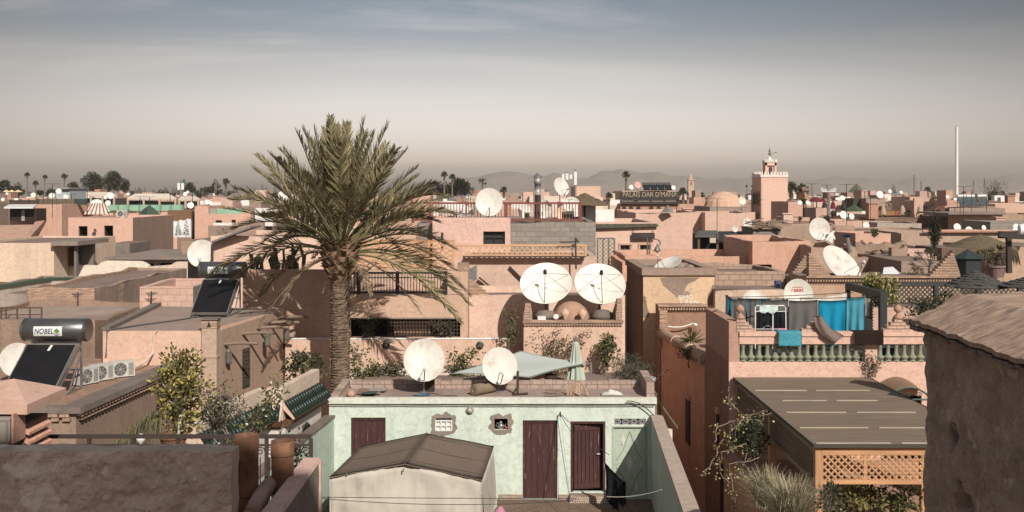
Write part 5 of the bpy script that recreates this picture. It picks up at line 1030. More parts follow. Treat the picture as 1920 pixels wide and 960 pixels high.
# garden bushes
shrub('shrub', 'bright leafy bush climbing the brick topped block on the right', 'plant', P(1137, 655, 32.4), (.42, .3, .72), 900, .1, .055, M_VINE, P(1135, 730, 32.4), 12)
vine('climbing_plant', 'loose climber with pinkish leaves behind the folded parasol', P(1050, 705, 32.5), (1.7, .3, 1.5), 1100, .085, .05, leafm((.05, .045, .025), (.15, .12, .06), (.3, .2, .12)), 12)
shrub('shrub', 'grey green feathery bush left of the red alley wall', 'plant', P(1180, 702, 30.4), (.66, .5, .62), 2600, .13, .014, M_TREEG, P(1180, 745, 30.4), 14)
vine('climbing_plant', 'bougainvillea with magenta flowers at the right corner of the shed', P(1215, 745, 30), (1.0, .4, .95), 330, .07, .04, M_TREEM, 7, flower=flat((.4, .05, .16), .7))
for px, py, r, h, mt, lb in ((1010, 722, .2, .34, M_TERRA, 'pale clay pot under the shade sail'), (1032, 722, .18, .3, M_WOODD, 'dark brown pot under the shade sail'), (1213, 727, .24, .3, M_WHITE, 'white planter beside the grey green bush')): pot('plant_pot', lb, V((X(px, 30.6), 30.6, Z(py, 30.6) - .1)), r, h + .1, mt)
hpx('garden_terrace', 'low paved garden terrace behind the green shed', 'terrace', 660, 1232, 738, 29.5, 5, M_MUD, par=0, zb=0)
# ================================================================== CENTRE MIDDLE: lattice, blocks, red railing
panel('lattice_fence', 'long pale wooden lattice fence above the plaster wall', X(850, 41.8), X(1098, 41.8), Z(479, 41.8), Z(460, 41.8), 41.8, .2, wood((.56, .34, .2), .75, 'x'), 5, .036)
solid('lattice_rail', MB().box(X(868, 41.7), X(1099, 41.7), 41.6, 41.75, Z(482, 41.7), Z(480, 41.7)), M_IRON, 'dark beam running under the pale lattice fence', 'beam')
hpx('cinder_block_house', 'long unpainted cinder block wall below the red railing', 'house', 782, 1117, 417, 46, 10, M_BLOCK, par=.05, amp=.08)
hpx('pink_block', 'smooth pink wall with a black shuttered window', 'house', 811, 957, 408, 45.4, .59, plaster(K(234, 172, 158), .06, .08, .15), par=0, amp=0, front=[(906, 947, 434, 458, 'window')], mats=dict(frame=M_BLACK, dark=flat((.02, .02, .022), .5)))
t = thing('railing', 'rust red iron railing along the cinder block roof', 'railing', (X(930, 46.3), 46.3, Z(417, 46.3))); y = 46.3; za, zt = Z(413, y), Z(380, y); RR = flat((.17, .045, .035), .7); m = MB(); xa, xb = X(773, y), X(1090, y)
m.box(xa, xb, y - .04, y + .04, zt - .06, zt + .02); m.box(xa, xb, y - .03, y + .03, za - .02, za + .06); m.build('rail', RR, t); m = MB()
for i in range(58): x = xa + (xb - xa) * i / 57; m.box(x - .015, x + .015, y - .015, y + .015, za, zt)
m.build('baluster', RR, t); m = MB()
for p in (774, 806, 949, 1088): m.box(X(p, y) - .06, X(p, y) + .06, y - .05, y + .05, za - .1, zt + .03)
m.build('post', RR, t)
dish(917, 379, 46.15, 51, (.05, -.98, .22), 'large white dish fixed in front of the rust red railing', zsup=Z(408, 46.15), depth=.09)
dish(858, 391, 46.9, 62, (.25, -.34, .9), 'wide white dish tilted to the sky at the left end of the red railing', zsup=Z(417, 46.9), depth=.1)
dish(1053, 350, 50, 34, (.55, -.76, .34), 'large white dish on a pole behind the steel chimney', zsup=Z(395, 50), depth=.1)
dish(984, 396, 49, 26, (.2, -.95, .25), 'rust streaked white dish behind the red railing', zsup=Z(417, 49), mat=RUSTW); dish(1018, 392, 50.5, 34, (-.1, -.95, .25), 'pale dish right behind the steel chimney and railing', zsup=Z(417, 50.5)); dish(1052, 400, 49, 22, (.1, -.95, .25), 'small tan dish low behind the red railing', zsup=Z(417, 49), mat=flat(K(220, 180, 140), .6)); dish(1072, 386, 52, 34, (.1, -.95, .3), 'pale dish at the right end behind the red railing', zsup=Z(417, 52))
t = thing('steel_chimney', 'tall galvanised chimney pipe with a conical cap', 'chimney', P(1008, 417, 47)); c = P(1008, 417, 47); H = Z(334, 47) - c.z
MB().lathe([(.14, 0), (.14, H * .62), (.15, H * .62), (.15, H * .64), (.14, H * .64), (.14, H * .86), (.155, H * .86), (.155, H)], c, 20).build('flue', flat((.40, .385, .37), .45, .35, .4, 3), t, True); MB().lathe([(.19, H + .02), (.19, H + .05), (.03, H + .22), (0, H + .23)], c, 20).build('cap', M_GALV, t)
def antenna(px, pt, pb, d, n, label, group=None):
    b = P(px, 400, d); t = thing('cell_antenna', label, 'antenna', b, group); MB().tube([b, P(px, pt - 3, d)], .05 * d / 60, 6).build('mast', M_STEEL, t)
    for k in range(n):
        x = X(px, d) + (k - (n - 1) / 2) * .22 * d / 60; m = MB(); w = .075 * d / 60; o = R.uniform(0, 3); m.box(x - w, x + w, d - .1, d + .05, Z(pb - o, d), Z(pt + o, d)); m.build('panel', M_WHITE, t)
antenna(1079, 320, 349, 60, 1, 'tall white panel antenna mast behind the thatched parasol'); antenna(1063, 325, 338, 62, 3, 'cluster of white panel antennas above the large dish'); antenna(339, 341, 358, 160, 2, 'white antenna mast beside the green minaret like tower on the left skyline')
parasol('thatched_parasol', 'broad thatched parasol roof beside the red railing', P(1096, 384, 55), 1.28, .6, Z(410, 55), M_THATCH, M_WOODD, 5)
hpx('white_kiosk', 'white slatted kiosk below the thatched parasol', 'kiosk', 1090, 1117, 386, 55.5, 2, flat(K(232, 226, 220), .8), par=0)
for px, py, w, h, col, lb in ((988, 404, 10, 9, (.06, .14, .05), 'green crate at the left behind the red railing'), (1069, 403, 14, 12, (.045, .1, .05), 'dark green bin at the right end behind the red railing'), (1058, 404, 8, 11, (.16, .1, .06), 'brown bin at the right end behind the red railing'), (1071, 381, 8, 14, K(230, 226, 216), 'white utility cabinet above the railing corner')): solid('crate', MB().box(X(px - w / 2, 47.2), X(px + w / 2, 47.2), 47, 47.5, Z(py + h / 2 + 4, 47.2), Z(py - h / 2, 47.2)).box(X(px - w / 2 - .5, 47.2), X(px + w / 2 + .5, 47.2), 46.98, 47.52, Z(py - h / 2, 47.2), Z(py - h / 2 - 1, 47.2)), flat(col, .7), lb, 'crate')
t = thing('aerial', 'black aerial mast in front of the cinder block wall', 'aerial', P(1080, 505, 41.5)); m = MB(); m.tube([P(1080, 505, 41.5), P(1079, 446, 41.5)], .035, 6); m.tube([P(1050, 454, 41.5), P(1086, 453, 41.5)], .025, 5); m.tube([P(1079, 446, 41.5), P(1085, 455, 41.5)], .03, 5); m.build('mast', M_IRON, t)
solid('post', MB().tube([P(829, 470, 41.4), P(829, 436, 41.4)], .05, 6), M_IRON, 'short black post left of the lattice fence', 'post')
# sign building with two windows
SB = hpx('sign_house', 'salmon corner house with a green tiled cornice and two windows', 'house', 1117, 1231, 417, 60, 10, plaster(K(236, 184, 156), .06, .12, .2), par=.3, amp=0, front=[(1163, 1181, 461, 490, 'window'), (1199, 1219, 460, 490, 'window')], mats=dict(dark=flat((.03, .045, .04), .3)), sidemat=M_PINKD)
m = MB(); y = 60; m.hexa([(X(1117, y), y - .02, Z(428, y)), (X(1232, y), y - .02, Z(425, y)), (X(1232, y), y, Z(425, y)), (X(1117, y), y, Z(428, y))], [(X(1117, y), y - .25, Z(429, y) + .02), (X(1234, y), y - .25, Z(425, y) + .02), (X(1232, y), y - .02, Z(419, y)), (X(1117, y), y - .02, Z(420, y))]); m.build('tiled_cornice', stained((.046, .043, .03), (.12, .1, .065), .8, .45, 5), SB)
m = MB()
for a in (1157, 1194): m.box(X(a + 3, y), X(a + 29, y), y - .08, y - .005, Z(459, y), Z(456, y)); m.box(X(a + 3, y), X(a + 6, y), y - .06, y - .004, Z(490, y), Z(459, y)); m.box(X(a + 26, y), X(a + 28.5, y), y - .06, y - .004, Z(490, y), Z(459, y))
m.build('window_surround', plaster(K(222, 158, 128), .06, .1, .1), SB)
t = thing('hanging_sign', 'black hanging sign with faint lettering on the salmon corner house', 'sign', P(1206, 442, 59.8)); a, b, c, d = X(1185, 59.8), X(1227.5, 59.8), Z(448.5, 59.8), Z(436.5, 59.8); MB().box(a, b, 59.75, 59.82, c, d).build('board', flat((.02, .012, .012), .6), t)
m = MB(); m.tube([(a + .08, 59.8, d), (a + .08, 59.9, d + .2)], .015, 4); m.tube([(b - .08, 59.8, d), (b - .08, 59.9, d + .2)], .015, 4); m.build('hanger', M_IRON, t)
SGC = flat((.11, .08, .07), .6); textmesh('KATEB NUZOS', .21, .004, SGC, 'lettering', t, Matrix.Translation((a + .86, 59.742, (c + d) / 2 + .02)) @ UPR, sx=.52)
m = MB(); m.tube([(a + .1 + .36 * u, 59.742, (c + d) / 2 + .02 + .05 * sin(u * 14) * (1 - u) - .04 * (u < .35)) for u in [i / 14 for i in range(15)]], .012, 4); m.build('lettering', SGC, t)
t = thing('street_lamp', 'ornate curved iron lamp in front of the salmon corner house', 'lamp', P(1214, 492, 56)); m = MB(); m.tube([P(1214, 492, 56), P(1214, 446, 56)], [.06, .03], 6); m.tube([P(1218, 478, 56)] + [P(1228 - 10 * cos(pi * i / 10), 457 - 9 * sin(pi * i / 10), 56) for i in range(11)] + [P(1236, 462, 56), P(1231, 458, 56)], .035, 5); m.build('post', LM, t); MB().lathe([(.14, -.32), (.2, -.28), (.06, -.05), (.02, 0)], P(1232, 460, 56), 10).build('shade', LM, t); MB().lathe([(.05, -.38), (.09, -.32), (.05, -.27)], P(1232, 460, 56), 8).build('bulb', M_CREAM, t)
panel('roof_fence', 'turquoise wire fence with curved tops left of the salmon corner house', X(1120, 58), X(1152, 58), Z(497, 58), Z(447, 58), 58, .22, flat((.10, .13, .115), .7), 3, .03)
# long pink wall and hotel sign
hpx('long_pink_house', 'long blank pink wall in front of the minaret', 'house', 1192, 1331, 399, 78, 14, plaster(K(232, 172, 150), .08, .14, .25), par=.25, amp=.1)
hpx('pink_wall_house', 'cracked pink wall stretch under the dark awnings', 'house', 1322, 1416, 399, 76.5, 8, plaster(K(230, 170, 148), .1, .2, .3), par=.25, amp=.1)
HS = hpx('hotel', 'dark fronted hotel with a row of arched windows and a gilt lettered sign', 'hotel', 1163, 1275, 382, 95, 12, plaster(K(200, 118, 94), .1, .15, .2), par=0)
HW = hpx('rear_storey', 'tan upper storey carrying the dark lettered hotel sign', 'hotel', 1166, 1268, 358, 98, 9, M_TAN, par=0)
m = MB(); y = 95
for p in (1170, 1183, 1197, 1221, 1235, 1250):
    pts = [P(p - 4.2, 398, y)] + [P(p - 4.2 * cos(pi * i / 8), 391 - 4.4 * sin(pi * i / 8), y) for i in range(9)] + [P(p + 4.2, 398, y)]; m.extr([q + V((0, -.015, 0)) for q in pts], (0, -.04, 0))
m.build('arched_window', M_BLACK, HS)
t = thing('hotel_sign', 'long black sign board with ragged gold capital letters', 'sign', P(1219, 370, 94.8)); a, b, c, d = X(1163, 94.6), X(1274, 94.6), Z(375, 94.6), Z(359.5, 94.6); MB().box(a, b, 94.6, 94.9, c, d).build('board', flat((.022, .018, .016), .6), t)
MB().box(a, b, 94.7, 94.9, Z(382.5, 94.6), c - .01).build('lower_panel', flat((.04, .03, .025), .5), t); m = MB()
for p in (1166, 1196, 1222, 1247): m.box(X(p, 94.6), X(p + 22, 94.6), 94.66, 94.69, Z(375, 94.6) - .17, Z(372.5, 94.6) - .14)
m.build('pale_strip', flat((.16, .14, .11), .7), t)
textmesh("PALAIS DAR D'MANA", .62, .02, flat(K(184, 160, 116), .5), 'lettering', t, Matrix.Translation(((a + b) / 2, 94.57, (c + d) / 2 + .1)) @ UPR, sx=.83)
for i in range(4):
    p = 1207 + i * 13.5; t = thing('solar_water_heater', 'black solar panel in a row on the hotel roof', 'solar heater', P(p + 6, 359, 97), 'row of black solar panels on the hotel roof'); y = 96.8; m = MB(); a, b = X(p, y), X(p + 12.4, y)
    m.hexa([(a, y, Z(357, y)), (b, y, Z(357, y)), (b, y + .7, Z(347.5, y)), (a, y + .7, Z(347.5, y))], [(a, y, Z(357, y) + .05), (b, y, Z(357, y) + .05), (b, y + .7, Z(347.5, y) + .05), (a, y + .7, Z(347.5, y) + .05)]); m.build('collector', flat((.018, .018, .02), .3), t)
    MB().lathe([(.2, 0), (.2, b - a)], (a, y + .9, Z(346, y)), 10, (1, 0, 0)).build('tank', M_DARKM, t)
for px, py, w, lb, mt in ((1184, 351, 10, 'white dish leftmost on the hotel roof beside the palm', M_DISHC), (1196, 347, 14, 'salmon red dish on the hotel roof', flat(K(220, 130, 112), .6)), (1263, 352, 9, 'white dish at the right end of the hotel solar panels', M_DISHC)): tinydish(px, py, 96.5, w, lb, None, (.3, -.9, .3), mt)
solid('glass_pyramid', MB().lathe([(.5, 0), (0, .55)], P(1252, 398, 77.6), 4), flat((.2, .19, .17), .4), 'small glazed pyramid skylight on the long pink wall', 'skylight')
# dark awnings, block pillar, scrap
t = thing('awning_shelter', 'dark roof shelter with grey and black striped awnings', 'shelter', P(1357, 468, 62)); y = 62; m = MB()
m.hexa([P(1303, 445, 61), P(1342, 445, 61), P(1345, 435, 63.5), P(1310, 435, 63.5)], [q + V((0, 0, .1)) for q in (P(1303, 445, 61), P(1342, 445, 61), P(1345, 435, 63.5), P(1310, 435, 63.5))]); m.build('awning', flat((.09, .085, .08), .7), t)
m = MB(); m.hexa([P(1344, 451, 61), P(1404, 450, 61), P(1398, 436, 63.5), P(1346, 436, 63.5)], [q + V((0, 0, .08)) for q in (P(1344, 451, 61), P(1404, 450, 61), P(1398, 436, 63.5), P(1346, 436, 63.5))])
for i in range(20): p = 1345 + 59 * i / 20; m.quad(P(p, 450, 60.98), P(p + 2, 450, 60.98), P(p + 2, 454.5, 60.98), P(p, 454.5, 60.98))
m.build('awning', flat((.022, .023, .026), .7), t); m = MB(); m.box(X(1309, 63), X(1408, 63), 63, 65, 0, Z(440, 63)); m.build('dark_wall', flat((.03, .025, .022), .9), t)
m = MB()
for p in (1345, 1310, 1406): m.bar(P(p, 478, 61.2), P(p, 438, 61.2), .13)
m.build('post', flat((.1, .07, .05), .8), t); solid('box', MB().box(X(1330, 60.8), X(1341, 60.8), 60.6, 60.9, Z(455, 60.8), Z(446, 60.8)), flat(K(206, 190, 160), .7), 'pale meter box on the dark shelter post', 'box')
hpx('block_pillar', 'grey concrete block stack with rotten planks on top', 'block wall', 1412, 1464, 430, 60, 3, M_BLOCK, par=0)
m = MB(); m.box(X(1410, 60), X(1465, 60), 59.8, 63, Z(430, 60) + .02, Z(427, 60)); 
for i in range(22): a = P(R.uniform(1395, 1450), R.uniform(414, 426), R.uniform(59.8, 62)); m.bar(a, a + V((R.uniform(.4, 1.5), R.uniform(-.6, .6), R.uniform(-.25, .3))), R.uniform(.08, .2), .05)
solid('wood_scrap', m, M_WOODG, 'pile of rotten planks on top of the grey block stack', 'wood')
for px, py, d, w, nr, lb in ((1402, 418, 63, 19, (.3, -.9, .3), 'white dish left of the plank pile'), (1378, 429, 63, 12, (.2, -.9, .2), 'white dish above the dark awning'), (1392, 376, 92, 15, (.2, -.95, .2), 'white dish left of the minaret on a rooftop')): dish(px, py, d, w, nr, lb, zsup=Z(py + 14, d))
# salmon walls around the middle right
hpx('salmon_house', 'long salmon wall above the yellow house', 'house', 1172, 1412, 480, 52, 6, plaster(K(226, 150, 122), .12, .2, .3, K(206, 130, 104), .62), par=.35, amp=.06)
hpx('salmon_block', 'salmon wall with a small black slot window', 'house', 1411, 1520, 452, 51, 7, plaster(K(224, 146, 118), .12, .2, .3, K(206, 160, 130), .63), par=.3, amp=.1, front=[(1415, 1447, 496, 507, 'hole')])
hpx('adobe_wall_house', 'long plain adobe wall behind the lone dish', 'house', 1463, 1602, 425, 66, 6, plaster(K(188, 150, 120), .15, .2, .4), par=.3, amp=.12)
dish(1537, 429, 58, 40, (.05, -.99, .15), 'lone white dish in front of the plain adobe wall', zsup=Z(452, 58), depth=.07)
# person in white on the roof edge
pc = P(1556, 452, 57.5); t = thing('person', 'person in a white robe with dark hair bending on the adobe roof', 'person', pc)
def skin(name, verts, edges, radii, mat, parent, sub=2, root=0):
    me = bpy.data.meshes.new(name); me.from_pydata([tuple(v) for v in verts], edges, []); o = bpy.data.objects.new(name, me); COL.objects.link(o); mo = o.modifiers.new('s', 'SKIN'); lay = me.skin_vertices[0].data
    for i, r_ in enumerate(radii): lay[i].radius = (r_, r_) if not isinstance(r_, tuple) else r_
    lay[root].use_root = True; sd = o.modifiers.new('d', 'SUBSURF'); sd.levels = sub; sd.render_levels = sub; bpy.context.view_layer.update()
    me2 = bpy.data.meshes.new_from_object(o.evaluated_get(bpy.context.evaluated_depsgraph_get())); bpy.data.objects.remove(o); me2.materials.clear(); me2.materials.append(mat)
    for p in me2.polygons: p.use_smooth = True
    o2 = bpy.data.objects.new(name, me2); COL.objects.link(o2); o2.parent = parent; o2.matrix_parent_inverse = Matrix.Translation(-wloc(parent)); return o2
vb = [(-.05, 0, -.85), (-.08, 0, -.05), (.0, 0, .25), (.12, -.03, .42), (.17, -.05, .50), (.20, -.06, .58), (-.02, -.18, .36), (-.22, -.3, .15), (-.35, -.42, .02), (.22, .15, .3), (.3, .1, .05)]
skin('body', [pc + V(v) for v in vb], [(0, 1), (1, 2), (2, 3), (3, 4), (4, 5), (2, 6), (6, 7), (7, 8), (2, 9), (9, 10)], [.26, .2, .19, .1, .07, .1, .09, .07, .04, .09, .05], cloth(K(240, 236, 226)), t, 2, 1)
skin('head', [pc + V(v) for v in ((.19, -.06, .56), (.2, -.09, .66), (.21, -.08, .74))], [(0, 1), (1, 2)], [.07, .1, .08], flat((.22, .12, .08), .6), t)
skin('hair', [pc + V(v) for v in ((.23, -.03, .66), (.22, -.05, .76))], [(0, 1)], [.1, .1], M_BLACK, t)
# minaret
d = 150; xa, xb = X(1427, d), X(1477, d); ya, yb = d, d + 5.6; zt = Z(327, d)
MN = thing('minaret', 'square pink minaret with white crenellations and a lantern turret', 'minaret', ((xa + xb) / 2, d + 2.8, 0)); m = MB(); sd = MB(); x0 = xa; MS = plaster(K(238, 172, 150), .04, .08, .12)
m.hexa([(xa, ya, 0), (xb, ya, 0), (xb, yb, 0), (xa, yb, 0)], [(xa, ya, Z(332, d)), (xb, ya, Z(332, d)), (xb, yb, Z(332, d)), (xa, yb, Z(332, d))]); m.build('shaft', MS, MN)
def diam():
    s = NT('relief'); g = s.n('ShaderNodeNewGeometry'); sp = s.n('ShaderNodeSeparateXYZ'); s.l(g.outputs['Position'], sp.inputs[0]); out = []
    for sg in (1, -1):
        a = s.n('ShaderNodeMath', operation='MULTIPLY_ADD'); s.l(sp.outputs[2], a.inputs[0]); a.inputs[1].default_value = .62 * sg; s.l(sp.outputs[0], a.inputs[2]); f = s.n('ShaderNodeMath', operation='PINGPONG'); s.l(a.outputs[0], f.inputs[0]); f.inputs[1].default_value = .19; out.append(f.outputs[0])
    mn = s.n('ShaderNodeMath', operation='MINIMUM'); s.l(out[0], mn.inputs[0]); s.l(out[1], mn.inputs[1]); r_ = s.ramp(mn.outputs[0], [(.0, 0.), (.06, 1.)]); s.bump(r_, .5, .06); return s.fin(s.mix(r_, mul(K(238, 172, 150), .92), K(240, 176, 154)), .9, 0, .2)
MB().box(xa + .12, xb - .12, ya - .06, ya - .004, 6, Z(343, d)).build('relief_panel', diam(), MN)
m = MB()
for z0, z1 in ((Z(384, d), Z(363, d)), (Z(420, d), Z(402, d))): m.box(xa - .03, xa - .004, ya + .9, yb - .9, z0, z1)
m.build('side_window', flat((.05, .03, .025), .7), MN); m = MB()
for z0, z1 in ((Z(384, d), Z(363, d)), (Z(420, d), Z(402, d))): m.box(xa - .12, xa - .031, ya + .7, ya + .9, z0 - .2, z1 + .3); m.box(xa - .12, xa - .031, yb - .9, yb - .7, z0 - .2, z1 + .3); m.box(xa - .12, xa - .031, ya + .9, yb - .9, z1 + .05, z1 + .3)
m.build('window_frame', plaster(K(196, 110, 88), .1), MN)
WC = flat(K(244, 228, 212), .8); m = MB(); e = .08; zc = Z(331.5, d)
m.box(xa - e, xb + e, ya - e, yb + e, Z(332, d) + .003, zc + .25)
n = 9
for i in range(n):
    x = xa - e + (xb - xa + 2 * e) * (i + .2) / n; w = (xb - xa) / n * .62
    for yy in (ya - e, yb + e - .3): m.box(x, x + w, yy, yy + .3, zc + .25, zc + .5); m.box(x + w * .2, x + w * .8, yy, yy + .3, zc + .5, zc + .72)
    y2 = ya - e + (yb - ya + 2 * e) * (i + .2) / n
    if 0 < i < n - 1:
        for xx in (xa - e, xb + e - .3): m.box(xx, xx + .3, y2, y2 + w * 1.3, zc + .25, zc + .5); m.box(xx, xx + .3, y2 + w * .25, y2 + w, zc + .5, zc + .72)
m.build('crenellation', WC, MN)
tx, ty = X(1446.5, d + 1.5), d + 2.6; tw = X(1457, d + 1.5) - tx; z0 = Z(332, d); z1 = Z(303, d + 1.5); m = MB()
for sx in (-1, 1):
    for sy in (-1, 1): m.box(tx + sx * tw - (.26 if sx > 0 else 0), tx + sx * tw + (.26 if sx < 0 else 0), ty + sy * tw - (.26 if sy > 0 else 0), ty + sy * tw + (.26 if sy < 0 else 0), z0, z1)
m.box(tx - tw, tx + tw, ty - tw, ty + tw, z1 - .55, z1); m.box(tx - tw + .28, tx + tw - .28, ty - tw + .28, ty + tw - .28, z0, z1 - .56); m.build('turret', MS, MN)
m = MB(); m.extr([(tx - .26 + 0 * i, ty - tw + .275, z0 + .1) for i in (0,)] + [(tx + .27, ty - tw + .275, z0 + .1)] + [(tx + .27 * cos(pi * i / 8), ty - tw + .275, z0 + 1.15 + .35 * sin(pi * i / 8)) for i in range(9)], (0, -.01, 0)); m.build('arch_opening', flat((.04, .03, .03), .8), MN)
m = MB()
for i in range(5):
    for s in (-1, 1): x = tx - tw + 2 * tw * (i + .2) / 5; m.box(x, x + tw * .26, ty + s * (tw + .03) - .08, ty + s * (tw + .03) + .08, z1 + .003, z1 + .3); m.box(tx + s * (tw + .03) - .08, tx + s * (tw + .03) + .08, ty - tw + 2 * tw * (i + .2) / 5, ty - tw + 2 * tw * (i + .2) / 5 + tw * .26, z1 + .003, z1 + .3)
m.box(tx - tw - .06, tx + tw + .06, ty - tw - .06, ty + tw + .06, z1 - .1, z1 + .002); m.build('turret_crenellation', WC, MN)
MB().lathe([(.42, 0), (.42, .1), (.36, .3), (.1, .72), (0, .78)], (tx, ty, z1 + .003), 16).build('cupola', WC, MN, True); MB().lathe([(.03, .7), (.03, .95), (.2, 1.05), (.22, 1.2), (.04, 1.36), (.17, 1.48), (.16, 1.6), (.03, 1.72), (.11, 1.82), (.03, 1.95), (.01, 2.25)], (tx, ty, z1), 12).build('finial', stained((.13, .14, .09), (.3, .26, .14), .5), MN, True)
m = MB(); m.tube([(tx, ty, z1 + .7), (tx + .75, ty, z1 + 1.35), (tx + .1, ty, z1 + 1.35)], .04, 5); m.tube([(tx + .75, ty, z1 + 1.35), (tx + 1.1, ty, z1 + 1.38)], .05, 5); m.build('flag_arm', flat((.13, .12, .08), .7), MN)
d = 620; t = thing('minaret', 'distant slim pinkish minaret in front of the mountains', 'minaret', P(1295, 375, d)); m = MB(); c = P(1295, 390, d); w = 5.2 / F * d; m.box(c.x - w, c.x + w, d - w, d + w, 0, Z(336, d)); m.build('shaft', plaster(K(226, 166, 140), .1), t); MB().box(c.x - w * .5, c.x + w * .5, d - w * .5, d + w * .5, Z(336, d), Z(329, d)).lathe([(w * .4, 0), (w * .35, w * .3), (0, w * .7)], (c.x, d, Z(329, d)), 10).build('turret', plaster(K(226, 166, 140), .1), t)
m = MB(); m.box(c.x - w - .3, c.x + w + .3, d - w - .3, d + w + .3, Z(339, d), Z(338, d)); m.box(c.x - w * .35, c.x + w * .35, d - w - .2, d - w - .1, Z(347, d), Z(342, d)); m.build('trim', flat((.25, .14, .1), .8), t)
t = thing('pole', 'very tall plain white pole on the right skyline', 'pole', P(1794, 405, 140)); MB().tube([P(1794, 408, 140), P(1794, 360, 140), P(1794, 238, 140)], [.22, .21, .17], 14).build('shaft', flat(K(240, 230, 222), .5), t); MB().tube([P(1793, 238, 140), P(1793, 235.5, 140)], .06, 6).build('cap', M_STEEL, t)
# ================================================================== RIGHT MIDDLE
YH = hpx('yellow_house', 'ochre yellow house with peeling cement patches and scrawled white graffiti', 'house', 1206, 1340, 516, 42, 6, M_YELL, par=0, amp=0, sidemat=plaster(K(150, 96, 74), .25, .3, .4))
m = MB(); x0, x1 = X(1203, 42), X(1342, 42); zt = Z(516, 42)
for a, b, c, d in ((x0, x1, 41.9, 42.35), (x0, x0 + .4, 42.351, 48.1), (x1 - .4, x1, 42.351, 48.1), (x0 + .401, x1 - .401, 47.7, 48.1)): m.box(a, b, c, d, zt + .004, zt + .26 + R.uniform(-.02, .02))
m.build('concrete_rim', plaster(K(176, 146, 120), .25, .2, .7), YH)
def patch(name, pts, d, mat, parent, off=.006):
    m = MB(); ctr = [sum(p[i] for p in pts) / len(pts) for i in (0, 1)]; out = []
    for (a, b), (a2, b2) in zip(pts, pts[1:] + pts[:1]):
        for k in range(4): u = k / 4; px, py = a + (a2 - a) * u, b + (b2 - b) * u; out.append((px + R.uniform(-.9, .9), py + R.uniform(-.9, .9)))
    V_ = [P(a, b, d) for a, b in out]; m.extr([V((v.x, d - off, v.z)) for v in V_][::-1], (0, off - .001, 0)); m.build(name, mat, parent)
CP = plaster(K(160, 134, 112), .25, .2, .7)
patch('cement_patch', [(1237, 520), (1312, 521), (1302, 527), (1290, 533), (1283, 545), (1280, 556), (1268, 558), (1256, 545), (1244, 536)], 42, CP, YH); patch('cement_patch', [(1206, 553), (1211, 556), (1213, 575), (1218, 588), (1214, 596), (1206, 596)], 42, CP, YH); patch('cement_patch', [(1336, 534), (1340, 533), (1340, 572), (1325, 572), (1328, 552)], 42, CP, YH)
WP = flat((.8, .76, .68), .8); textmesh('SIMO', .26, .003, WP, 'graffiti', YH, Matrix.Translation((X(1286, 42), 41.993, Z(558, 42))) @ Matrix.Rotation(radians(-3), 4, 'Y') @ UPR, sx=1.0); textmesh('1 TAN', .27, .003, WP, 'graffiti', YH, Matrix.Translation((X(1292, 42), 41.993, Z(568, 42))) @ UPR, sx=1.0)
dish(1252, 494, 44, 52, (-.38, -.28, .88), 'pale dish tilted steeply to the sky on the yellow house roof', zsup=zt, depth=.09)
for i, (px, y, r_) in enumerate(((1272, 44.5, .3), (1283, 45, .25), (1292, 44.3, .22), (1312, 44, .2), (1320, 43.6, .22), (1326, 43.2, .18), (1288, 43.8, .16))): solid('rubble', MB().lathe([(r_, 0), (r_ * 1.1, r_ * .5), (r_ * .5, r_ * 1.1), (0, r_ * 1.2)], (X(px, y), y, zt + .01), 7, jit=.25), M_MUD if i % 2 else M_CONC, 'lump of rubble on the yellow house roof', 'rubble', 'rubble lumps on the yellow house roof')
hpx('tan_block_house', 'wall of large tan blocks right of the yellow house', 'house', 1341, 1472, 510, 43.5, 5, M_MBLOCK, par=.2, amp=.08)
hpx('patched_house', 'low cream and cement patched wall below the tan blocks', 'house', 1341, 1470, 543, 41.5, 1.9, plaster(K(228, 196, 156), .2, .4, .5, K(170, 142, 118), .5), par=.0)
solid('bucket', MB().lathe([(.11, 0), (.15, .3), (.14, .3), (.1, .03), (0, .03)], (X(1458, 42.5), 42.5, Z(543, 42.5) + .05), 14), flat((.06, .1, .2), .5), 'blue and white paint bucket on the patched wall', 'bucket')
AH = prism('alley_house', 'long red brown house along the dark alley with a terrace', 'house', [(6.06, 33.65), (11, 33.65), (11, 40.2), (5.62, 40.2)], 0, CH - 5.35, M_RED, M_TERRA)
t = thing('coping_roll', 'rounded clay coping along the alley house wall', 'coping', (5.8, 36, 7.6)); MB().tube([(6.12 - .49 * u, 33.65 + 6.5 * u, CH - 5.25 + .02 * sin(u * 30)) for u in [i / 12 for i in range(13)]], .2, 10).build('roll', plaster(K(196, 146, 112), .25, .25, .5), t, True); m = MB()
for u in (.02, .3, .62): m.lathe([(.215, 0), (.215, .05)], (6.12 - .49 * u, 33.65 + 6.5 * u, CH - 5.25), 12, (-.075, 1, 0))
m.build('band', M_CREAM, t)
BW = hpx('brown_terrace_house', 'brown terrace wall with a brick cornice beside the alley', 'house', 1237, 1327, 575, 40.25, 1.2, plaster(K(170, 112, 86), .15, .25, .4), par=0, amp=.03); m = MB(); xa, xb = X(1235, 40), X(1328, 40); zt = Z(575, 40.25)
for i in range(18): x = xa + (xb - xa) * i / 18; m.box(x + .015, x + (xb - xa) / 18 - .02, 40.12, 40.245, zt - .12, zt - .03)
m.box(xa, xb, 40.1, 40.5, zt + .005, zt + .07)
for k in range(9): m.box(X(1237, 40), X(1251, 40) + R.uniform(-.03, .03), 40.0, 40.11, zt - .1 - .16 * (k + 1), zt - .1 - .16 * k - .015)
m.build('brick_cornice', M_BRICK, BW)
t = thing('fan_palm', 'small spiky yucca plant on the alley terrace', 'plant', P(1297, 650, 36)); m = MB(); c = P(1297, 640, 36)
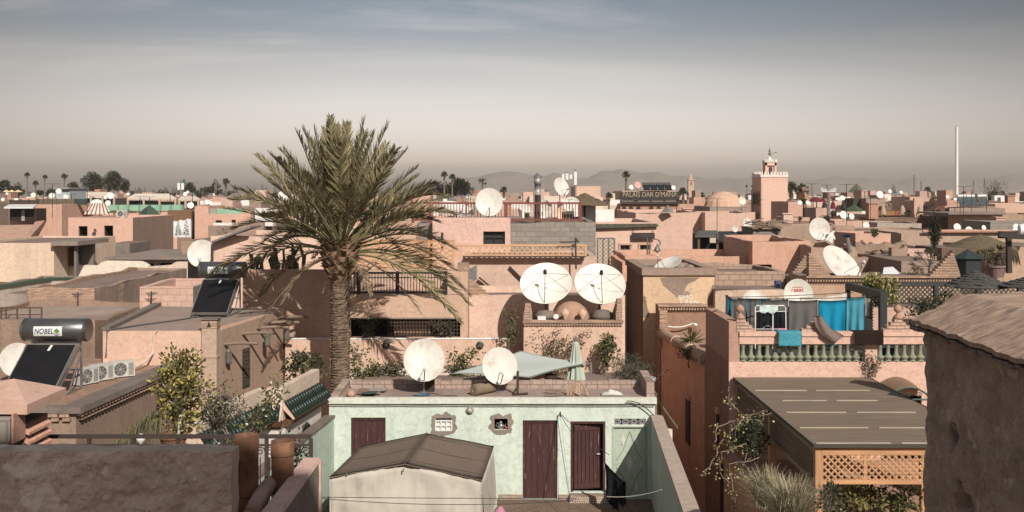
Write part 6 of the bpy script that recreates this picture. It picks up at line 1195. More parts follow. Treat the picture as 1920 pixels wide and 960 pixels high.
for i in range(60): az, el = R.uniform(0, 2 * pi), R.uniform(-.1, 1.4); m.leaf(c, (cos(az) * cos(el), sin(az) * cos(el), sin(el)), R.uniform(.4, .62), .05)
m.build('leaves', leafm((.06, .065, .03), (.14, .13, .06), (.24, .2, .1)), t); MB().tube([c - V((0, 0, .5)), c], .06, 6).build('stem', BARK, t)
solid('camera', MB().lathe([(.06, 0), (.07, .05), (.07, .16), (0, .2)], P(1301, 608, 40.0), 10, (.3, -.9, -.1)), M_WHITE, 'small white security camera on the brown terrace wall', 'camera', smooth=True)
wire('cable', 'white cable along the brown terrace wall to the camera', sag(P(1252, 612, 40.0), P(1300, 606, 40.0), .08), .025, M_WHITE)
shrub('shrub', 'low yellowish bush behind the clay coping roll', 'plant', P(1292, 662, 35), (.35, .3, .3), 300, .09, .05, M_VINE, P(1292, 690, 35), 7)
# red alley wall details
hpx('alley_far_house', 'tall shaded red house at the far end of the alley', 'house', 1167, 1260, 492, 49.5, 6, M_RED, par=.2)
for k, (y, z, w, h, lb) in enumerate(((31.4, 5.6, .22, .9, 'narrow dark slot window in the red alley wall'), (35.5, 4.6, .9, 1.5, 'closed dark shutter deep in the red alley wall'))):
    x = 6.1 if y < 33.6 else 6.06 - .44 * (y - 33.65) / 6.55; t = thing('wall_window', lb, 'window', (x, y, z)); MB().box(x - .05, x + .02, y, y + w, z, z + h).build('shutter', M_WOODD, t); MB().box(x - .09, x - .0, y - .08, y + w + .08, z + h + .005, z + h + .14).build('lintel', M_RED, t)
solid('drain_pipe', MB().tube([(6.02, 30.6, 1), (6.02, 30.6, 5.2)], .05, 8).tube([(6.02, 30.6, 4.9), (5.85, 30.5, 4.95)], .03, 6), M_IRON, 'rusty drain pipe on the dark red alley wall', 'pipe')
# ================================================================== laundry terrace
zf = CH - 4.74; LHs = house('laundry_house', 'pink house with a balustraded laundry terrace', 'house', 6.1, 16, 30, 33.64, zf, plaster(K(232, 168, 148), .09, .12, .2), flat((.055, .042, .035), .9), 0, amp=0, zb=0, sidemat=plaster(K(176, 100, 76), .2, .3, .3), rec=.12, front=[(X(1652, 30), X(1728, 30), zf - 2.9, zf - .95, 'hole')])  # terrace floor colour darkened to stand in for shade behind the balusters
m = MB(); m.hexa([(6.1, 30, zf + .003), (6.4, 30, zf + .003), (6.4, 33.6, zf + .003), (6.1, 33.6, zf + .003)], [(6.1, 30, CH - 3.615), (6.4, 30, CH - 3.615), (6.4, 33.6, CH - 3.62), (6.1, 33.6, CH - 3.62)]); m.build('side_parapet', plaster(K(196, 128, 108), .14, .2, .3), LHs)
y = 30.0; zr0, zr1 = Z(645, y), Z(622, y); t = thing('balustrade', 'pink balustrade with green turned balusters draped with towels', 'balustrade', (9, y, zf)); m = MB(); xa, xb = X(1386, y), X(1760, y)
m.box(xa, xb, y - .07, y + .21, zr1 - .12, zr1); m.box(xa, xb, y - .03, y + .17, zr0, zr1 - .121); m.build('rail', plaster(K(230, 166, 146), .06, .1, .15), t)
m = MB(); m.box(X(1622, y), X(1645, y), y + .003, y + .19, zf + .003, zr0 - .003); m.build('post', plaster(K(230, 166, 146), .06, .1, .15), t)
BG = stained(K(138, 142, 112), K(112, 112, 88), .7, .5, 4, .5); hb = zr0 - zf; bp = [(.115, 0), (.115, .06), (.085, .075), (.085, .1), (.13, .17), (.145, .24), (.12, .31), (.075, .36), (.085, .40), (.062, .44), (.058, .72), (.08, .9), (.085, 1.0)]; bm_ = MB().lathe([(r_ * .86, z_ * hb) for r_, z_ in bp], (0, 0, 0), 18).mesh('baluster', True); bm_.materials.append(BG)
for i in range(23):
    p = 1394 + i * 15.15
    if 1620 < p < 1648: continue
    o = bpy.data.objects.new('baluster', bm_); COL.objects.link(o); o.parent = t; o.matrix_parent_inverse = Matrix.Translation(-wloc(t)); o.location = (X(p, y), y + .08, zf + .002)
for k, (p0, p1, fin_, lb) in enumerate(((1381, 1416, 1389, 'stepped brick stack with a ball finial at the left end of the balustrade'), (1503, 1540, None, 'stepped brick stack under the brown towel on the balustrade'), (1656, 1712, 1686, 'stepped brick stack with a pointed finial at the right of the balustrade'))):
    t = thing('brick_stack', lb, 'brick stack', (X((p0 + p1) / 2, y), y + .1, zr1), 'stepped brick stacks on the balustrade'); m = MB(); n = 4 if k != 1 else 3
    for i in range(n):
        if k == 0: a, b = p0, p1 - i * 6
        elif k == 1: a, b = p0 + i * 9, p1
        else: a, b = p0 + i * 7, p1 - i * 7
        m.box(X(a, y), X(b, y), y - .02, y + .2, zr1 + .004 + i * .09, zr1 + .082 + i * .09)
    m.build('brick', bricks(K(214, 164, 138), K(170, 120, 100), .22, .09, .012, .15), t)
    if fin_: zz = zr1 + n * .09; MB().lathe([(.13, 0), (.15, .03), (.04, .14), (.05, .17), (.11, .22), (.115, .29), (.07, .36), (.02, .39), (0, .41)], (X(fin_, y), y + .09, zz), 16).build('finial', M_TERRA, t, True)
yl = 32.0; T1, T2, T3 = cloth((.125, .116, .11), .95, 90, .15), cloth((.012, .22, .36), .95, 90, .12), cloth((.07, .28, .36), .95, 70, .2)
for k, (a, b, ytp, ln, mt, lb) in enumerate(((1371, 1399, 561, 1.2, T1, 'grey towel leftmost on the clothes line'), (1401, 1425, 561, 1.2, T1, 'narrow grey towel second from left on the clothes line'), (1427, 1478, 562, 1.15, T1, 'wide grey towel behind the white drying rack'), (1479, 1533, 563, 1.22, T1, 'wide plain grey towel left of the blue towel'), (1534, 1586, 563, 1.35, T2, 'bright blue bath towel on the clothes line'), (1587, 1621, 559, 1.15, T3, 'paler patterned blue towel at the right of the line'))):
    drape('towel', lb, 'towel', P(a, ytp, yl), P(b, ytp - (1 if k != 5 else 2), yl - .1), ln, mt, 2.4, .05, .02, None if k > 3 else 'towels on the clothes line', .02, 0, 10, .06 if k == 4 else 0)
drape('towel', 'blue towel mostly hidden behind the leftmost grey towel', 'towel', P(1364, 557, 32.5), P(1373, 560, 32.4), .8, T2, 1, .03); drape('towel', 'blue towel showing as slivers between the grey towels', 'towel', P(1383, 558, 32.5), P(1445, 560, 32.5), .95, T2, 2, .03)
drape('sheet', 'cream sheet on the rear clothes line, nearer the left post', 'sheet', P(1366, 557, 33.1), P(1470, 561, 33.1), .26, cloth(K(236, 220, 196)), 5, .03); drape('sheet', 'cream sheet on the rear clothes line, nearer the dark pergola', 'sheet', P(1500, 558, 33.1), P(1588, 549, 33.1), .22, cloth(K(232, 216, 192)), 3, .03)
drape('cloth', 'grey white cloth bag hanging at the right end of the line', 'cloth', P(1622, 556, 32), P(1636, 560, 32), .62, cloth(K(150, 146, 138)), 1.5, .05)
t = thing('clothes_line_stand', 'dark post and wires of the terrace clothes line', 'clothes line', P(1363, 600, 32)); m = MB(); m.tube([P(1361, 650, 32), P(1363, 553, 32)], .035, 6); m.tube([P(1361, 555, 31.6), P(1370, 559, 33.2)], .03, 6); m.build('post', M_IRON, t); m = MB(); m.tube(sag(P(1366, 560, 32), P(1645, 556, 32), .03), .012, 4); m.tube(sag(P(1366, 557, 33.1), P(1600, 548, 33.1), .03), .01, 4); m.build('wire', M_BLACK, t)
t = thing('drying_rack', 'white folding drying rack hung with black clothes', 'drying rack', P(1446, 640, 31.2)); m = MB(); y = 31.1
for yy in (31.0, 31.5): m.tube([P(1416, 672, yy), P(1416, 577, yy), P(1419, 573, yy), P(1470, 573, yy), P(1473, 577, yy), P(1474, 672, yy)], .018, 6)
for z in (584, 617): 
    for yy in (31.0, 31.2, 31.4, 31.5): m.tube([P(1416, z, yy), P(1474, z, yy)], .01, 5)
m.tube([P(1449, 573, 31.0), P(1449, 672, 31.0)], .02, 6); m.build('frame', M_WHITE, t)
BK = cloth((.013, .013, .016)); rc = [(1419, 1434, .5), (1435, 1448, .62), (1450, 1461, .6), (1459, 1468, .52), (1467, 1477, .66)]
for k, (a, b, ln) in enumerate(rc): drape('laundry', 'black garment hanging on the white drying rack', 'laundry', P(a, 585, 31.05), P(b, 585, 31.05), ln, BK if k != 4 else cloth((.03, .035, .05)), 1.5, .04, .015, 'black garments on the drying rack', .3)
drape('cloth', 'pale turquoise cloth over the top of the white drying rack', 'cloth', P(1424, 572, 30.98), P(1459, 572, 30.98), .2, cloth(K(206, 226, 220)), 2, .03, ragged=.5)
solid('cloth', MB().sheet(lambda u, v: P(1429 + 20 * u, 617 - 6 * sin(pi * u) * (1 + .5 * mnoise.noise((u * 8, v * 8, 3))), 31.0 + .3 * v), 12, 6, (0, 0, .01)), cloth(K(190, 190, 192)), 'crumpled grey white cloth on the lower rack shelf', 'cloth', smooth=True)
for px, lb in ((1465, 'left magenta flip flop on the rack shelf'), (1473, 'right magenta flip flop on the rack shelf')): solid('flip_flop', MB().hexa([P(px - 3, 623, 31), P(px + 3, 623, 31), P(px + 3, 622, 31.06), P(px - 3, 622, 31.06)], [P(px - 4, 616, 31), P(px + 2.5, 615.5, 31), P(px + 2.5, 615, 31.06), P(px - 4, 615, 31.06)]), flat((.5, .03, .12), .6), lb, 'flip flop')
y = 29.9
def overrail(name, lab, pts, zlen, mat, folds=1.5, rough=0.0, skew=0.0):
    a, b = pts; z0 = zr1 + .012
    def fn(u, v):
        x = X(a, y) + (X(b, y) - X(a, y)) * u; s = v * (zlen + .42)
        if s < .12: p = V((x - skew * .25, y + .32, z0 - .12 + s))
        elif s < .42: p = V((x - skew * .1, y + .32 - (s - .12) * (.41 / .3), z0 + .012))
        else: p = V((x + skew * (s - .42) / max(zlen, .01), y - .10 - .01 * sin(u * folds * 6), z0 - (s - .42)))
        if rough: p += V((R.uniform(-1, 1), R.uniform(-1.6, 0), R.uniform(-1, 1))) * rough
        return p
    return solid(name, MB().sheet(fn, 24, 28, (0, -.018, 0)), mat, lab, name.replace('_', ' '), None, True)
overrail('bath_mat', 'shaggy turquoise bath mat draped over the balustrade', (1458, 1501), .38, T3, 1, .012); overrail('rug', 'dark brown rug draped over the balustrade near the post', (1601, 1654), .34, cloth((.022, .013, .011), .95, 80), 1, .003)
m = MB(); tp = [(1526, 593), (1541, 592), (1552, 606), (1581, 629), (1564, 645), (1541, 630), (1533, 617)]; rail = 29.86
m.sheet(lambda u, v: (lambda c: P(c[0], c[1], rail - .06 + .04 * sin(u * 6 + v * 3)))((lambda A, B: (A[0] + (B[0] - A[0]) * u, A[1] + (B[1] - A[1]) * u))(*((lambda k, f: ((lambda l, r_: (tuple(l[k][i] + (l[k + 1][i] - l[k][i]) * f for i in (0, 1)), tuple(r_[k][i] + (r_[k + 1][i] - r_[k][i]) * f for i in (0, 1))))([(1525, 593), (1529, 612), (1541, 630), (1564, 645)], [(1540, 592), (1548, 604), (1560, 617), (1582, 629)])))(min(2, int(v * 3)), v * 3 - min(2, int(v * 3)))))), 12, 18, (0, .02, 0)); solid('towel', m, cloth(K(134, 112, 100), .95, 80, .15), 'brown towel thrown diagonally over the balustrade', 'towel', smooth=True)
for a, b, z, ln, mt, lb in ((1397, 1404, 649, .42, cloth(K(220, 218, 214)), 'white cloth glimpsed between the left balusters'), (1408, 1415, 650, .7, T2, 'blue towel end glimpsed between the left balusters'), (1428, 1434, 650, .5, T1, 'grey cloth glimpsed behind the fourth baluster'), (1512, 1527, 652, .5, T1, 'grey cloth end glimpsed between the middle balusters'), (1655, 1662, 652, .7, cloth((.03, .05, .16)), 'navy cloth behind the right balusters'), (1668, 1682, 652, .7, cloth((.05, .08, .22), .9, 12, .6), 'blue patterned cloth behind the right balusters')): drape('laundry', lb, 'laundry', P(a, z, 30.5), P(b, z, 30.5), ln, mt, 1, .02)
hpx('pink_terrace_wall', 'pink wall behind the right part of the balustrade', 'house', 1636, 1790, 577, 33.7, 1, M_PINK, par=0)
# dark pergola frame and blotchy bush
t = thing('pergola', 'dark green timber frame with lattice beside the blue towels', 'pergola', P(1625, 640, 33)); DG = flat((.018, .02, .018), .6); m = MB(); m.bar(P(1590, 536, 35.5), P(1658, 554, 31.5), .2, .22); m.bar(P(1590, 541, 35.5), P(1590, 650, 35.5), .14); m.bar(P(1655, 555, 31.6), P(1655, 650, 31.6), .2); m.bar(P(1629, 550, 33), P(1629, 650, 33), .16); m.build('beam', DG, t)
m = MB(); lattice(m, P(1621, 640, 32.6), (1, 0, 0), (0, 0, 1), .26, 1.2, .09, .03, .012); m.build('lattice', DG, t)
shrub('shrub', 'variegated bush with pale yellow leaves behind the dark pergola', 'plant', P(1652, 552, 34.3), (.62, .5, .78), 2000, .12, .07, leafm((.06, .07, .03), (.26, .24, .09), (.55, .48, .22)), P(1650, 640, 34.3), 16, None, .03)
shrub('shrub', 'dark leafy bush against the pink terrace wall', 'plant', P(1735, 598, 32.8), (.62, .4, .5), 700, .12, .06, M_TREEM, P(1735, 640, 32.8), 9)
vine('climbing_plant', 'flowering creeper on the pink wall under the balustrade post', P(1632, 712, 29.9), (.75, .2, .85), 240, .07, .045, M_VINE, 7, flower=flat((.35, .03, .08), .7))
# arched iron canopy
t = thing('door_canopy', 'arched brown canopy with green ironwork over a doorway', 'canopy', P(1690, 735, 29.5)); m = MB(); m.sheet(lambda u, v: V((X(1648 + 88 * u, 29.5), 30 - 1.0 * v, Z(735, 29.5) + .52 * sin(pi * (.12 + .76 * u)) - .18 - .12 * v)), 18, 4, (0, 0, -.02)); m.build('sheet', flat((.17, .11, .07), .5), t, True)
GI = flat((.03, .075, .05), .6); m = MB(); y = 28.98; ar = [V((X(1648 + 88 * u, 29.5), y, Z(735, 29.5) + .52 * sin(pi * (.12 + .76 * u)) - .3)) for u in [i / 14 for i in range(15)]]; m.tube(ar, .025, 5); m.tube([ar[0], ar[-1]], .025, 5)
for i in range(5): c = ar[0].lerp(ar[-1], (i + .5) / 5) + V((0, 0, .13)); m.tube([c + V((.08 * cos(j * .7) * (1 - j / 14), 0, .08 * sin(j * .7) * (1 - j / 14))) for j in range(12)], .012, 4)
m.build('ironwork', GI, t)
# ================================================================== timber pergola with flat roof
t = thing('pergola', 'large timber pergola with a flat brown roof and lattice sides', 'pergola', (8, 26, 3)); zr = CH - 5.17; xa, xb, ya, yb = 6.26, 9.95, 22, 29.93
def slope(x): return 0
MB().box(xa - .05, xb + .05, ya - .08, yb, zr - .045, zr).build('roof', wood((.185, .137, .10), .72, 'x', .9), t)
m = MB()
for p, l in ((733, ((1415, 1513), (1529, 1631))), (752, ((1467, 1550), (1568, 1645))), (774, ((1474, 1586), (1606, 1717))), (803, ((1499, 1628), (1648, 1745))), (832, ((1530, 1670), (1690, 1760)))):
    d = 5.17 * 2000 / (p - 362)
    for a, b in l: MB().box(X(a, d), X(b, d), d - .022, d + .022, zr + .003, zr + .025).build('batten', wood((.38, .32, .25), .7, 'x'), t)
m = MB(); m.box(xa - .05, xb + .05, ya - .1, ya - .085, zr - .06, zr + .012); m.box(xa - .07, xa - .053, ya - .08, yb, zr - .06, zr + .012); m.box(xb + .053, xb + .07, ya - .08, yb, zr - .06, zr + .012); m.build('roof_edge', flat((.05, .04, .034), .7), t)
m = MB(); m.box(xa + .16, xb, ya, ya + .08, zr - .24, zr - .05); m.box(xa + .16, xb, ya + .01, ya + .07, zr - .84, zr - .74); m.box(xa + .16, xb, yb - .1, yb - .04, zr - .24, zr - .05); m.build('beam', M_WOODL, t)
m = MB(); m.box(xa, xa + .08, ya + .16, yb, zr - .2, zr - .05); m.box(xa, xa + .08, ya + .16, yb, zr - .86, zr - .76); m.build('side_beam', wood(K(168, 130, 96), .6, 'y'), t)
for x, y in ((xa, ya), (xa, 25.9), (xa, yb - .2), (xb, ya), (9.6, 25), (8.1, 28)): MB().box(x, x + .16, y, y + .16, 2.2, zr - .05).build('post', M_WOODZ, t)
m = MB(); lattice(m, (xa + .16, ya + .03, zr - .74), (1, 0, 0), (0, 0, 1), xb - xa - .16, .5, .14, .036, .014); m.build('lattice', M_WOODL, t)
m = MB(); 
for p in (1.0, 2.32, 3.3): m.box(xa + p, xa + p + .07, ya + .005, ya + .028, zr - .74, zr - .24)
m.build('lattice_stile', M_WOODZ, t)
m = MB(); lattice(m, (xa + .03, yb - .2, zr - .76), (0, -1, 0), (0, 0, 1), yb - ya - .4, .56, .16, .045, .014); m.build('side_lattice', wood(K(150, 116, 84), .6, 'y'), t)
t = thing('courtyard_wall', 'low dark red courtyard wall left of the timber pergola', 'wall', (6.2, 25, 2)); MB().box(5.95, 6.2, 17, 29.99, 0, CH - 7.3).build('wall', M_RED, t); MB().box(5.92, 6.23, 17, 29.99, CH - 7.297, CH - 7.22).build('coping', plaster(K(196, 128, 104), .2), t)
house('courtyard_terrace', 'paved terrace under the timber pergola', 'terrace', 6.21, 16, 17, 29.98, 5.5, M_RED, M_TERRA, 0)
# plants around it
def trail(label, lines, d, n, mat, l=.06):
    t = thing('climbing_plant', label, 'plant', P(*lines[0][0], d)); s_, m = MB(), MB()
    for ln in lines:
        pt = [P(a + R.uniform(-2, 2), b, d + R.uniform(-.3, .3)) for a, b in ln]; pts = [p.lerp(q, k / 4) for p, q in zip(pt, pt[1:]) for k in range(4)] + [pt[-1]]; pts = [p + V((R.gauss(0, .02), R.gauss(0, .03), R.gauss(0, .02))) for p in pts]
        s_.tube(pts, .011, 4); cl = [R.choice(pts) for _ in range(max(3, len(pts) // 2))]
        for i in range(n): q = R.choice(cl) + V((R.gauss(0, .09), R.gauss(0, .09), R.gauss(0, .08))); e = V((R.gauss(0, 1), R.gauss(0, 1), R.gauss(0, .8))); m.leaf(q, e, l * R.uniform(.7, 1.3), l * R.uniform(.6, .9))
    s_.build('stem', flat((.22, .16, .13), .9), t); m.build('foliage', mat, t)
trail('straggling vine with pale yellow leaves trailing left of the pergola', [[(1440, 770), (1390, 785), (1350, 830), (1330, 875), (1319, 892)], [(1430, 790), (1375, 790), (1345, 800), (1338, 830)], [(1400, 830), (1355, 850), (1350, 890), (1368, 905)], [(1420, 860), (1370, 870), (1372, 930), (1385, 955)], [(1400, 850), (1390, 890), (1412, 900)], [(1445, 775), (1410, 778), (1385, 795), (1372, 830)]], 24.0, 75, M_PALEY)
trail('pale leafed vine sprigs at the upper corner of the pergola', [[(1385, 770), (1368, 750), (1362, 735), (1366, 722)], [(1425, 800), (1430, 785), (1442, 780)], [(1400, 820), (1425, 830), (1432, 845)]], 26.5, 50, M_PALEY)
shrub('shrub', 'dense dark bush under the left lattice of the pergola', 'plant', P(1412, 818, 25.2), (.5, .6, .55), 2200, .085, .045, M_TREED, P(1418, 900, 25.2), 12)
for px, py, d, n, L, lb in ((1440, 925, 22.5, 800, .95, 'feathery grass tussock behind the larger one'), (1482, 955, 20.4, 1200, 1.02, 'large feathery grass tussock left of the pergola post')):
    t = thing('grass_tussock', lb, 'plant', P(px, py, d), 'feathery grass tussocks'); m = MB(); c = P(px, py + 25, d)
    for i in range(n):
        az, el = R.uniform(0, 2 * pi), R.gauss(1.1, .3); l = L * R.uniform(.5, 1.05); o = c + V((R.gauss(0, .1), R.gauss(0, .1), 0)); dv = V((cos(az) * cos(el), sin(az) * cos(el), sin(el))); a = o + dv * l * .6; b = o + dv * l + V((cos(az), sin(az), -.7)) * l * .14; w = V((-sin(az), cos(az), 0)) * .006
        m.quad(o - w, o + w, a + w * .9, a - w * .9); m.quad(a - w * .9, a + w * .9, b + w * .2, b - w * .2)
    m.build('blades', leafm((.16, .135, .08), (.36, .31, .20), (.56, .49, .34)), t)
for px, py, d, w, h, n, mt, lb in ((1590, 935, 22.6, .8, .45, 700, M_OLIVE, 'olive leafed bush behind the front pergola rail'), (1555, 940, 21.2, .35, .35, 260, M_TREEM, 'dark small bush right of the pergola post'), (1690, 935, 22.8, .55, .5, 520, M_VINE, 'bright leafy bush under the right of the pergola'), (1640, 925, 24.5, .5, .4, 260, M_TREED, 'dark bush in the shade deep under the pergola')): shrub('shrub', lb, 'plant', P(px, py, d), (w, .5, h), n, .12, .06, mt, P(px, 1000, d), 9)
# ================================================================== TOWER on the right
def tw(u, v): 
    y = 14 - 6 * u; z = 3 + (CH - 1.70 - 3) * v; x = 5.42 + .0 * u; n = mnoise.fractal(V((x, y * 1.2, z * 1.2)), 1, 2, 5); q = .05 * n + .035 * mnoise.fractal(V((y * 5, z * 5, 1)), 1, 2, 4)
    for hy, hz, r_ in ((13.05, CH - 2.98, .13), (12.85, CH - 3.75, .2)):
        d = sqrt((y - hy) ** 2 + (z - hz) ** 2 * .8); q -= .22 * max(0, min(1, (r_ * (1 + .5 * mnoise.noise((y * 7, z * 7, 0))) - d) / .05))
    return V((x - q - (.04 * (1 - v) if u < .03 else 0), y, z))
t = thing('mud_tower', 'dark rough mud walled building with a sloping earthen roof at the right', 'building', (6.5, 11, 3)); m = MB(); m.sheet(tw, 190, 150, (.5, 0, 0)); m.build('wall', plaster(K(206, 172, 140), .45, .3, 1.0, K(218, 188, 156), .6, 3.0, crack=.6), t)
MB().box(5.93, 9, 8, 13.9, 3, CH - 1.9).build('core', M_MUD, t)
MB().box(5.40, 5.75, 13.0, 13.2, CH - 2.87, CH - 2.82).build('lintel', wood((.2, .12, .08), .6, 'y'), t)
m = MB(); rz = lambda x, y: CH - 1.66 + (.42 * min(x - 5.3, .75) + .03 * max(0, x - 6.05)) - .02 * (14 - y) + .018 * mnoise.noise((x * 5, y * 5, 2)) + .012 * mnoise.noise((y * 9, x * 1.2, 0))
m.sheet(lambda u, v: (lambda x, y: V((x + (.03 * mnoise.noise((y * 4, 0, 0)) if u == 0 else 0), y, rz(x, y))))(5.28 + 4 * u ** 1.5, 7.8 + (6.35 + .08 * mnoise.noise((u * 30, 3, 0))) * v), 60, 150, (0, 0, -.055)); m.build('roof', wood((.37, .255, .19), .5, 'x', .95, (.52, .44, .37)), t)
m = MB(); y = 7.9
while y < 14.1: w = R.uniform(.1, .2); q = R.uniform(-.03, .03); m.box(5.27 + q, 5.6, y, y + w - .01, rz(5.3, y) - .13, rz(5.3, y) - .09); y += w
m.build('tile_edge', plaster(K(150, 118, 100), .3, .2, .6), t)
# ================================================================== RIGHT: lattice fence, brick gables, straw parasols
GBH = hpx('brick_gable_house', 'ochre wall with a brick cornice behind the dark lattice fence', 'house', 1513, 1800, 521, 40.5, 2.5, plaster(K(200, 148, 116), .14, .25, .35), par=0); y = 40.4; m = MB(); xa, xb = X(1511, y), X(1800, y); zt = Z(521, 40.5)
for i in range(56): x = xa + (xb - xa) * i / 56; m.box(x + .01, x + (xb - xa) / 56 - .03, y - .04, y + .095, zt - .14, zt - .05)
m.box(xa, xb, y - .06, y + .4, zt + .004, zt + .07)
for p0, p1, n, s in ((1516, 1556, 9, -1), (1744, 1800, 10, 1)):
    for k in range(n):
        a, b = (p0, p1 - k * 4.2) if s < 0 else (p0 + k * 4.6, p1 - k * 1.5); m.box(X(a, y), X(b, y), y - .05 + R.uniform(-.02, .02), y + .3, zt + .075 + k * .098, zt + .16 + k * .098)
m.build('brick_cornice', M_BRICK, GBH)
GB2 = hpx('brick_gable_house', 'earth coloured gable stepped with brick courses left of the large tilted dish', 'house', 1478, 1534, 521, 43.2, 2, plaster(K(190, 138, 108), .16, .25, .35), par=0, zb=0); m = MB(); y = 43.1; zt = Z(521, 43.2)
for k in range(9): m.box(X(1479 + k * 3.5, y), X(1530 - k * 1.0, y), y - .06, y + .3, zt + .004 + k * .1, zt + .09 + k * .1)
m.build('brick_step', M_BRICK, GB2)
dish(1579, 495, 41.6, 82, (.42, -.62, .62), 'large grey white dish tilted right beside the stepped brick gable', zsup=Z(521, 41.6), depth=.1)
dish(1497, 553, 34.6, 56, (.05, -.98, .12), 'white dish with small red lettering behind the towels', zsup=Z(600, 34.6), text='rasat', depth=.1, style='plain', mat=flat(K(230, 224, 206), .4)); dish(1417, 568, 34.8, 50, (.1, -.85, .5), 'white dish mostly hidden behind the grey towels', zsup=Z(600, 34.8), style='plain')
panel('lattice_fence', 'dark green lattice fence behind the straw parasols', X(1676, 38), X(1990, 38), Z(572, 38), Z(532, 38), 38, .165, flat((.028, .03, .027), .7), 4, .045, frame=.14)
parasol('straw_parasol', 'dark straw parasol over the lattice fence', P(1830, 536, 34.5), .98, .5, Z(600, 34.5), M_THATCHD, M_WOODZ, 7, ragged=.05, group='dark straw parasols'); parasol('straw_parasol', 'dark straw parasol cut off by the right picture edge', P(1935, 536, 33.5), .95, .34, Z(600, 33.5), M_THATCHD, M_WOODZ, 6, ragged=.05, group='dark straw parasols')
for px, d, lb in ((1797, 26, 'squat pink conical chimney under the dark straw parasol'), (1912, 24, 'squat pink conical chimney at the right picture edge')):
    t = thing('chimney', lb, 'chimney', P(px, 600, d), 'squat pink conical chimneys'); c = P(px, 580, d); c.z -= 1.0; MB().box(c.x - .24, c.x + .24, d - .24, d + .24, 4, c.z + 1.1).build('shaft', M_PINKD, t); MB().lathe([(.4, 1.1), (.4, 1.14), (.02, 1.42), (0, 1.42)], c, 4).build('cap', plaster(K(150, 104, 90), .2), t)
shrub('shrub', 'tangle of leafy stems in front of the dark lattice fence', 'plant', P(1755, 572, 31.5), (.85, .5, .42), 700, .12, .055, M_TREEM, P(1755, 620, 31.5), 10)
# palms / pots on the gable terrace
for px, py, d, s, lb in ((1742, 500, 42, .95, 'small dark fan palm beside the stepped brick gable'), (1868, 487, 44, .85, 'small fan palm in a mauve pot by the thatched hut'), (1718, 514, 42, .45, 'low dry spiky plant on the ochre terrace wall')):
    t = thing('fan_palm', lb, 'plant', P(px, py + 16, d)); c = P(px, py, d); m = MB()
    for i in range(14):
        az, el = R.uniform(0, 2 * pi), R.uniform(-.1, 1.3); dv = V((cos(az) * cos(el), sin(az) * cos(el), sin(el))); e = c + dv * .5 * s
        for k in range(10): m.leaf(e, dv + V((R.gauss(0, .5), R.gauss(0, .5), R.gauss(0, .5))), .38 * s, .035)
        m.tube([c, e], .01, 3, False)
    m.build('leaves', M_TREEM if px != 1718 else leafm((.2, .14, .09), (.3, .22, .14)), t); MB().tube([c - V((0, 0, .5)), c], .05, 6).build('stem', BARK, t)
pot('plant_pot', 'mauve pot holding the fan palm by the thatched hut', P(1868, 520, 43.8), .38, .5, plaster(K(150, 110, 110), .2))
solid('lounger', MB().hexa([P(1655, 514, 42.3), P(1684, 514, 42.3), P(1690, 514, 43), P(1662, 514, 43)], [P(1657, 502, 42.9), P(1672, 501, 42.9), P(1674, 500, 43), P(1659, 501, 43)]), flat(K(226, 224, 224), .7), 'white folded sheet leaning on the ochre terrace', 'sheet')
t = thing('kiosk', 'dark green hexagonal hut with a pointed roof beside the thatched hut', 'kiosk', P(1815, 515, 41.5)); c = P(1815, 520, 42); MB().lathe([(.55, 0), (.55, .75)], c, 6).build('wall', flat((.012, .02, .017), .7), t); MB().lathe([(.68, .755), (.04, 1.1), (0, 1.12)], c, 6).build('roof', flat((.02, .032, .028), .6), t)
TH_ = hpx('thatched_hut', 'round thatched hut with a shaggy straw skirt over mud walls', 'hut', 1766, 1838, 466, 54, 3.6, plaster(K(120, 92, 70), .3, .3, .9), par=0); m = MB(); c = P(1838, 463, 55.5); m.lathe([(1.75, -.2), (1.72, 0), (1.3, .18), (1.28, .2), (.85, .38), (.83, .4), (.4, .55), (0, .66)], c, 30, jit=.03); m.build('thatch', M_THATCH, TH_); m = MB()
for i in range(500): a = pi + R.uniform(0, pi); p = c + V((1.7 * cos(a), 1.7 * sin(a), -.05)); m.leaf(p, V((cos(a) * .25, sin(a) * .25, -1)), R.uniform(.4, .95), .06)
m.build('straw_skirt', leafm((.08, .06, .04), (.16, .12, .075)), TH_)
hpx('mud_room', 'sunlit mud wall with a crumbling surface right of the thatched hut', 'house', 1840, 1990, 462, 56, 5, plaster(K(206, 160, 124), .2, .25, .6, K(170, 140, 118), .6), par=0)
t = thing('pergola', 'dark rough timber canopy on a post at the right edge', 'pergola', P(1900, 500, 44)); m = MB(); m.bar(P(1892, 512, 43.5), P(1891, 445, 43.5), .18)
for k in range(5): m.bar(P(1872, 441 + k * .8, 43 + k * .5), P(1990, 446 + k * .8, 43 + k * .5), .14, .12)
m.bar(P(1874, 437, 43), P(1905, 437, 45.6), .16); m.build('beam', flat((.035, .025, .02), .8), t)
solid('canister', MB().lathe([(.0, 0), (.05, .02), (.06, .28), (.26, .36), (.27, .36), (.27, 1.3), (0, 1.32)], P(1897, 431, 55), 16, (1, -.1, 0)), M_WHITE, 'white horizontal tank with a black neck at the right edge', 'tank', smooth=False)
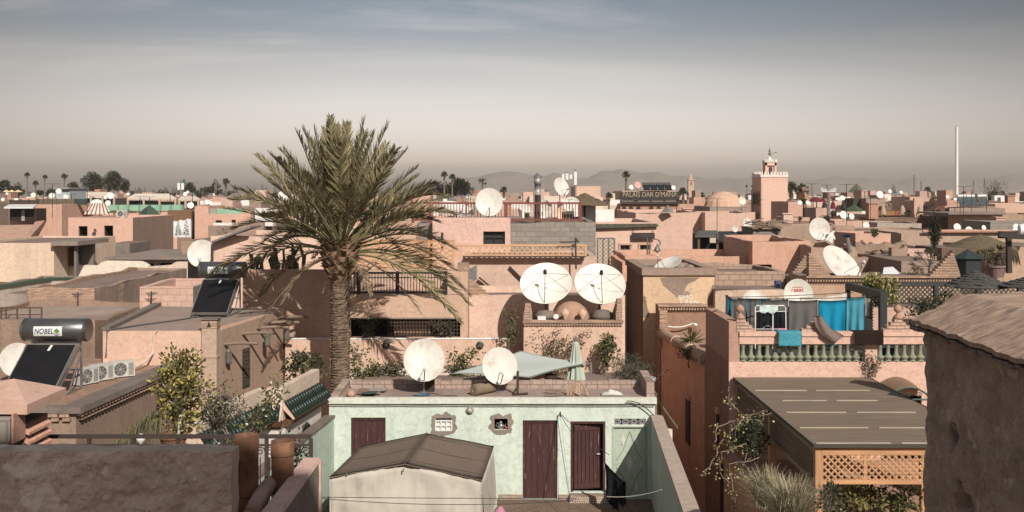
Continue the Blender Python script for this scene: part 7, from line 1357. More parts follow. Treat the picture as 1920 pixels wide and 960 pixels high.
# ruined adobe
AR = thing('ruined_wall', 'ruined adobe room with broken wall tops and a dark interior', 'ruin', P(1655, 490, 50)); y = 50
def broken(mm, p0, p1, pt, pb, yy, th, n=16, amp=4):
    pts = [P(p0 + (p1 - p0) * i / n, pt + amp * mnoise.noise((p0 * .1 + i * .9, pt * .1, 0)) * 2, yy) for i in range(n + 1)]; mm.extr([P(p0, pb, yy)] + [P(p1, pb, yy)] + pts[::-1], (0, th, 0))
m = MB(); broken(m, 1600, 1672, 482, 540, 50, .4, 14, 2); broken(m, 1672, 1701, 466, 540, 50, .45, 8, 3); broken(m, 1604, 1700, 456, 540, 54.5, .4, 18, 4); m.hexa([P(1604, 540, 50.5), P(1608, 540, 50.5), P(1608, 540, 54.4), P(1604, 540, 54.4)], [P(1604, 470, 50.5), P(1608, 470, 50.5), P(1608, 458, 54.4), P(1604, 458, 54.4)]); m.hexa([P(1695, 540, 50.46), P(1701, 540, 50.46), P(1701, 540, 54.4), P(1695, 540, 54.4)], [P(1695, 462, 50.46), P(1701, 462, 50.46), P(1701, 456, 54.4), P(1695, 456, 54.4)]); m.build('wall', plaster(K(180, 142, 112), .25, .3, .7), AR)
m = MB()
for i in range(9): a = P(R.uniform(1625, 1660), R.uniform(470, 480), R.uniform(50.6, 53)); m.bar(a, a + V((R.uniform(-1, 1), R.uniform(-.5, .5), R.uniform(-.1, .2))), .12, .05)
m.build('plank', M_WOODD, AR)
hpx('adobe_house', 'low adobe house with a broken corner and a leaning pipe', 'house', 1521, 1604, 462, 49, 6, plaster(K(196, 154, 122), .2, .25, .6), par=.5, amp=.2); t = thing('pipe', 'pale pipe leaning on the broken adobe corner', 'pipe', P(1593, 470, 48.8)); MB().tube([P(1594, 474, 48.8), P(1588, 444, 48.8)], .1, 8).build('tube', M_STEEL, t); MB().lathe([(.16, 0), (.2, .08), (0, .14)], P(1588, 444, 48.8), 8).build('cap', M_BLACK, t)
# ================================================================== LEFT far
GSC = flat(K(140, 190, 156), .8, 0, .2, 1.2); FENCE = wood((.075, .062, .05), .5, 'z', .9)
hpx('veranda_house', 'pink house with a dark wooden veranda under a thin white awning', 'house', 18, 116, 383, 100, 10, plaster(K(222, 150, 126), .12, .2, .3, K(216, 172, 130), .6), par=.2)
t = thing('veranda', 'dark timber veranda with a thin white awning at the far left', 'veranda', P(42, 413, 99)); m = MB(); m.box(X(19, 98), X(70, 98), 98, 99.9, Z(414, 98), Z(391, 98)); m.build('timber_wall', wood((.03, .018, .014), .5), t); m = MB(); m.hexa([P(7, 391, 97), P(62, 391, 97), P(70, 386, 99.5), P(16, 386, 99.5)], [q + V((0, 0, .12)) for q in (P(7, 391, 97), P(62, 391, 97), P(70, 386, 99.5), P(16, 386, 99.5))]); m.build('awning', M_WHITE, t); MB().box(X(41, 98), X(47, 98), 97.9, 97.99, Z(414, 98), Z(394, 98)).build('door', flat((.3, .3, .32), .5), t)
for a, b, t0, t1, d, lb, mt in ((19, 72, 375, 382.5, 102, 'dark reed fence on the left pink veranda house roof', FENCE), (73, 140, 373, 383, 103, 'brown reed fence on the far left rooftops', wood((.16, .12, .085), .5)), (141, 162, 373, 384, 103.5, 'dark green panel fence beside the reed fences', flat((.03, .05, .04), .8))):
    m = MB(); x0, x1 = X(a, d), X(b, d); m.box(x0, x1, d, d + .08, Z(t1, d), Z(t0, d)); t = thing('fence', lb, 'fence', ((x0 + x1) / 2, d, Z(t1, d))); m.build('panel', mt, t); m = MB(); n = int((x1 - x0) / .8)
    for i in range(n + 1): x = x0 + (x1 - x0) * i / n; m.box(x - .04, x + .04, d - .1, d - .003, Z(t1, d), Z(t0, d) + .06)
    m.build('post', mt, t)
hpx('green_screen_house', 'pink house wall below the long green screen', 'house', 116, 332, 396, 110, 12, plaster(K(232, 160, 136), .1, .15, .2), par=0, amp=0)
t = thing('fence', 'long pale green screen fence on the pink house roof', 'fence', P(230, 396, 110)); MB().box(X(120, 110), X(344, 110), 109.9, 110.1, Z(395.5, 110), Z(384, 110)).build('screen', GSC, t); m = MB()
for i in range(12): x = X(121 + i * 20, 109.8); m.box(x - .06, x + .06, 109.75, 109.89, Z(396, 110), Z(383.5, 110))
m.build('post', flat(K(120, 160, 132), .8), t)
t = thing('pavilion_tent', 'beige pleated pavilion tent with red seams left of the green roof', 'tent', P(184, 402, 104)); CV = cloth(K(222, 206, 184), .9, 8, .1); m = MB(); m.hexa([P(157, 402, 104), P(209, 402, 104), P(209, 402, 107), P(157, 402, 107)], [P(172, 381, 105), P(198, 381, 105), P(198, 381, 106), P(172, 381, 106)]); m.build('canopy', CV, t); m = MB()
for i in range(6): u = (i + .5) / 6; m.tube([P(157 + 52 * u, 402, 103.9), P(172 + 26 * u, 381, 104.9)], .05, 4)
m.build('seam', flat((.2, .09, .06), .8), t); tinydish(180, 381, 108, 22, 'broad pale dish just behind the beige pavilion tent', None, (.1, -.7, .7))
t = thing('green_roof_tent', 'dark green pointed roof pavilion on the far left terraces', 'pavilion', P(280, 404, 100)); m = MB(); c = P(280, 404, 101); MB().lathe([(1.15, 0), (.55, .62), (0, .98)], c, 4, sq=.8).build('canopy', flat((.035, .06, .04), .8), t); MB().tube([c, c + V((0, 0, 1.3))], .03, 5).build('pole', M_WOODD, t)
for px, w, lb in ((240, 1.0, 'flat brown parasol left of the dark green pavilion'), (214, .7, 'brown open parasol beside the single roof air conditioner')): parasol('parasol', lb, P(px, 399, 98), w, .25, Z(412, 98), flat((.09, .075, .05), .9), M_WOODD, 2, group=None)
t = thing('reed_screen', 'brown reed screen above a white cloth in front of two little trees', 'screen', P(337, 445, 90)); MB().box(X(314, 90), X(359, 90), 90, 90.2, Z(414, 90), Z(394, 90)).build('reeds', wood((.20, .11, .06), .6), t); pts = [(323, 445), (358, 445), (358, 411), (352, 410), (345, 414), (338, 412), (332, 416), (323, 415)]; MB().extr([P(a, b, 89.9) for a, b in pts], (0, .08, 0)).build('cloth', cloth(K(240, 240, 240), .8, 5), t)
MB().box(X(360, 90), X(364, 90), 90, 96, 0, Z(396, 90)).build('dark_gap', flat((.03, .02, .018), .9), t)
for px, pt, lb in ((334, 415, 'small layered conifer left before the white cloth'), (349, 411, 'small layered conifer right before the white cloth')): conifer(px, pt, 445, 11, 87, lb, 'two small conifers before the white cloth', M_TREEG, 10)
hpx('orange_house', 'salmon house with two barred windows and a green roof screen', 'house', 365, 470, 401, 88, 9, plaster(K(230, 156, 130), .1, .15, .25), par=.2, front=[(404, 416, 413, 422, 'grille'), (434, 442, 412, 422, 'grille')])
hpx('orange_house_block', 'taller salmon stair block left of the green roof screen', 'house', 365, 391, 386, 89, 5, plaster(K(230, 156, 130), .1, .15, .25), par=.2)
t = thing('fence', 'short green and grey roof screen on the salmon house', 'fence', P(421, 401, 88)); MB().box(X(392, 88), X(452, 88), 88.3, 88.4, Z(401, 88) - .1, Z(391, 88)).build('screen', GSC, t); MB().box(X(392, 88), X(405, 88), 88.2, 88.29, Z(401, 88) - .1, Z(391, 88)).build('grey_panel', flat((.28, .28, .24), .8), t)
shrub('shrub', 'sparse leafless shrub and aerial before the salmon house', 'plant', P(422, 436, 80), (.75, .5, .7), 160, .14, .07, leafm((.12, .09, .05), (.25, .19, .1)), P(422, 455, 80), 10)
hpx('tile_band_house', 'low ochre house with a green tiled edge left of the palm', 'house', 340, 412, 452, 66, 8, plaster(K(186, 140, 106), .2, .3, .4), par=.1)
t = thing('tin_shed', 'pale grey blue tin shed with a flat roof on the left skyline', 'shed', P(118, 372, 130)); MB().box(X(105, 130), X(131, 130), 130, 135, 2, Z(355, 130)).build('wall', flat(K(186, 194, 196), .6), t); MB().box(X(103, 130), X(133, 130), 129.5, 135.5, Z(354.5, 130), Z(351.5, 130)).build('roof', flat(K(150, 150, 146), .6), t); MB().box(X(107, 130), X(130, 130), 129.9, 129.97, Z(357, 130), Z(355, 130)).build('vent_gap', M_BLACK, t)
def mtent(px0, px1, pt, pb, d, label, mat=None):
    t = thing('marquee', label, 'marquee', P((px0 + px1) / 2, pb, d)); m = MB(); w = (px1 - px0) * .16; m.hexa([P(px0, pb - 4, d), P(px1, pb - 4, d), P(px1 + 1, pb - 4, d + 8), P(px0 + 1, pb - 4, d + 8)], [P(px0 + w, pt, d + 3), P(px1 - w, pt, d + 3), P(px1 - w, pt, d + 5), P(px0 + w, pt, d + 5)]); m.build('roof', mat or cloth(K(232, 214, 188), .9, 6), t); m = MB(); n = int((px1 - px0) / 4)
    m.box(X(px0, d), X(px1, d), d - .05, d + .05, Z(pb - 1.5, d), Z(pb - 4, d)); 
    for i in range(n): a = px0 + (px1 - px0) * i / n; m.box(X(a, d), X(a + 2.4, d), d - .05, d + .05, Z(pb, d), Z(pb - 1.5, d))
    m.build('valance', cloth(K(216, 196, 170), .9, 6), t); m = MB()
    for i in range(4): a = px0 + 2 + (px1 - px0 - 4) * i / 3; m.bar(P(a, pb + 14, d), P(a, pb - 3, d), .25)
    m.build('post', flat(K(200, 170, 140), .8), t); return t
mtent(238, 331, 363, 376, 150, 'long cream marquee roof with scalloped edge on the left skyline'); mtent(147, 216, 360, 370, 152, 'pale marquee behind the beige tent with dark underside'); mtent(334, 374, 368, 377, 140, 'smaller cream marquee at the right of the long marquee'); mtent(1610, 1641, 396, 413, 104, 'white peaked marquee with dark studs among the right rooftops', cloth(K(244, 236, 224), .9, 6))
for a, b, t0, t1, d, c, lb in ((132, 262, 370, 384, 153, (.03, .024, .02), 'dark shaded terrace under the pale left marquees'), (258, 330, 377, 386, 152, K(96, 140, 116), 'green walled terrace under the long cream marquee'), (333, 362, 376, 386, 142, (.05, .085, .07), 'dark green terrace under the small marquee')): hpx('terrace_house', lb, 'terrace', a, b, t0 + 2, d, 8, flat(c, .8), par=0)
for px, pt, pb, w, d, lb in ((51, 328, 372, 12, 240, 'tall thin palm, tallest of the left skyline palms'), (67, 344, 372, 13, 230, 'shorter thin palm on the left skyline between two taller ones'), (84, 332, 370, 11, 245, 'thin palm third from the left on the skyline'), (121, 331, 358, 14, 235, 'palm with a full head above the tin shed'), (203, 353, 374, 20, 200, 'bushy palm in front of the big dark tree')): fanpalm(px, pt, w, pb, d, lb, None, True)
tree(212, 340, 42, 40, 260, 'large spreading dark tree on the left skyline, right half', leafm((.028, .032, .02), (.062, .064, .042), (.095, .092, .062)), pyb=372, n=2600, lf=.055, clumps=22); tree(176, 344, 44, 42, 262, 'large spreading dark tree on the left skyline, left half', leafm((.03, .034, .022), (.068, .07, .046), (.1, .098, .066)), pyb=372, n=1800, lf=.06, clumps=16); tree(232, 350, 22, 30, 255, 'dark tree at the right shoulder of the big tree', None, pyb=372, n=900, lf=.08)
tree(142, 352, 30, 30, 250, 'dark round tree between the tin shed and the big tree', None, pyb=374, n=1000, lf=.07)
for px, py, w, h, d, lb in ((12, 352, 42, 32, 280, 'dark tree at the left end of the skyline'), (36, 356, 26, 24, 282, 'dark tree right of the leftmost skyline tree'), (75, 361, 18, 14, 285, 'low dark tree under the thin palms, left'), (96, 360, 20, 16, 285, 'low dark tree left of the tin shed')): tree(px, py, w, h, d, lb, None, pyb=376, n=800, lf=.08)
# centre skyline trees
for px, py, w, h, d, lb in ((838, 354, 62, 32, 210, 'broad very dark tree behind the palm on the right'), (868, 350, 50, 36, 208, 'dense dark tree left of the red railing dish'), (800, 363, 40, 18, 214, 'low dark tree at the right edge of the palm crown')): tree(px, py, w, h, d, lb, leafm((.012, .017, .009), (.03, .038, .018), (.05, .056, .028)), pyb=385, n=1500, lf=.06, clumps=14)
fanpalm(833, 328, 16, 365, 205, 'palm left of a close pair above the dark trees'); fanpalm(848, 333, 16, 372, 203, 'palm with a hanging skirt, right of the close pair'); fanpalm(905, 342, 20, 365, 120, 'sparse palm behind the large railing dish', None, False, None, 22); fanpalm(945, 357, 17, 372, 130, 'short palm right of the large railing dish'); fanpalm(1174, 329, 18, 358, 108, 'palm with a thick shaggy neck above the hotel'); fanpalm(1142, 368, 17, 395, 90, 'low palm left of the dark hotel sign')
fanpalm(1484, 354, 30, 405, 165, 'palm right behind the pink minaret'); fanpalm(1504, 358, 30, 405, 168, 'dark palm second right of the minaret'); fanpalm(1313, 367, 18, 380, 190, 'small palm right of the distant slim minaret'); fanpalm(1400, 349, 6, 370, 420, 'tiny palm left of the minaret, nearer the mountains'); fanpalm(1410, 349, 5, 372, 420, 'tiny palm just touching the left of the minaret'); fanpalm(1281, 362, 22, 385, 150, 'bushy palm right of the hotel sign'); fanpalm(1507, 380, 18, 410, 110, 'drooping palm in front of the two round dishes', None, False)
fanpalm(1739, 357, 16, 380, 300, 'palm with wide head left of the tall white pole')
shrub('dead_tree', 'bare spreading tree with brown twigs on the right skyline', 'tree', P(1863, 352, 200), (3.4, 2, 2.0), 420, .7, .05, leafm((.06, .045, .035), (.11, .085, .065)), P(1862, 380, 200), 20, None, .2); tree(1865, 370, 56, 22, 195, 'dark green bush under the bare tree on the right', None, pyb=390, n=900, lf=.06)
conifer(1675, 345, 365, 9, 320, 'narrow dark cypress on the right skyline'); conifer(404, 335, 366, 22, 260, 'dark layered conifer at the left of the palm crown'); fanpalm(424, 342, 18, 366, 250, 'palm beside the dark conifer left of the palm crown'); conifer(441, 346, 364, 9, 265, 'small conifer tip left of the palm crown'); tree(388, 358, 26, 20, 262, 'dark tree left of the layered conifer', None, pyb=372, n=700, lf=.08)
tree(358, 352, 20, 24, 250, 'rounded tree right of the green lantern tower', None, pyb=370, n=700, lf=.09)
for k, (px, pt, w) in enumerate(((254, 351, 8), (262, 350, 13), (271, 352, 8), (325, 349, 9), (332, 350, 10), (338, 352, 8), (492, 345, 8), (499, 348, 8), (515, 350, 10), (527, 353, 10), (380, 352, 9), (478, 352, 9), (288, 355, 10), (310, 351, 16), (301, 354, 15))): conifer(px, pt, 368, w, 330 + k, 'small dark skyline conifer among the hazy far trees', 'small dark skyline conifers', None, 7)
t = thing('lantern_tower', 'dark green lantern shaped tower top on the left skyline', 'tower', P(345, 368, 250)); m = MB(); c = P(345, 372, 250); H = 30 / F * 250; MB().lathe([(.35, 0), (.3, 1.9)], c, 10).build('shaft', flat((.1, .11, .1), .8), t); MB().lathe([(.3, 1.9), (1.15, 2.5), (1.2, 2.56), (.5, 2.6), (.5, 2.95), (.35, 3.5), (.3, 4.2), (.1, 4.6), (0, 4.7)], c, 12).build('lantern', flat((.05, .09, .07), .7), t)
# ================================================================== RIGHT far rooftops
def flatroof(*a, **k): return hpx(*a, **k)
hpx('pink_terrace_house', 'pink block with a white pillar just right of the minaret', 'house', 1478, 1510, 378, 120, 8, plaster(K(226, 150, 132), .08, .1, .15), par=.2)
hpx('cream_terrace_house', 'long cream terrace wall with closed parasols right of the minaret', 'house', 1512, 1600, 377, 125, 9, plaster(K(230, 196, 164), .08, .12, .2), par=.2)
hpx('pink_cube_house', 'small bright pink cube below the maroon parasol', 'house', 1530, 1554, 390, 108, 5, M_PINK, par=.1)
for px, py, w, d, lb, c in ((1531, 378, .95, 109, 'maroon open parasol above the bright pink cube', (.12, .03, .035)),): parasol('parasol', lb, P(px, py, d), w * 1.2, .45, Z(392, d), cloth(c), M_WOODD, 2)
for px, d, c, lb in ((1546, 112, (.05, .035, .03), 'closed dark parasol left on the cream terrace wall'), (1562, 112, (.14, .03, .035), 'closed maroon parasol on the cream terrace wall'), (1582, 112, (.05, .04, .035), 'closed dark parasol right on the cream terrace wall'), (1656, 98, K(190, 160, 130), 'closed beige parasol left before the striped screens'), (1692, 98, K(190, 160, 130), 'closed beige parasol right before the striped screens'), (1725, 97, K(190, 160, 130), 'closed beige parasol beside the dark stair')): b = P(px, 397 if d > 100 else 408, d); t = thing('closed_parasol', lb, 'parasol', b); MB().lathe([(.3, .3), (.2, .9), (.03, 1.15), (0, 1.2)], b, 9).build('canopy', cloth(c), t); MB().tube([b, b + V((0, 0, .4))], .04, 5).build('pole', M_WOODD, t)
t = hpx('green_roof_house', 'house with a large pyramidal green tiled roof on the right skyline', 'house', 1588, 1620, 367, 170, 8, M_PINKD, par=0); MB().lathe([(2.3, 0), (0, 2.3)], P(1606, 370, 173), 4).build('pyramid_roof', stained((.105, .11, .075), (.075, .075, .05), .8, .5, 3), t)
t = hpx('green_roof_house', 'low green tiled pyramid roof in front of the cream terrace', 'house', 1586, 1616, 397, 106, 5, M_PINK, par=0); MB().lathe([(1.35, 0), (0, .82)], P(1601, 398, 107.5), 4).build('pyramid_roof', stained((.05, .075, .035), (.08, .085, .04), .7, .5, 4), t)
t = hpx('dark_kiosk_house', 'dark arched roof kiosk beside the big green tiled roof', 'kiosk', 1600, 1622, 372, 118, 4, flat((.04, .033, .03), .8), par=.1)
hpx('adobe_block_house', 'rough adobe wall in the middle of the right rooftops', 'house', 1624, 1661, 372, 116, 8, plaster(K(186, 156, 132), .2, .25, .4), par=.1)
hpx('dark_terrace', 'shaded dark terrace with clutter right of the adobe wall', 'terrace', 1661, 1706, 387, 114, 6, plaster(K(140, 106, 84), .2), par=.3)
for a, b, c, lb in ((1624, 1640, (.27, .12, .06), 'orange brown reed screen panel at the left end of the row'), (1640.5, 1655, (.2, .09, .05), 'darker brown reed screen panel second in the row'), (1657, 1678, (.27, .15, .06), 'golden reed screen panel in the middle of the row'), (1678.5, 1693, (.24, .09, .055), 'reddish reed screen panel in the row'), (1693.5, 1710, (.24, .13, .055), 'golden brown reed screen panel at the right end of the row')): solid('reed_screen', MB().box(X(a, 100), X(b, 100), 100, 100.15, Z(404, 100), Z(394, 100)).box(X(a, 100), X(b, 100), 99.95, 99.99, Z(394.6, 100), Z(394, 100)), wood(c, .7), lb, 'screen', 'row of reed screens')
hpx('screen_house', 'pink parapet wall below the row of reed screens', 'house', 1622, 1712, 403, 100.2, 6, M_PINK, par=0); hpx('reed_wall_house', 'long brown reed fence along a low roof', 'house', 1640, 1729, 409, 93, 4, wood((.2, .12, .08), .6), par=0); hpx('grey_low_house', 'long pale grey low wall across the right rooftops', 'house', 1645, 1728, 418, 86, 6, plaster(K(196, 176, 154), .15, .25, .3), par=.1)
hpx('pink_tower_house', 'tall narrow pink twin towers beside the dark roof stair', 'house', 1706, 1731, 369, 102, 5, M_PINK, par=.2, front=[(1712, 1714.5, 372, 378, 'hole')]); hpx('pink_tower_house', 'slimmer pink tower with a dark lamp left of the roof stair', 'house', 1714, 1729, 376, 99, 3, M_PINK, par=.1)
t = thing('roof_stair', 'dark sloping open stair climbing to the right rooftops', 'stair', P(1740, 410, 98)); m = MB(); m.bar(P(1728, 408, 98), P(1754, 384, 98), .28, .35)
for i in range(9): q = P(1728, 408, 98).lerp(P(1754, 384, 98), i / 8); m.bar(q, q + V((0, 0, .9)), .05)
m.bar(P(1728, 401, 98), P(1754, 377, 98), .07); m.build('flight', wood((.06, .03, .022), .6), t)
hpx('red_terrace_house', 'dark red open terrace room right of the roof stair', 'house', 1752, 1772, 386, 103, 4, flat((.11, .05, .035), .9), par=.1, front=[(1755, 1763, 394, 407, 'hole')])
hpx('solar_roof_house', 'pink house carrying a long row of solar heaters', 'house', 1770, 1868, 388, 112, 9, M_PINK, par=.1)
FS = MB()
def farsolar(px, d, label, w=1.0):
    t = thing('solar_water_heater', label, 'solar heater', P(px, 390, d), 'solar heaters on the right rooftops'); a, b = X(px - 9 * w, d), X(px + 9 * w, d); z = Z(386, d); m = MB(); m.hexa([(a, d, z), (b, d, z), (b, d + .8, z + .75), (a, d + .8, z + .75)], [(a, d, z + .06), (b, d, z + .06), (b, d + .8, z + .81), (a, d + .8, z + .81)]); m.build('collector', flat((.06, .075, .08), .3), t); MB().lathe([(.0, 0), (.19, .02), (.19, b - a - .12), (0, b - a - .1)], (a + .05, d + .9, z + 1.0), 12, (1, 0, 0)).build('tank', flat(K(206, 204, 200), .4), t)
    m = MB()
    for x in (a + .1, b - .1): m.bar((x, d + .9, z - .4), (x, d + .9, z + 1), .05)
    m.build('frame', M_STEEL, t)
for px, lb in ((1809, 'white tank solar heater, left of the right rooftop row'), (1826, 'white tank solar heater, middle of the right rooftop row'), (1847, 'white tank solar heater, right of the right rooftop row')): farsolar(px, 110, lb)
farsolar(1633, 150, 'white tank solar heater beside the big green tiled roof', 1.15)
hpx('cube_house', 'bright salmon cube house with a shaded left wing', 'house', 1805, 1857, 403, 88, 7, plaster(K(232, 166, 138), .06, .1, .2), par=0); hpx('cube_house', 'shaded grey annexe with two small windows left of the salmon cube', 'house', 1776, 1804.5, 407, 91, 6, plaster(K(120, 96, 82), .1), par=0, front=[(1786, 1790, 412, 422, 'hole'), (1795, 1799, 412, 418, 'hole')]); solid('roof_slab', MB().box(X(1772, 88), X(1880, 88), 87.3, 94, Z(402, 87.5), Z(399, 87.5)), M_CONC, 'thin concrete slab over the salmon cube house', 'roof')
hpx('clay_roof_house', 'broad low adobe house with a rubble roof at the right', 'house', 1780, 1885, 390, 105, 8, plaster(K(176, 148, 124), .25, .3, .5), par=.2); hpx('adobe_far_house', 'plain adobe building at the right picture edge', 'house', 1880, 1990, 402, 96, 8, plaster(K(184, 144, 112), .2, .25, .4), par=.2); hpx('pink_far_house', 'long pink parapet house at the right picture edge', 'house', 1866, 1990, 382, 118, 8, plaster(K(222, 162, 138), .1, .15, .2), par=.3)
hpx('grey_block_house', 'grey block wall beside two small dishes at the right edge', 'house', 1857, 1990, 416, 80, 5, M_BLOCK, par=.1); hpx('long_adobe_house', 'long shaded adobe roof hollow in the right middle', 'house', 1600, 1785, 432, 70, 7, plaster(K(196, 158, 128), .18, .25, .4), par=.1); hpx('long_tan_house', 'low tan wall with a pink pipe on top at the right', 'house', 1690, 1990, 436, 64, 5.5, plaster(K(196, 160, 130), .2, .25, .5), par=.8, amp=.1)
hpx('pink_step_house', 'long pink low wall with roof plants right of the lone dish', 'house', 1604, 1670, 438, 60, 4, plaster(K(228, 156, 130), .1, .15, .2), par=.2); hpx('pink_dish_house', 'pink house with small chimneys carrying three white dishes', 'house', 1565, 1634, 414, 88, 6, M_PINK, par=.2); hpx('red_plant_house', 'dull red roof wall with potted plants right of the minaret foot', 'house', 1478, 1562, 418, 84, 6, plaster(K(150, 100, 86), .12), par=.2); hpx('pink_foot_house', 'pink wall at the foot of the minaret on the right', 'house', 1478, 1518, 408, 92, 5, M_PINK, par=.2)
hpx('step_house', 'pink roof strips and white slats right of the ruined adobe', 'house', 1702, 1756, 466, 56, 4, plaster(K(226, 170, 150), .1, .15, .2), par=.2); hpx('step_house', 'lower pink roof strip with a dark hollow below', 'house', 1705, 1756, 476, 53, 2.5, plaster(K(226, 176, 156), .1, .15, .2), par=.3); hpx('grey_flat_house', 'flat grey roof under the small thin tree', 'house', 1690, 1766, 490, 46, 6, plaster(K(170, 142, 118), .2), par=0)
solid('pink_pipe', MB().tube([P(1730, 434, 63.8), P(1900, 433.5, 63.8)], .1, 8), M_PINKD, 'long pink pipe along the low tan wall', 'pipe')
tree(1752, 432, 24, 76, 50, 'tall narrow dark tree standing among the right rooftops', leafm((.022, .024, .016), (.055, .052, .034), (.09, .082, .055)), None, 515, 1700, .05, 20)
tree(1640, 436, 14, 22, 59, 'small upright cactus like bush on the pink low wall', M_VINE, pyb=445, n=300, lf=.12)
for px, py, w, h, d, lb in ((1530, 416, 22, 10, 82, 'low green bush on the dull red roof wall, left'), (1548, 410, 24, 16, 83, 'green bush on the dull red roof wall beside the lamp pole'), (1562, 402, 14, 16, 84, 'leafy roof plant left of the three white dishes'), (1500, 410, 10, 14, 82, 'small potted roof tree right of the minaret'), (1700, 401, 14, 9, 97, 'green roof bush before the golden reed screens'), (1650, 408, 14, 8, 97, 'low roof bush at the left of the reed screens'), (1705, 486, 10, 14, 52, 'grey green bush beside the pink roof strips')): tree(px, py, w, h, d, lb, M_TREEM, pyb=py + h * .6, n=260, lf=.1)
t = thing('lamp_pole', 'tall grey pole with twin rectangular floodlights right of the minaret', 'lamp', P(1554, 415, 90)); MB().tube([P(1554, 420, 90), P(1554, 360, 90)], .1, 8).tube([P(1541, 360, 90), P(1565, 360, 90)], .06, 6).build('pole', M_STEEL, t); m = MB()
for a, b, s in ((1539, 1551, 1), (1555, 1568, -1)): m.hexa([P(a, 358, 90), P(b, 360, 90), P(b, 359, 90.8), P(a, 357, 90.8)], [P(a, 352 if s > 0 else 357, 90), P(b, 356 if s > 0 else 351, 90), P(b, 355 if s > 0 else 350, 90.8), P(a, 351 if s > 0 else 356, 90.8)])
m.build('floodlight', flat(K(196, 196, 190), .5), t)
# ---- small dishes on the far roofs
DL = [(30, 375, 104, 8, 'small white dish at the far left beside the reed fence'), (5, 374, 112, 7, 'white dish at the extreme left edge of the skyline'), (13, 363, 140, 5, 'tiny dish under the left cafe parasols'), (62, 366, 112, 10, 'white dish left of the tin shed, larger'), (97, 367, 112, 11, 'white dish overlapping the foot of the tin shed, left'), (110, 359, 125, 11, 'white dish in front of the tin shed wall'), (123, 369, 112, 9, 'half hidden dish at the right foot of the tin shed'), (207, 367, 112, 13, 'large white dish at the right of the pale marquee'), (198, 370, 112, 8, 'smaller dish left of the large marquee dish'), (202, 381, 107, 11, 'white dish right behind the beige pavilion tent'), (240, 364, 130, 6, 'tiny dish left of the long cream marquee'), (347, 364, 130, 8, 'white dish above the small cream marquee'), (352, 360, 135, 5, 'tiny dish beside the lantern tower foot'), (357, 385, 95, 13, 'white dish left of the tall salmon stair block'), (388, 379, 95, 10, 'white dish, left of a cluster above the green roof screen'), (394, 380, 96, 7, 'small dish, right of the cluster above the green roof screen'), (378, 380, 97, 7, 'small dish left of the cluster near the salmon block'), (396, 387, 94, 9, 'low white dish behind the salmon house screen'), (530, 368, 60, 20, 'white dish, left of a pair seen through the palm'), (552, 369, 61, 19, 'white dish, right of a pair seen through the palm'), (560, 395, 62, 12, 'white dish low behind the palm fronds'), (588, 402, 60, 12, 'white dish behind the lower left palm fronds'), (678, 400, 60, 14, 'dark rimmed dish behind the right palm fronds'), (1500, 380, 108, 9, 'round dish left of two above the cream terrace'), (1515, 380, 108, 9, 'round dish with a red stripe above the cream terrace'), (1569, 373, 118, 6, 'small dish left of the big green tiled roof'), (1580, 371, 118, 10, 'white dish at the foot of the big green tiled roof'), (1650, 365, 116, 15, 'bright white dish above the rough adobe wall'), (1669, 359, 160, 8, 'white dish left of the dark cypress'), (1690, 361, 160, 7, 'small dish right of the dark cypress'), (1633, 387, 113, 8, 'white dish at the left foot of the adobe wall'), (1572, 402, 87, 8, 'half hidden dish, left of three on the pink house'), (1582, 403, 86.5, 16, 'white dish, largest of three on the pink house'), (1597, 406, 86.5, 12, 'white dish, right of three on the pink house'), (1624, 423, 84, 13, 'white dish hanging on the pink house wall'), (1795, 426, 80, 15, 'white dish left before the salmon cube house'), (1817, 432, 79, 15, 'half hidden white dish low before the salmon cube house'), (1845, 427, 79, 10, 'small white dish before the right of the salmon cube'), (1906, 426, 78, 14, 'white dish above the grey block wall at the right edge'), (1919, 424, 78, 10, 'dish cut by the right picture edge'), (1777, 369, 130, 7, 'small dish left of the tall white pole foot'), (1703, 377, 104, 6, 'small dish left of the pink twin towers'), (1598, 416, 86, 0, '')]
for px, py, d, w, lb in DL:
    if w: tinydish(px, py, d, w, lb, None, (R.uniform(0, .35), -.93, R.uniform(.15, .45)), flat(K(90, 80, 74), .6) if 'dark rimmed' in lb else None)
for px, w, lb in ((12, 1.0, 'yellow cafe parasol leftmost on the far left terrace'), (22, .9, 'yellow cafe parasol in the middle of the far left terrace'), (34, 1.1, 'yellow cafe parasol rightmost on the far left terrace')): parasol('parasol', lb, P(px, 360, 145), w * .55, .3, Z(372, 145), cloth(K(226, 196, 140)), M_WOODD, 2)
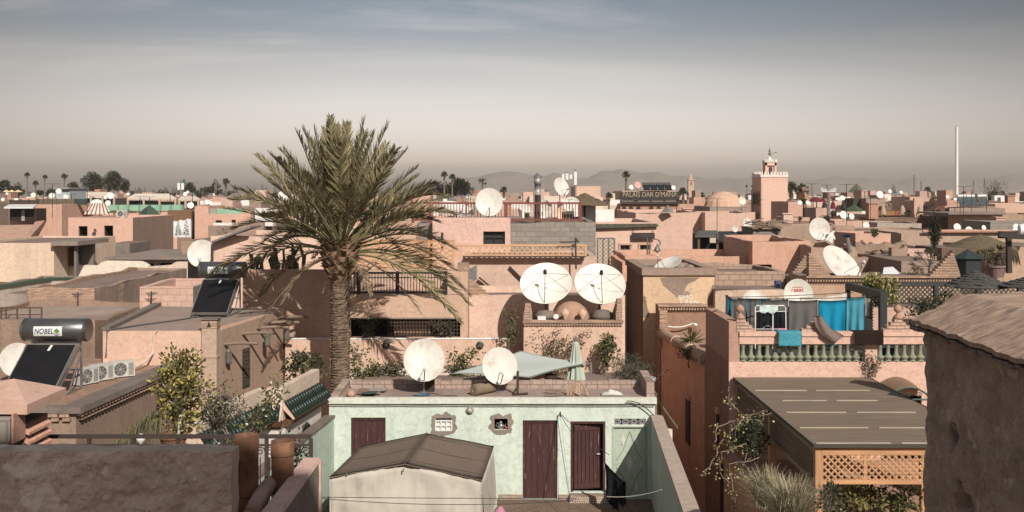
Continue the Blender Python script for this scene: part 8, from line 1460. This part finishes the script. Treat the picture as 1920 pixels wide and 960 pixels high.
# ================================================================== filler town
cols = [K(226, 160, 138), K(214, 146, 120), K(206, 166, 138), K(228, 190, 160), K(186, 146, 118), K(232, 206, 178), K(198, 120, 98), K(172, 140, 118), K(222, 178, 156)]
names = ['pink', 'salmon', 'tan', 'pale sand', 'adobe brown', 'cream white', 'brick red', 'grey brown', 'rose']
FM = [plaster(c, .14, .2, .2) for c in cols]; WIN = flat((.035, .028, .025), .8); WHT = flat(K(240, 232, 222), .6)
def filler(px, py, wpx, d, zone):
    if d < 175 and any(a < px + wpx and px < b and d < dd for a, b, dd in ((1404, 1482, 150), (1160, 1282, 95), (1584, 1640, 118), (1322, 1404, 104))): return
    i = R.randrange(len(cols)); w = wpx / F * d; x0 = X(px, d); dep = R.uniform(5, 10) * (1 + d / 400); zt = Z(py, d)
    nm = 'flat_roofed_house'; lb = '%s flat roofed house in the hazy %s' % (names[i], zone); r = thing(nm, lb, 'house', (x0 + w / 2, d + dep / 2, 0), lb + 's')
    m = MB(); m.box(x0, x0 + w, d, d + dep, 0, zt); th_ = .2
    for a, b, c, e in ((x0, x0 + w, d, d + .25), (x0, x0 + .25, d + .251, d + dep - .251), (x0 + w - .25, x0 + w, d + .251, d + dep - .251), (x0, x0 + w, d + dep - .25, d + dep)): m.box(a, b, c, e, zt + .002, zt + R.uniform(.25, .6))
    if R.random() < .6: a = x0 + w * R.uniform(.1, .6); m.box(a, a + min(3.5, w * .35), d + 1, d + 4, zt + .003, zt + R.uniform(1.2, 2.4))
    m.build('wall', FM[i], r)
    if d < 420 and R.random() < .92:
        q = MB(); n = R.randint(2, 4)
        for k in range(n): a = x0 + w * (k + .4) / n; zz = zt - R.uniform(.8, 1.6); q.box(a, a + R.uniform(.6, 1.1), d - .03, d + .02, zz - R.uniform(.7, 1.3), zz)
        q.build('window', WIN, r, each=True)
    if R.random() < .5:
        q = MB(); a = x0 + w * R.uniform(.1, .7); q.box(a, a + R.uniform(.8, 2), d + .5, d + 1.4, zt + .01, zt + R.uniform(.7, 1.3)); q.build('water_tank', WHT, r)
R.seed(11)
def row(d0, d1, p0, p1, y0, y1, step, zone):
    p = p0
    while p < p1:
        w = step * R.uniform(.6, 1.5); filler(p, R.uniform(y0, y1), w, R.uniform(d0, d1), zone); p += w * R.uniform(.85, 1.15)
row(66, 84, 390, 800, 424, 446, 60, 'middle distance behind the palm'); row(86, 112, 380, 790, 398, 418, 52, 'town behind the palm'); row(120, 160, 380, 960, 384, 398, 40, 'left centre town'); row(175, 240, -60, 960, 375, 388, 34, 'left town skyline')
row(60, 75, 880, 1140, 420, 440, 60, 'centre behind the railing'); row(85, 130, 930, 1170, 392, 408, 42, 'centre behind the steel chimney'); row(150, 220, 930, 1420, 378, 392, 34, 'centre skyline'); row(250, 360, 930, 1960, 370, 378, 28, 'mountain side skyline')
row(122, 150, 1478, 1960, 382, 396, 34, 'right town'); row(165, 235, 1478, 1960, 374, 384, 30, 'right far town'); row(400, 620, 930, 1960, 366.5, 372, 22, 'farthest right skyline'); row(300, 420, -60, 560, 369, 374, 40, 'farthest left skyline'); row(100, 125, 1270, 1420, 388, 400, 40, 'centre left of the minaret')
hpx('hall', 'pale pink crenellated hall behind the thatched parasol', 'hall', 1078, 1126, 349, 140, 10, plaster(K(232, 176, 148), .06, .1, .15), par=.3); hpx('pink_centre_house', 'pale pink terrace block left of the steel chimney', 'house', 981, 1030, 360, 120, 10, plaster(K(226, 172, 148), .06, .1, .15), par=.2); hpx('white_centre_house', 'cream block with an open gallery behind the steel chimney', 'house', 993, 1052, 368, 112, 8, plaster(K(236, 214, 190), .06, .1, .15), par=.2)
t = hpx('domed_house', 'adobe house with a low pink ribbed dome left of the minaret', 'house', 1331, 1402, 388, 104, 9, plaster(K(176, 150, 128), .2, .3, .4), par=0); MB().lathe([(2.05, 0), (1.85, .6), (1.3, 1.15), (.6, 1.5), (0, 1.6)], P(1357, 388, 108), 16).build('dome', plaster(K(222, 160, 130), .1, .1, .3), t)
for k in range(26): px = R.uniform(935, 1900); d = R.uniform(330, 640); tree(px, 371 - R.uniform(0, 4), R.uniform(8, 22), R.uniform(6, 10), d, 'small dark tree tuft in the distant hazy skyline', M_TREED, 'distant skyline tree tufts', 376, 110, .13, 6)
for k in range(30): px = R.uniform(0, 800); d = R.uniform(290, 420); tree(px, 367 - R.uniform(0, 5), R.uniform(10, 24), R.uniform(7, 14), d, 'low dark tree in the hazy left skyline', M_TREED, 'hazy left skyline trees', 376, 150, .12, 6)
for k, (px, pt, d, lb) in enumerate(((1727, 339, 700, 'distant lattice mast left of the white pole'), (1825, 339, 600, 'distant pale tower mast right of the white pole'), (1846, 335, 500, 'distant thin mast at the right before the mountains'), (1714, 328, 900, 'very faint tall mast before the right mountains'))):
    t = thing('mast', lb, 'mast', P(px, 370, d)); m = MB(); b, a = P(px, 372, d), P(px, pt, d); w = .0009 * d
    for s in (-1, 1): m.bar(b + V((s * w, 0, 0)), a + V((s * w * .3, 0, 0)), .0003 * d)
    for i in range(8): q0, q1 = b.lerp(a, i / 8), b.lerp(a, (i + 1) / 8); m.bar(q0 + V((w * (1 - i / 9), 0, 0)), q1 - V((w * (1 - i / 9), 0, 0)), .0002 * d)
    m.build('lattice', M_RUST, t)
# rooftop clutter: aerials and little vent stacks
def clutter(px, py, d, k):
    b = P(px, py, d); h = R.uniform(1.3, 2.6)
    if k % 3:
        m = MB(); m.tube([b - V((0, 0, .5)), b + V((0, 0, h))], .022 * d / 70, 4); a = R.uniform(0, pi)
        for j in range(4): z = h * (1 - .05 * j); q = V((cos(a + (j > 0) * 1.57), sin(a + (j > 0) * 1.57), 0)) * (.6 - .1 * j); o = V((cos(a), sin(a), 0)) * .25 * (j - 1.5) * (j > 0); m.tube([b + o - q + V((0, 0, z if not j else h)), b + o + q + V((0, 0, z if not j else h))], .011 * d / 70, 3)
        solid('aerial', m, M_IRON, 'thin dark television aerial standing on a distant rooftop', 'aerial', 'television aerials on the far rooftops')
    else:
        w = R.uniform(.25, .5); m = MB(); m.box(b.x - w, b.x + w, d - w, d + w, b.z - .4, b.z + .9); m.box(b.x - w - .08, b.x + w + .08, d - w - .08, d + w + .08, b.z + .905, b.z + 1.0); solid('roof_vent', m, FM[k % 9], 'small capped vent stack on a distant rooftop', 'chimney', 'capped vent stacks on the far rooftops')
for k in range(60): d = R.uniform(88 if k % 3 == 0 else 72, 130); clutter(R.uniform(880 if k % 4 else 20, 1900 if k % 4 else 440), HZ + R.uniform(1.2, 3.2) / d * F, d, k)
# mountains
def ridge(name, prof, d, dep, seed):
    m = MB(); nu = 300; ps = sorted(prof)
    def h(px):
        for (a, ya), (b, yb) in zip(ps, ps[1:]):
            if a <= px <= b: t = (px - a) / (b - a); t = t * t * (3 - 2 * t); return ya + (yb - ya) * t
        return ps[0][1] if px < ps[0][0] else ps[-1][1]
    p0, p1 = ps[0][0], ps[-1][0]
    def fn(u, v):
        px = p0 + (p1 - p0) * u; top = CH + (HZ - h(px)) / F * d; k = sin(pi * v) ** 1.2 if v < .999 else 0
        n = mnoise.fractal(V((px * .02, v * 4, seed)), 1, 2, 6); yy = d + dep * (v - .5); base = -2; z = base + (top - base) * k * (1 + .10 * n * (1 - abs(v - .5))) + (top * .03) * n * k
        return V(((px - 960) / F * d * (yy / d), yy, z))
    m.grid(fn, nu, 26); struct(name, m, plaster((.32, .265, .23), .25, 0, 0, None, .55, .004), smooth=True)
ridge('mountains', [(700, 366), (800, 352), (880, 336), (925, 324), (965, 323), (1000, 330), (1020, 334), (1040, 326), (1060, 330), (1090, 334), (1140, 322), (1165, 318), (1185, 321), (1200, 323), (1230, 319), (1260, 328), (1300, 333), (1340, 336), (1380, 334), (1420, 332), (1470, 340), (1520, 338), (1570, 333), (1620, 336), (1660, 341), (1720, 335), (1770, 339), (1820, 338), (1860, 334), (1900, 326), (1960, 330), (2100, 340)], 3300, 900, 1.7)
ridge('foothills', [(760, 366), (850, 358), (930, 345), (1000, 347), (1100, 340), (1190, 333), (1260, 341), (1330, 349), (1400, 345), (1480, 352), (1560, 350), (1650, 353), (1760, 350), (1850, 346), (1940, 342), (2100, 352)], 2500, 500, 5.2)
# ================================================================== ground, air, light, sky, camera
struct('ground', MB().quad((-9000, -200, 0), (9000, -200, 0), (9000, 12000, 0), (-9000, 12000, 0)), plaster((.16, .115, .085), .3, 0, .3, None, .6, .05))
hz = MB().box(-4200, 4200, -60, 4300, -1, 110)
HMAT = bpy.data.materials.new('haze'); HMAT.use_nodes = True; nt = HMAT.node_tree; nt.nodes.clear(); o = nt.nodes.new('ShaderNodeOutputMaterial'); v = nt.nodes.new('ShaderNodeVolumePrincipled')
v.inputs['Color'].default_value = HAZE_C; v.inputs['Density'].default_value = HAZE_D; v.inputs['Anisotropy'].default_value = 0.0; nt.links.new(v.outputs[0], o.inputs['Volume'])
struct('haze', hz, HMAT, 'stuff')
LD = V((-.42, 1, -.8)).normalized()
sl = bpy.data.lights.new('sun', 'SUN'); sl.energy = 4.6; sl.angle = radians(.5); sl.color = (1, .95, .86)
so = bpy.data.objects.new('sun', sl); COL.objects.link(so); so.rotation_euler = LD.to_track_quat('-Z', 'Y').to_euler(); so.location = (40, -60, 80)
W = bpy.data.worlds.new('World'); SC.world = W; W.use_nodes = True; nt = W.node_tree; nt.nodes.clear()
def N(t, **k):
    o = nt.nodes.new(t)
    for a, b in k.items(): setattr(o, a, b)
    return o
L = nt.links.new
out = N('ShaderNodeOutputWorld'); bg = N('ShaderNodeBackground'); bg.inputs[1].default_value = .09; L(bg.outputs[0], out.inputs[0])
sky = N('ShaderNodeTexSky', sky_type='NISHITA'); sky.sun_disc = False; S = -LD; sky.sun_elevation = math.asin(S.z); sky.sun_rotation = atan2(S.x, S.y); sky.air_density = 1.2; sky.dust_density = 2.5; sky.ozone_density = 1.5
tc = N('ShaderNodeTexCoord'); sp = N('ShaderNodeSeparateXYZ'); L(tc.outputs['Generated'], sp.inputs[0])
def M(op, a, b=None, c=None, clamp=False):
    o = N('ShaderNodeMath', operation=op); o.use_clamp = clamp
    for i, q in enumerate((a, b, c)):
        if q is None: continue
        if isinstance(q, (int, float)): o.inputs[i].default_value = q
        else: L(q, o.inputs[i])
    return o.outputs[0]
zz = M('MAXIMUM', sp.outputs[2], 0.0); den = M('ADD', zz, .085)
cv = N('ShaderNodeCombineXYZ'); L(M('DIVIDE', sp.outputs[0], den), cv.inputs[0]); L(M('DIVIDE', sp.outputs[1], den), cv.inputs[1])
mp = N('ShaderNodeMapping'); mp.inputs['Scale'].default_value = (.42, 1.0, 1); mp.inputs['Rotation'].default_value = (0, 0, radians(14)); L(cv.outputs[0], mp.inputs[0])
def noise(sc, det, ro, dist=0):
    o = N('ShaderNodeTexNoise'); o.inputs['Scale'].default_value = sc; o.inputs['Detail'].default_value = det; o.inputs['Roughness'].default_value = ro; o.inputs['Distortion'].default_value = dist; L(mp.outputs[0], o.inputs[0]); return o.outputs[0]
def ramp(f, st):
    o = N('ShaderNodeValToRGB'); e = o.color_ramp.elements
    while len(e) < len(st): e.new(.5)
    for i, (p, c) in enumerate(st): e[i].position = p; e[i].color = (c, c, c, 1) if not isinstance(c, tuple) else (*c, 1)
    L(f, o.inputs[0]); return o.outputs[0]
def mix(f, a, b):
    o = N('ShaderNodeMix', data_type='RGBA')
    for s, q in ((o.inputs[0], f), (o.inputs[6], a), (o.inputs[7], b)):
        if isinstance(q, (int, float)): s.default_value = q
        elif isinstance(q, tuple): s.default_value = (*q, 1)
        else: L(q, s)
    return o.outputs[2]
wisps = ramp(noise(.8, 9, .62, .6), [(.36, 0.), (.72, 1.)]); broad = ramp(noise(.28, 3, .5), [(.3, 0.), (.7, 1.)])
# thin overcast veil: thickest low in the sky and to the left, thinning with height
veil = ramp(zz, [(0., .97), (.10, .96), (.19, .88), (.3, .6), (1., .5)])
cover = M('ADD', veil, M('MULTIPLY', M('SUBTRACT', wisps, .5), M('MULTIPLY', zz, 1.6)), clamp=True)
dustc = ramp(zz, SK)
axd = M('SUBTRACT', sp.outputs[0], .02); azf = M('MAXIMUM', M('SUBTRACT', 1.0, M('MULTIPLY', M('MULTIPLY', axd, axd), 1.95)), .58); azf = M('MULTIPLY', azf, M('MINIMUM', M('MAXIMUM', M('SUBTRACT', 1.0, M('MULTIPLY', M('MULTIPLY', sp.outputs[0], M('MINIMUM', zz, .2)), 4.4)), .68), 1.06))
wr = M('MULTIPLY', M('ADD', M('SUBTRACT', wisps, .38), M('MULTIPLY', M('SUBTRACT', broad, .5), .5)), ramp(zz, [(0., 0.), (.05, .25), (.11, 1.), (1., 1.)]), clamp=True)
wr = M('MULTIPLY', wr, M('MULTIPLY_ADD', sp.outputs[0], -.9, .75), clamp=True)
clear = N('ShaderNodeMix', data_type='RGBA', blend_type='MULTIPLY'); clear.inputs[0].default_value = 1; L(sky.outputs[0], clear.inputs[6]); clear.inputs[7].default_value = (.72, .70, .66, 1)
sc_ = N('ShaderNodeVectorMath', operation='SCALE'); L(mix(wr, dustc, (.74, .70, .665)), sc_.inputs[0]); L(M('MULTIPLY', azf, 1 / .09), sc_.inputs['Scale'])
L(mix(cover, clear.outputs[2], sc_.outputs[0]), bg.inputs[0])
cam = bpy.data.cameras.new('camera'); co = bpy.data.objects.new('camera', cam); COL.objects.link(co); co.location = (0, 0, CH); co.rotation_euler = (pi / 2, 0, 0)
cam.sensor_width = 36; cam.lens = F / 1920 * 36; cam.shift_y = -(480 - HZ) / 1920; cam.clip_end = 20000; cam.clip_start = .1; SC.camera = co
vs = SC.view_settings; vs.view_transform = 'Standard'; vs.look = 'None'; vs.gamma = 1; vs.exposure = EXPO; vs.use_curve_mapping = False
SC.render.engine = 'CYCLES'; cy = SC.cycles; cy.use_denoising = True; cy.max_bounces = 5; cy.diffuse_bounces = 3; cy.volume_bounces = 0; cy.transparent_max_bounces = 6; cy.caustics_reflective = False; cy.caustics_refractive = False; cy.sample_clamp_indirect = 6
try: cy.denoiser = 'OPENIMAGEDENOISE'
except Exception: pass

# unseen block added behind the camera so the nearest walls fall in shade
house('shade_caster', 'slim pink block added unseen behind the viewpoint for shading the nearest walls', 'tower', 2.4, 8.5, -12, -9, 26.4, M_PINK, par=.4)
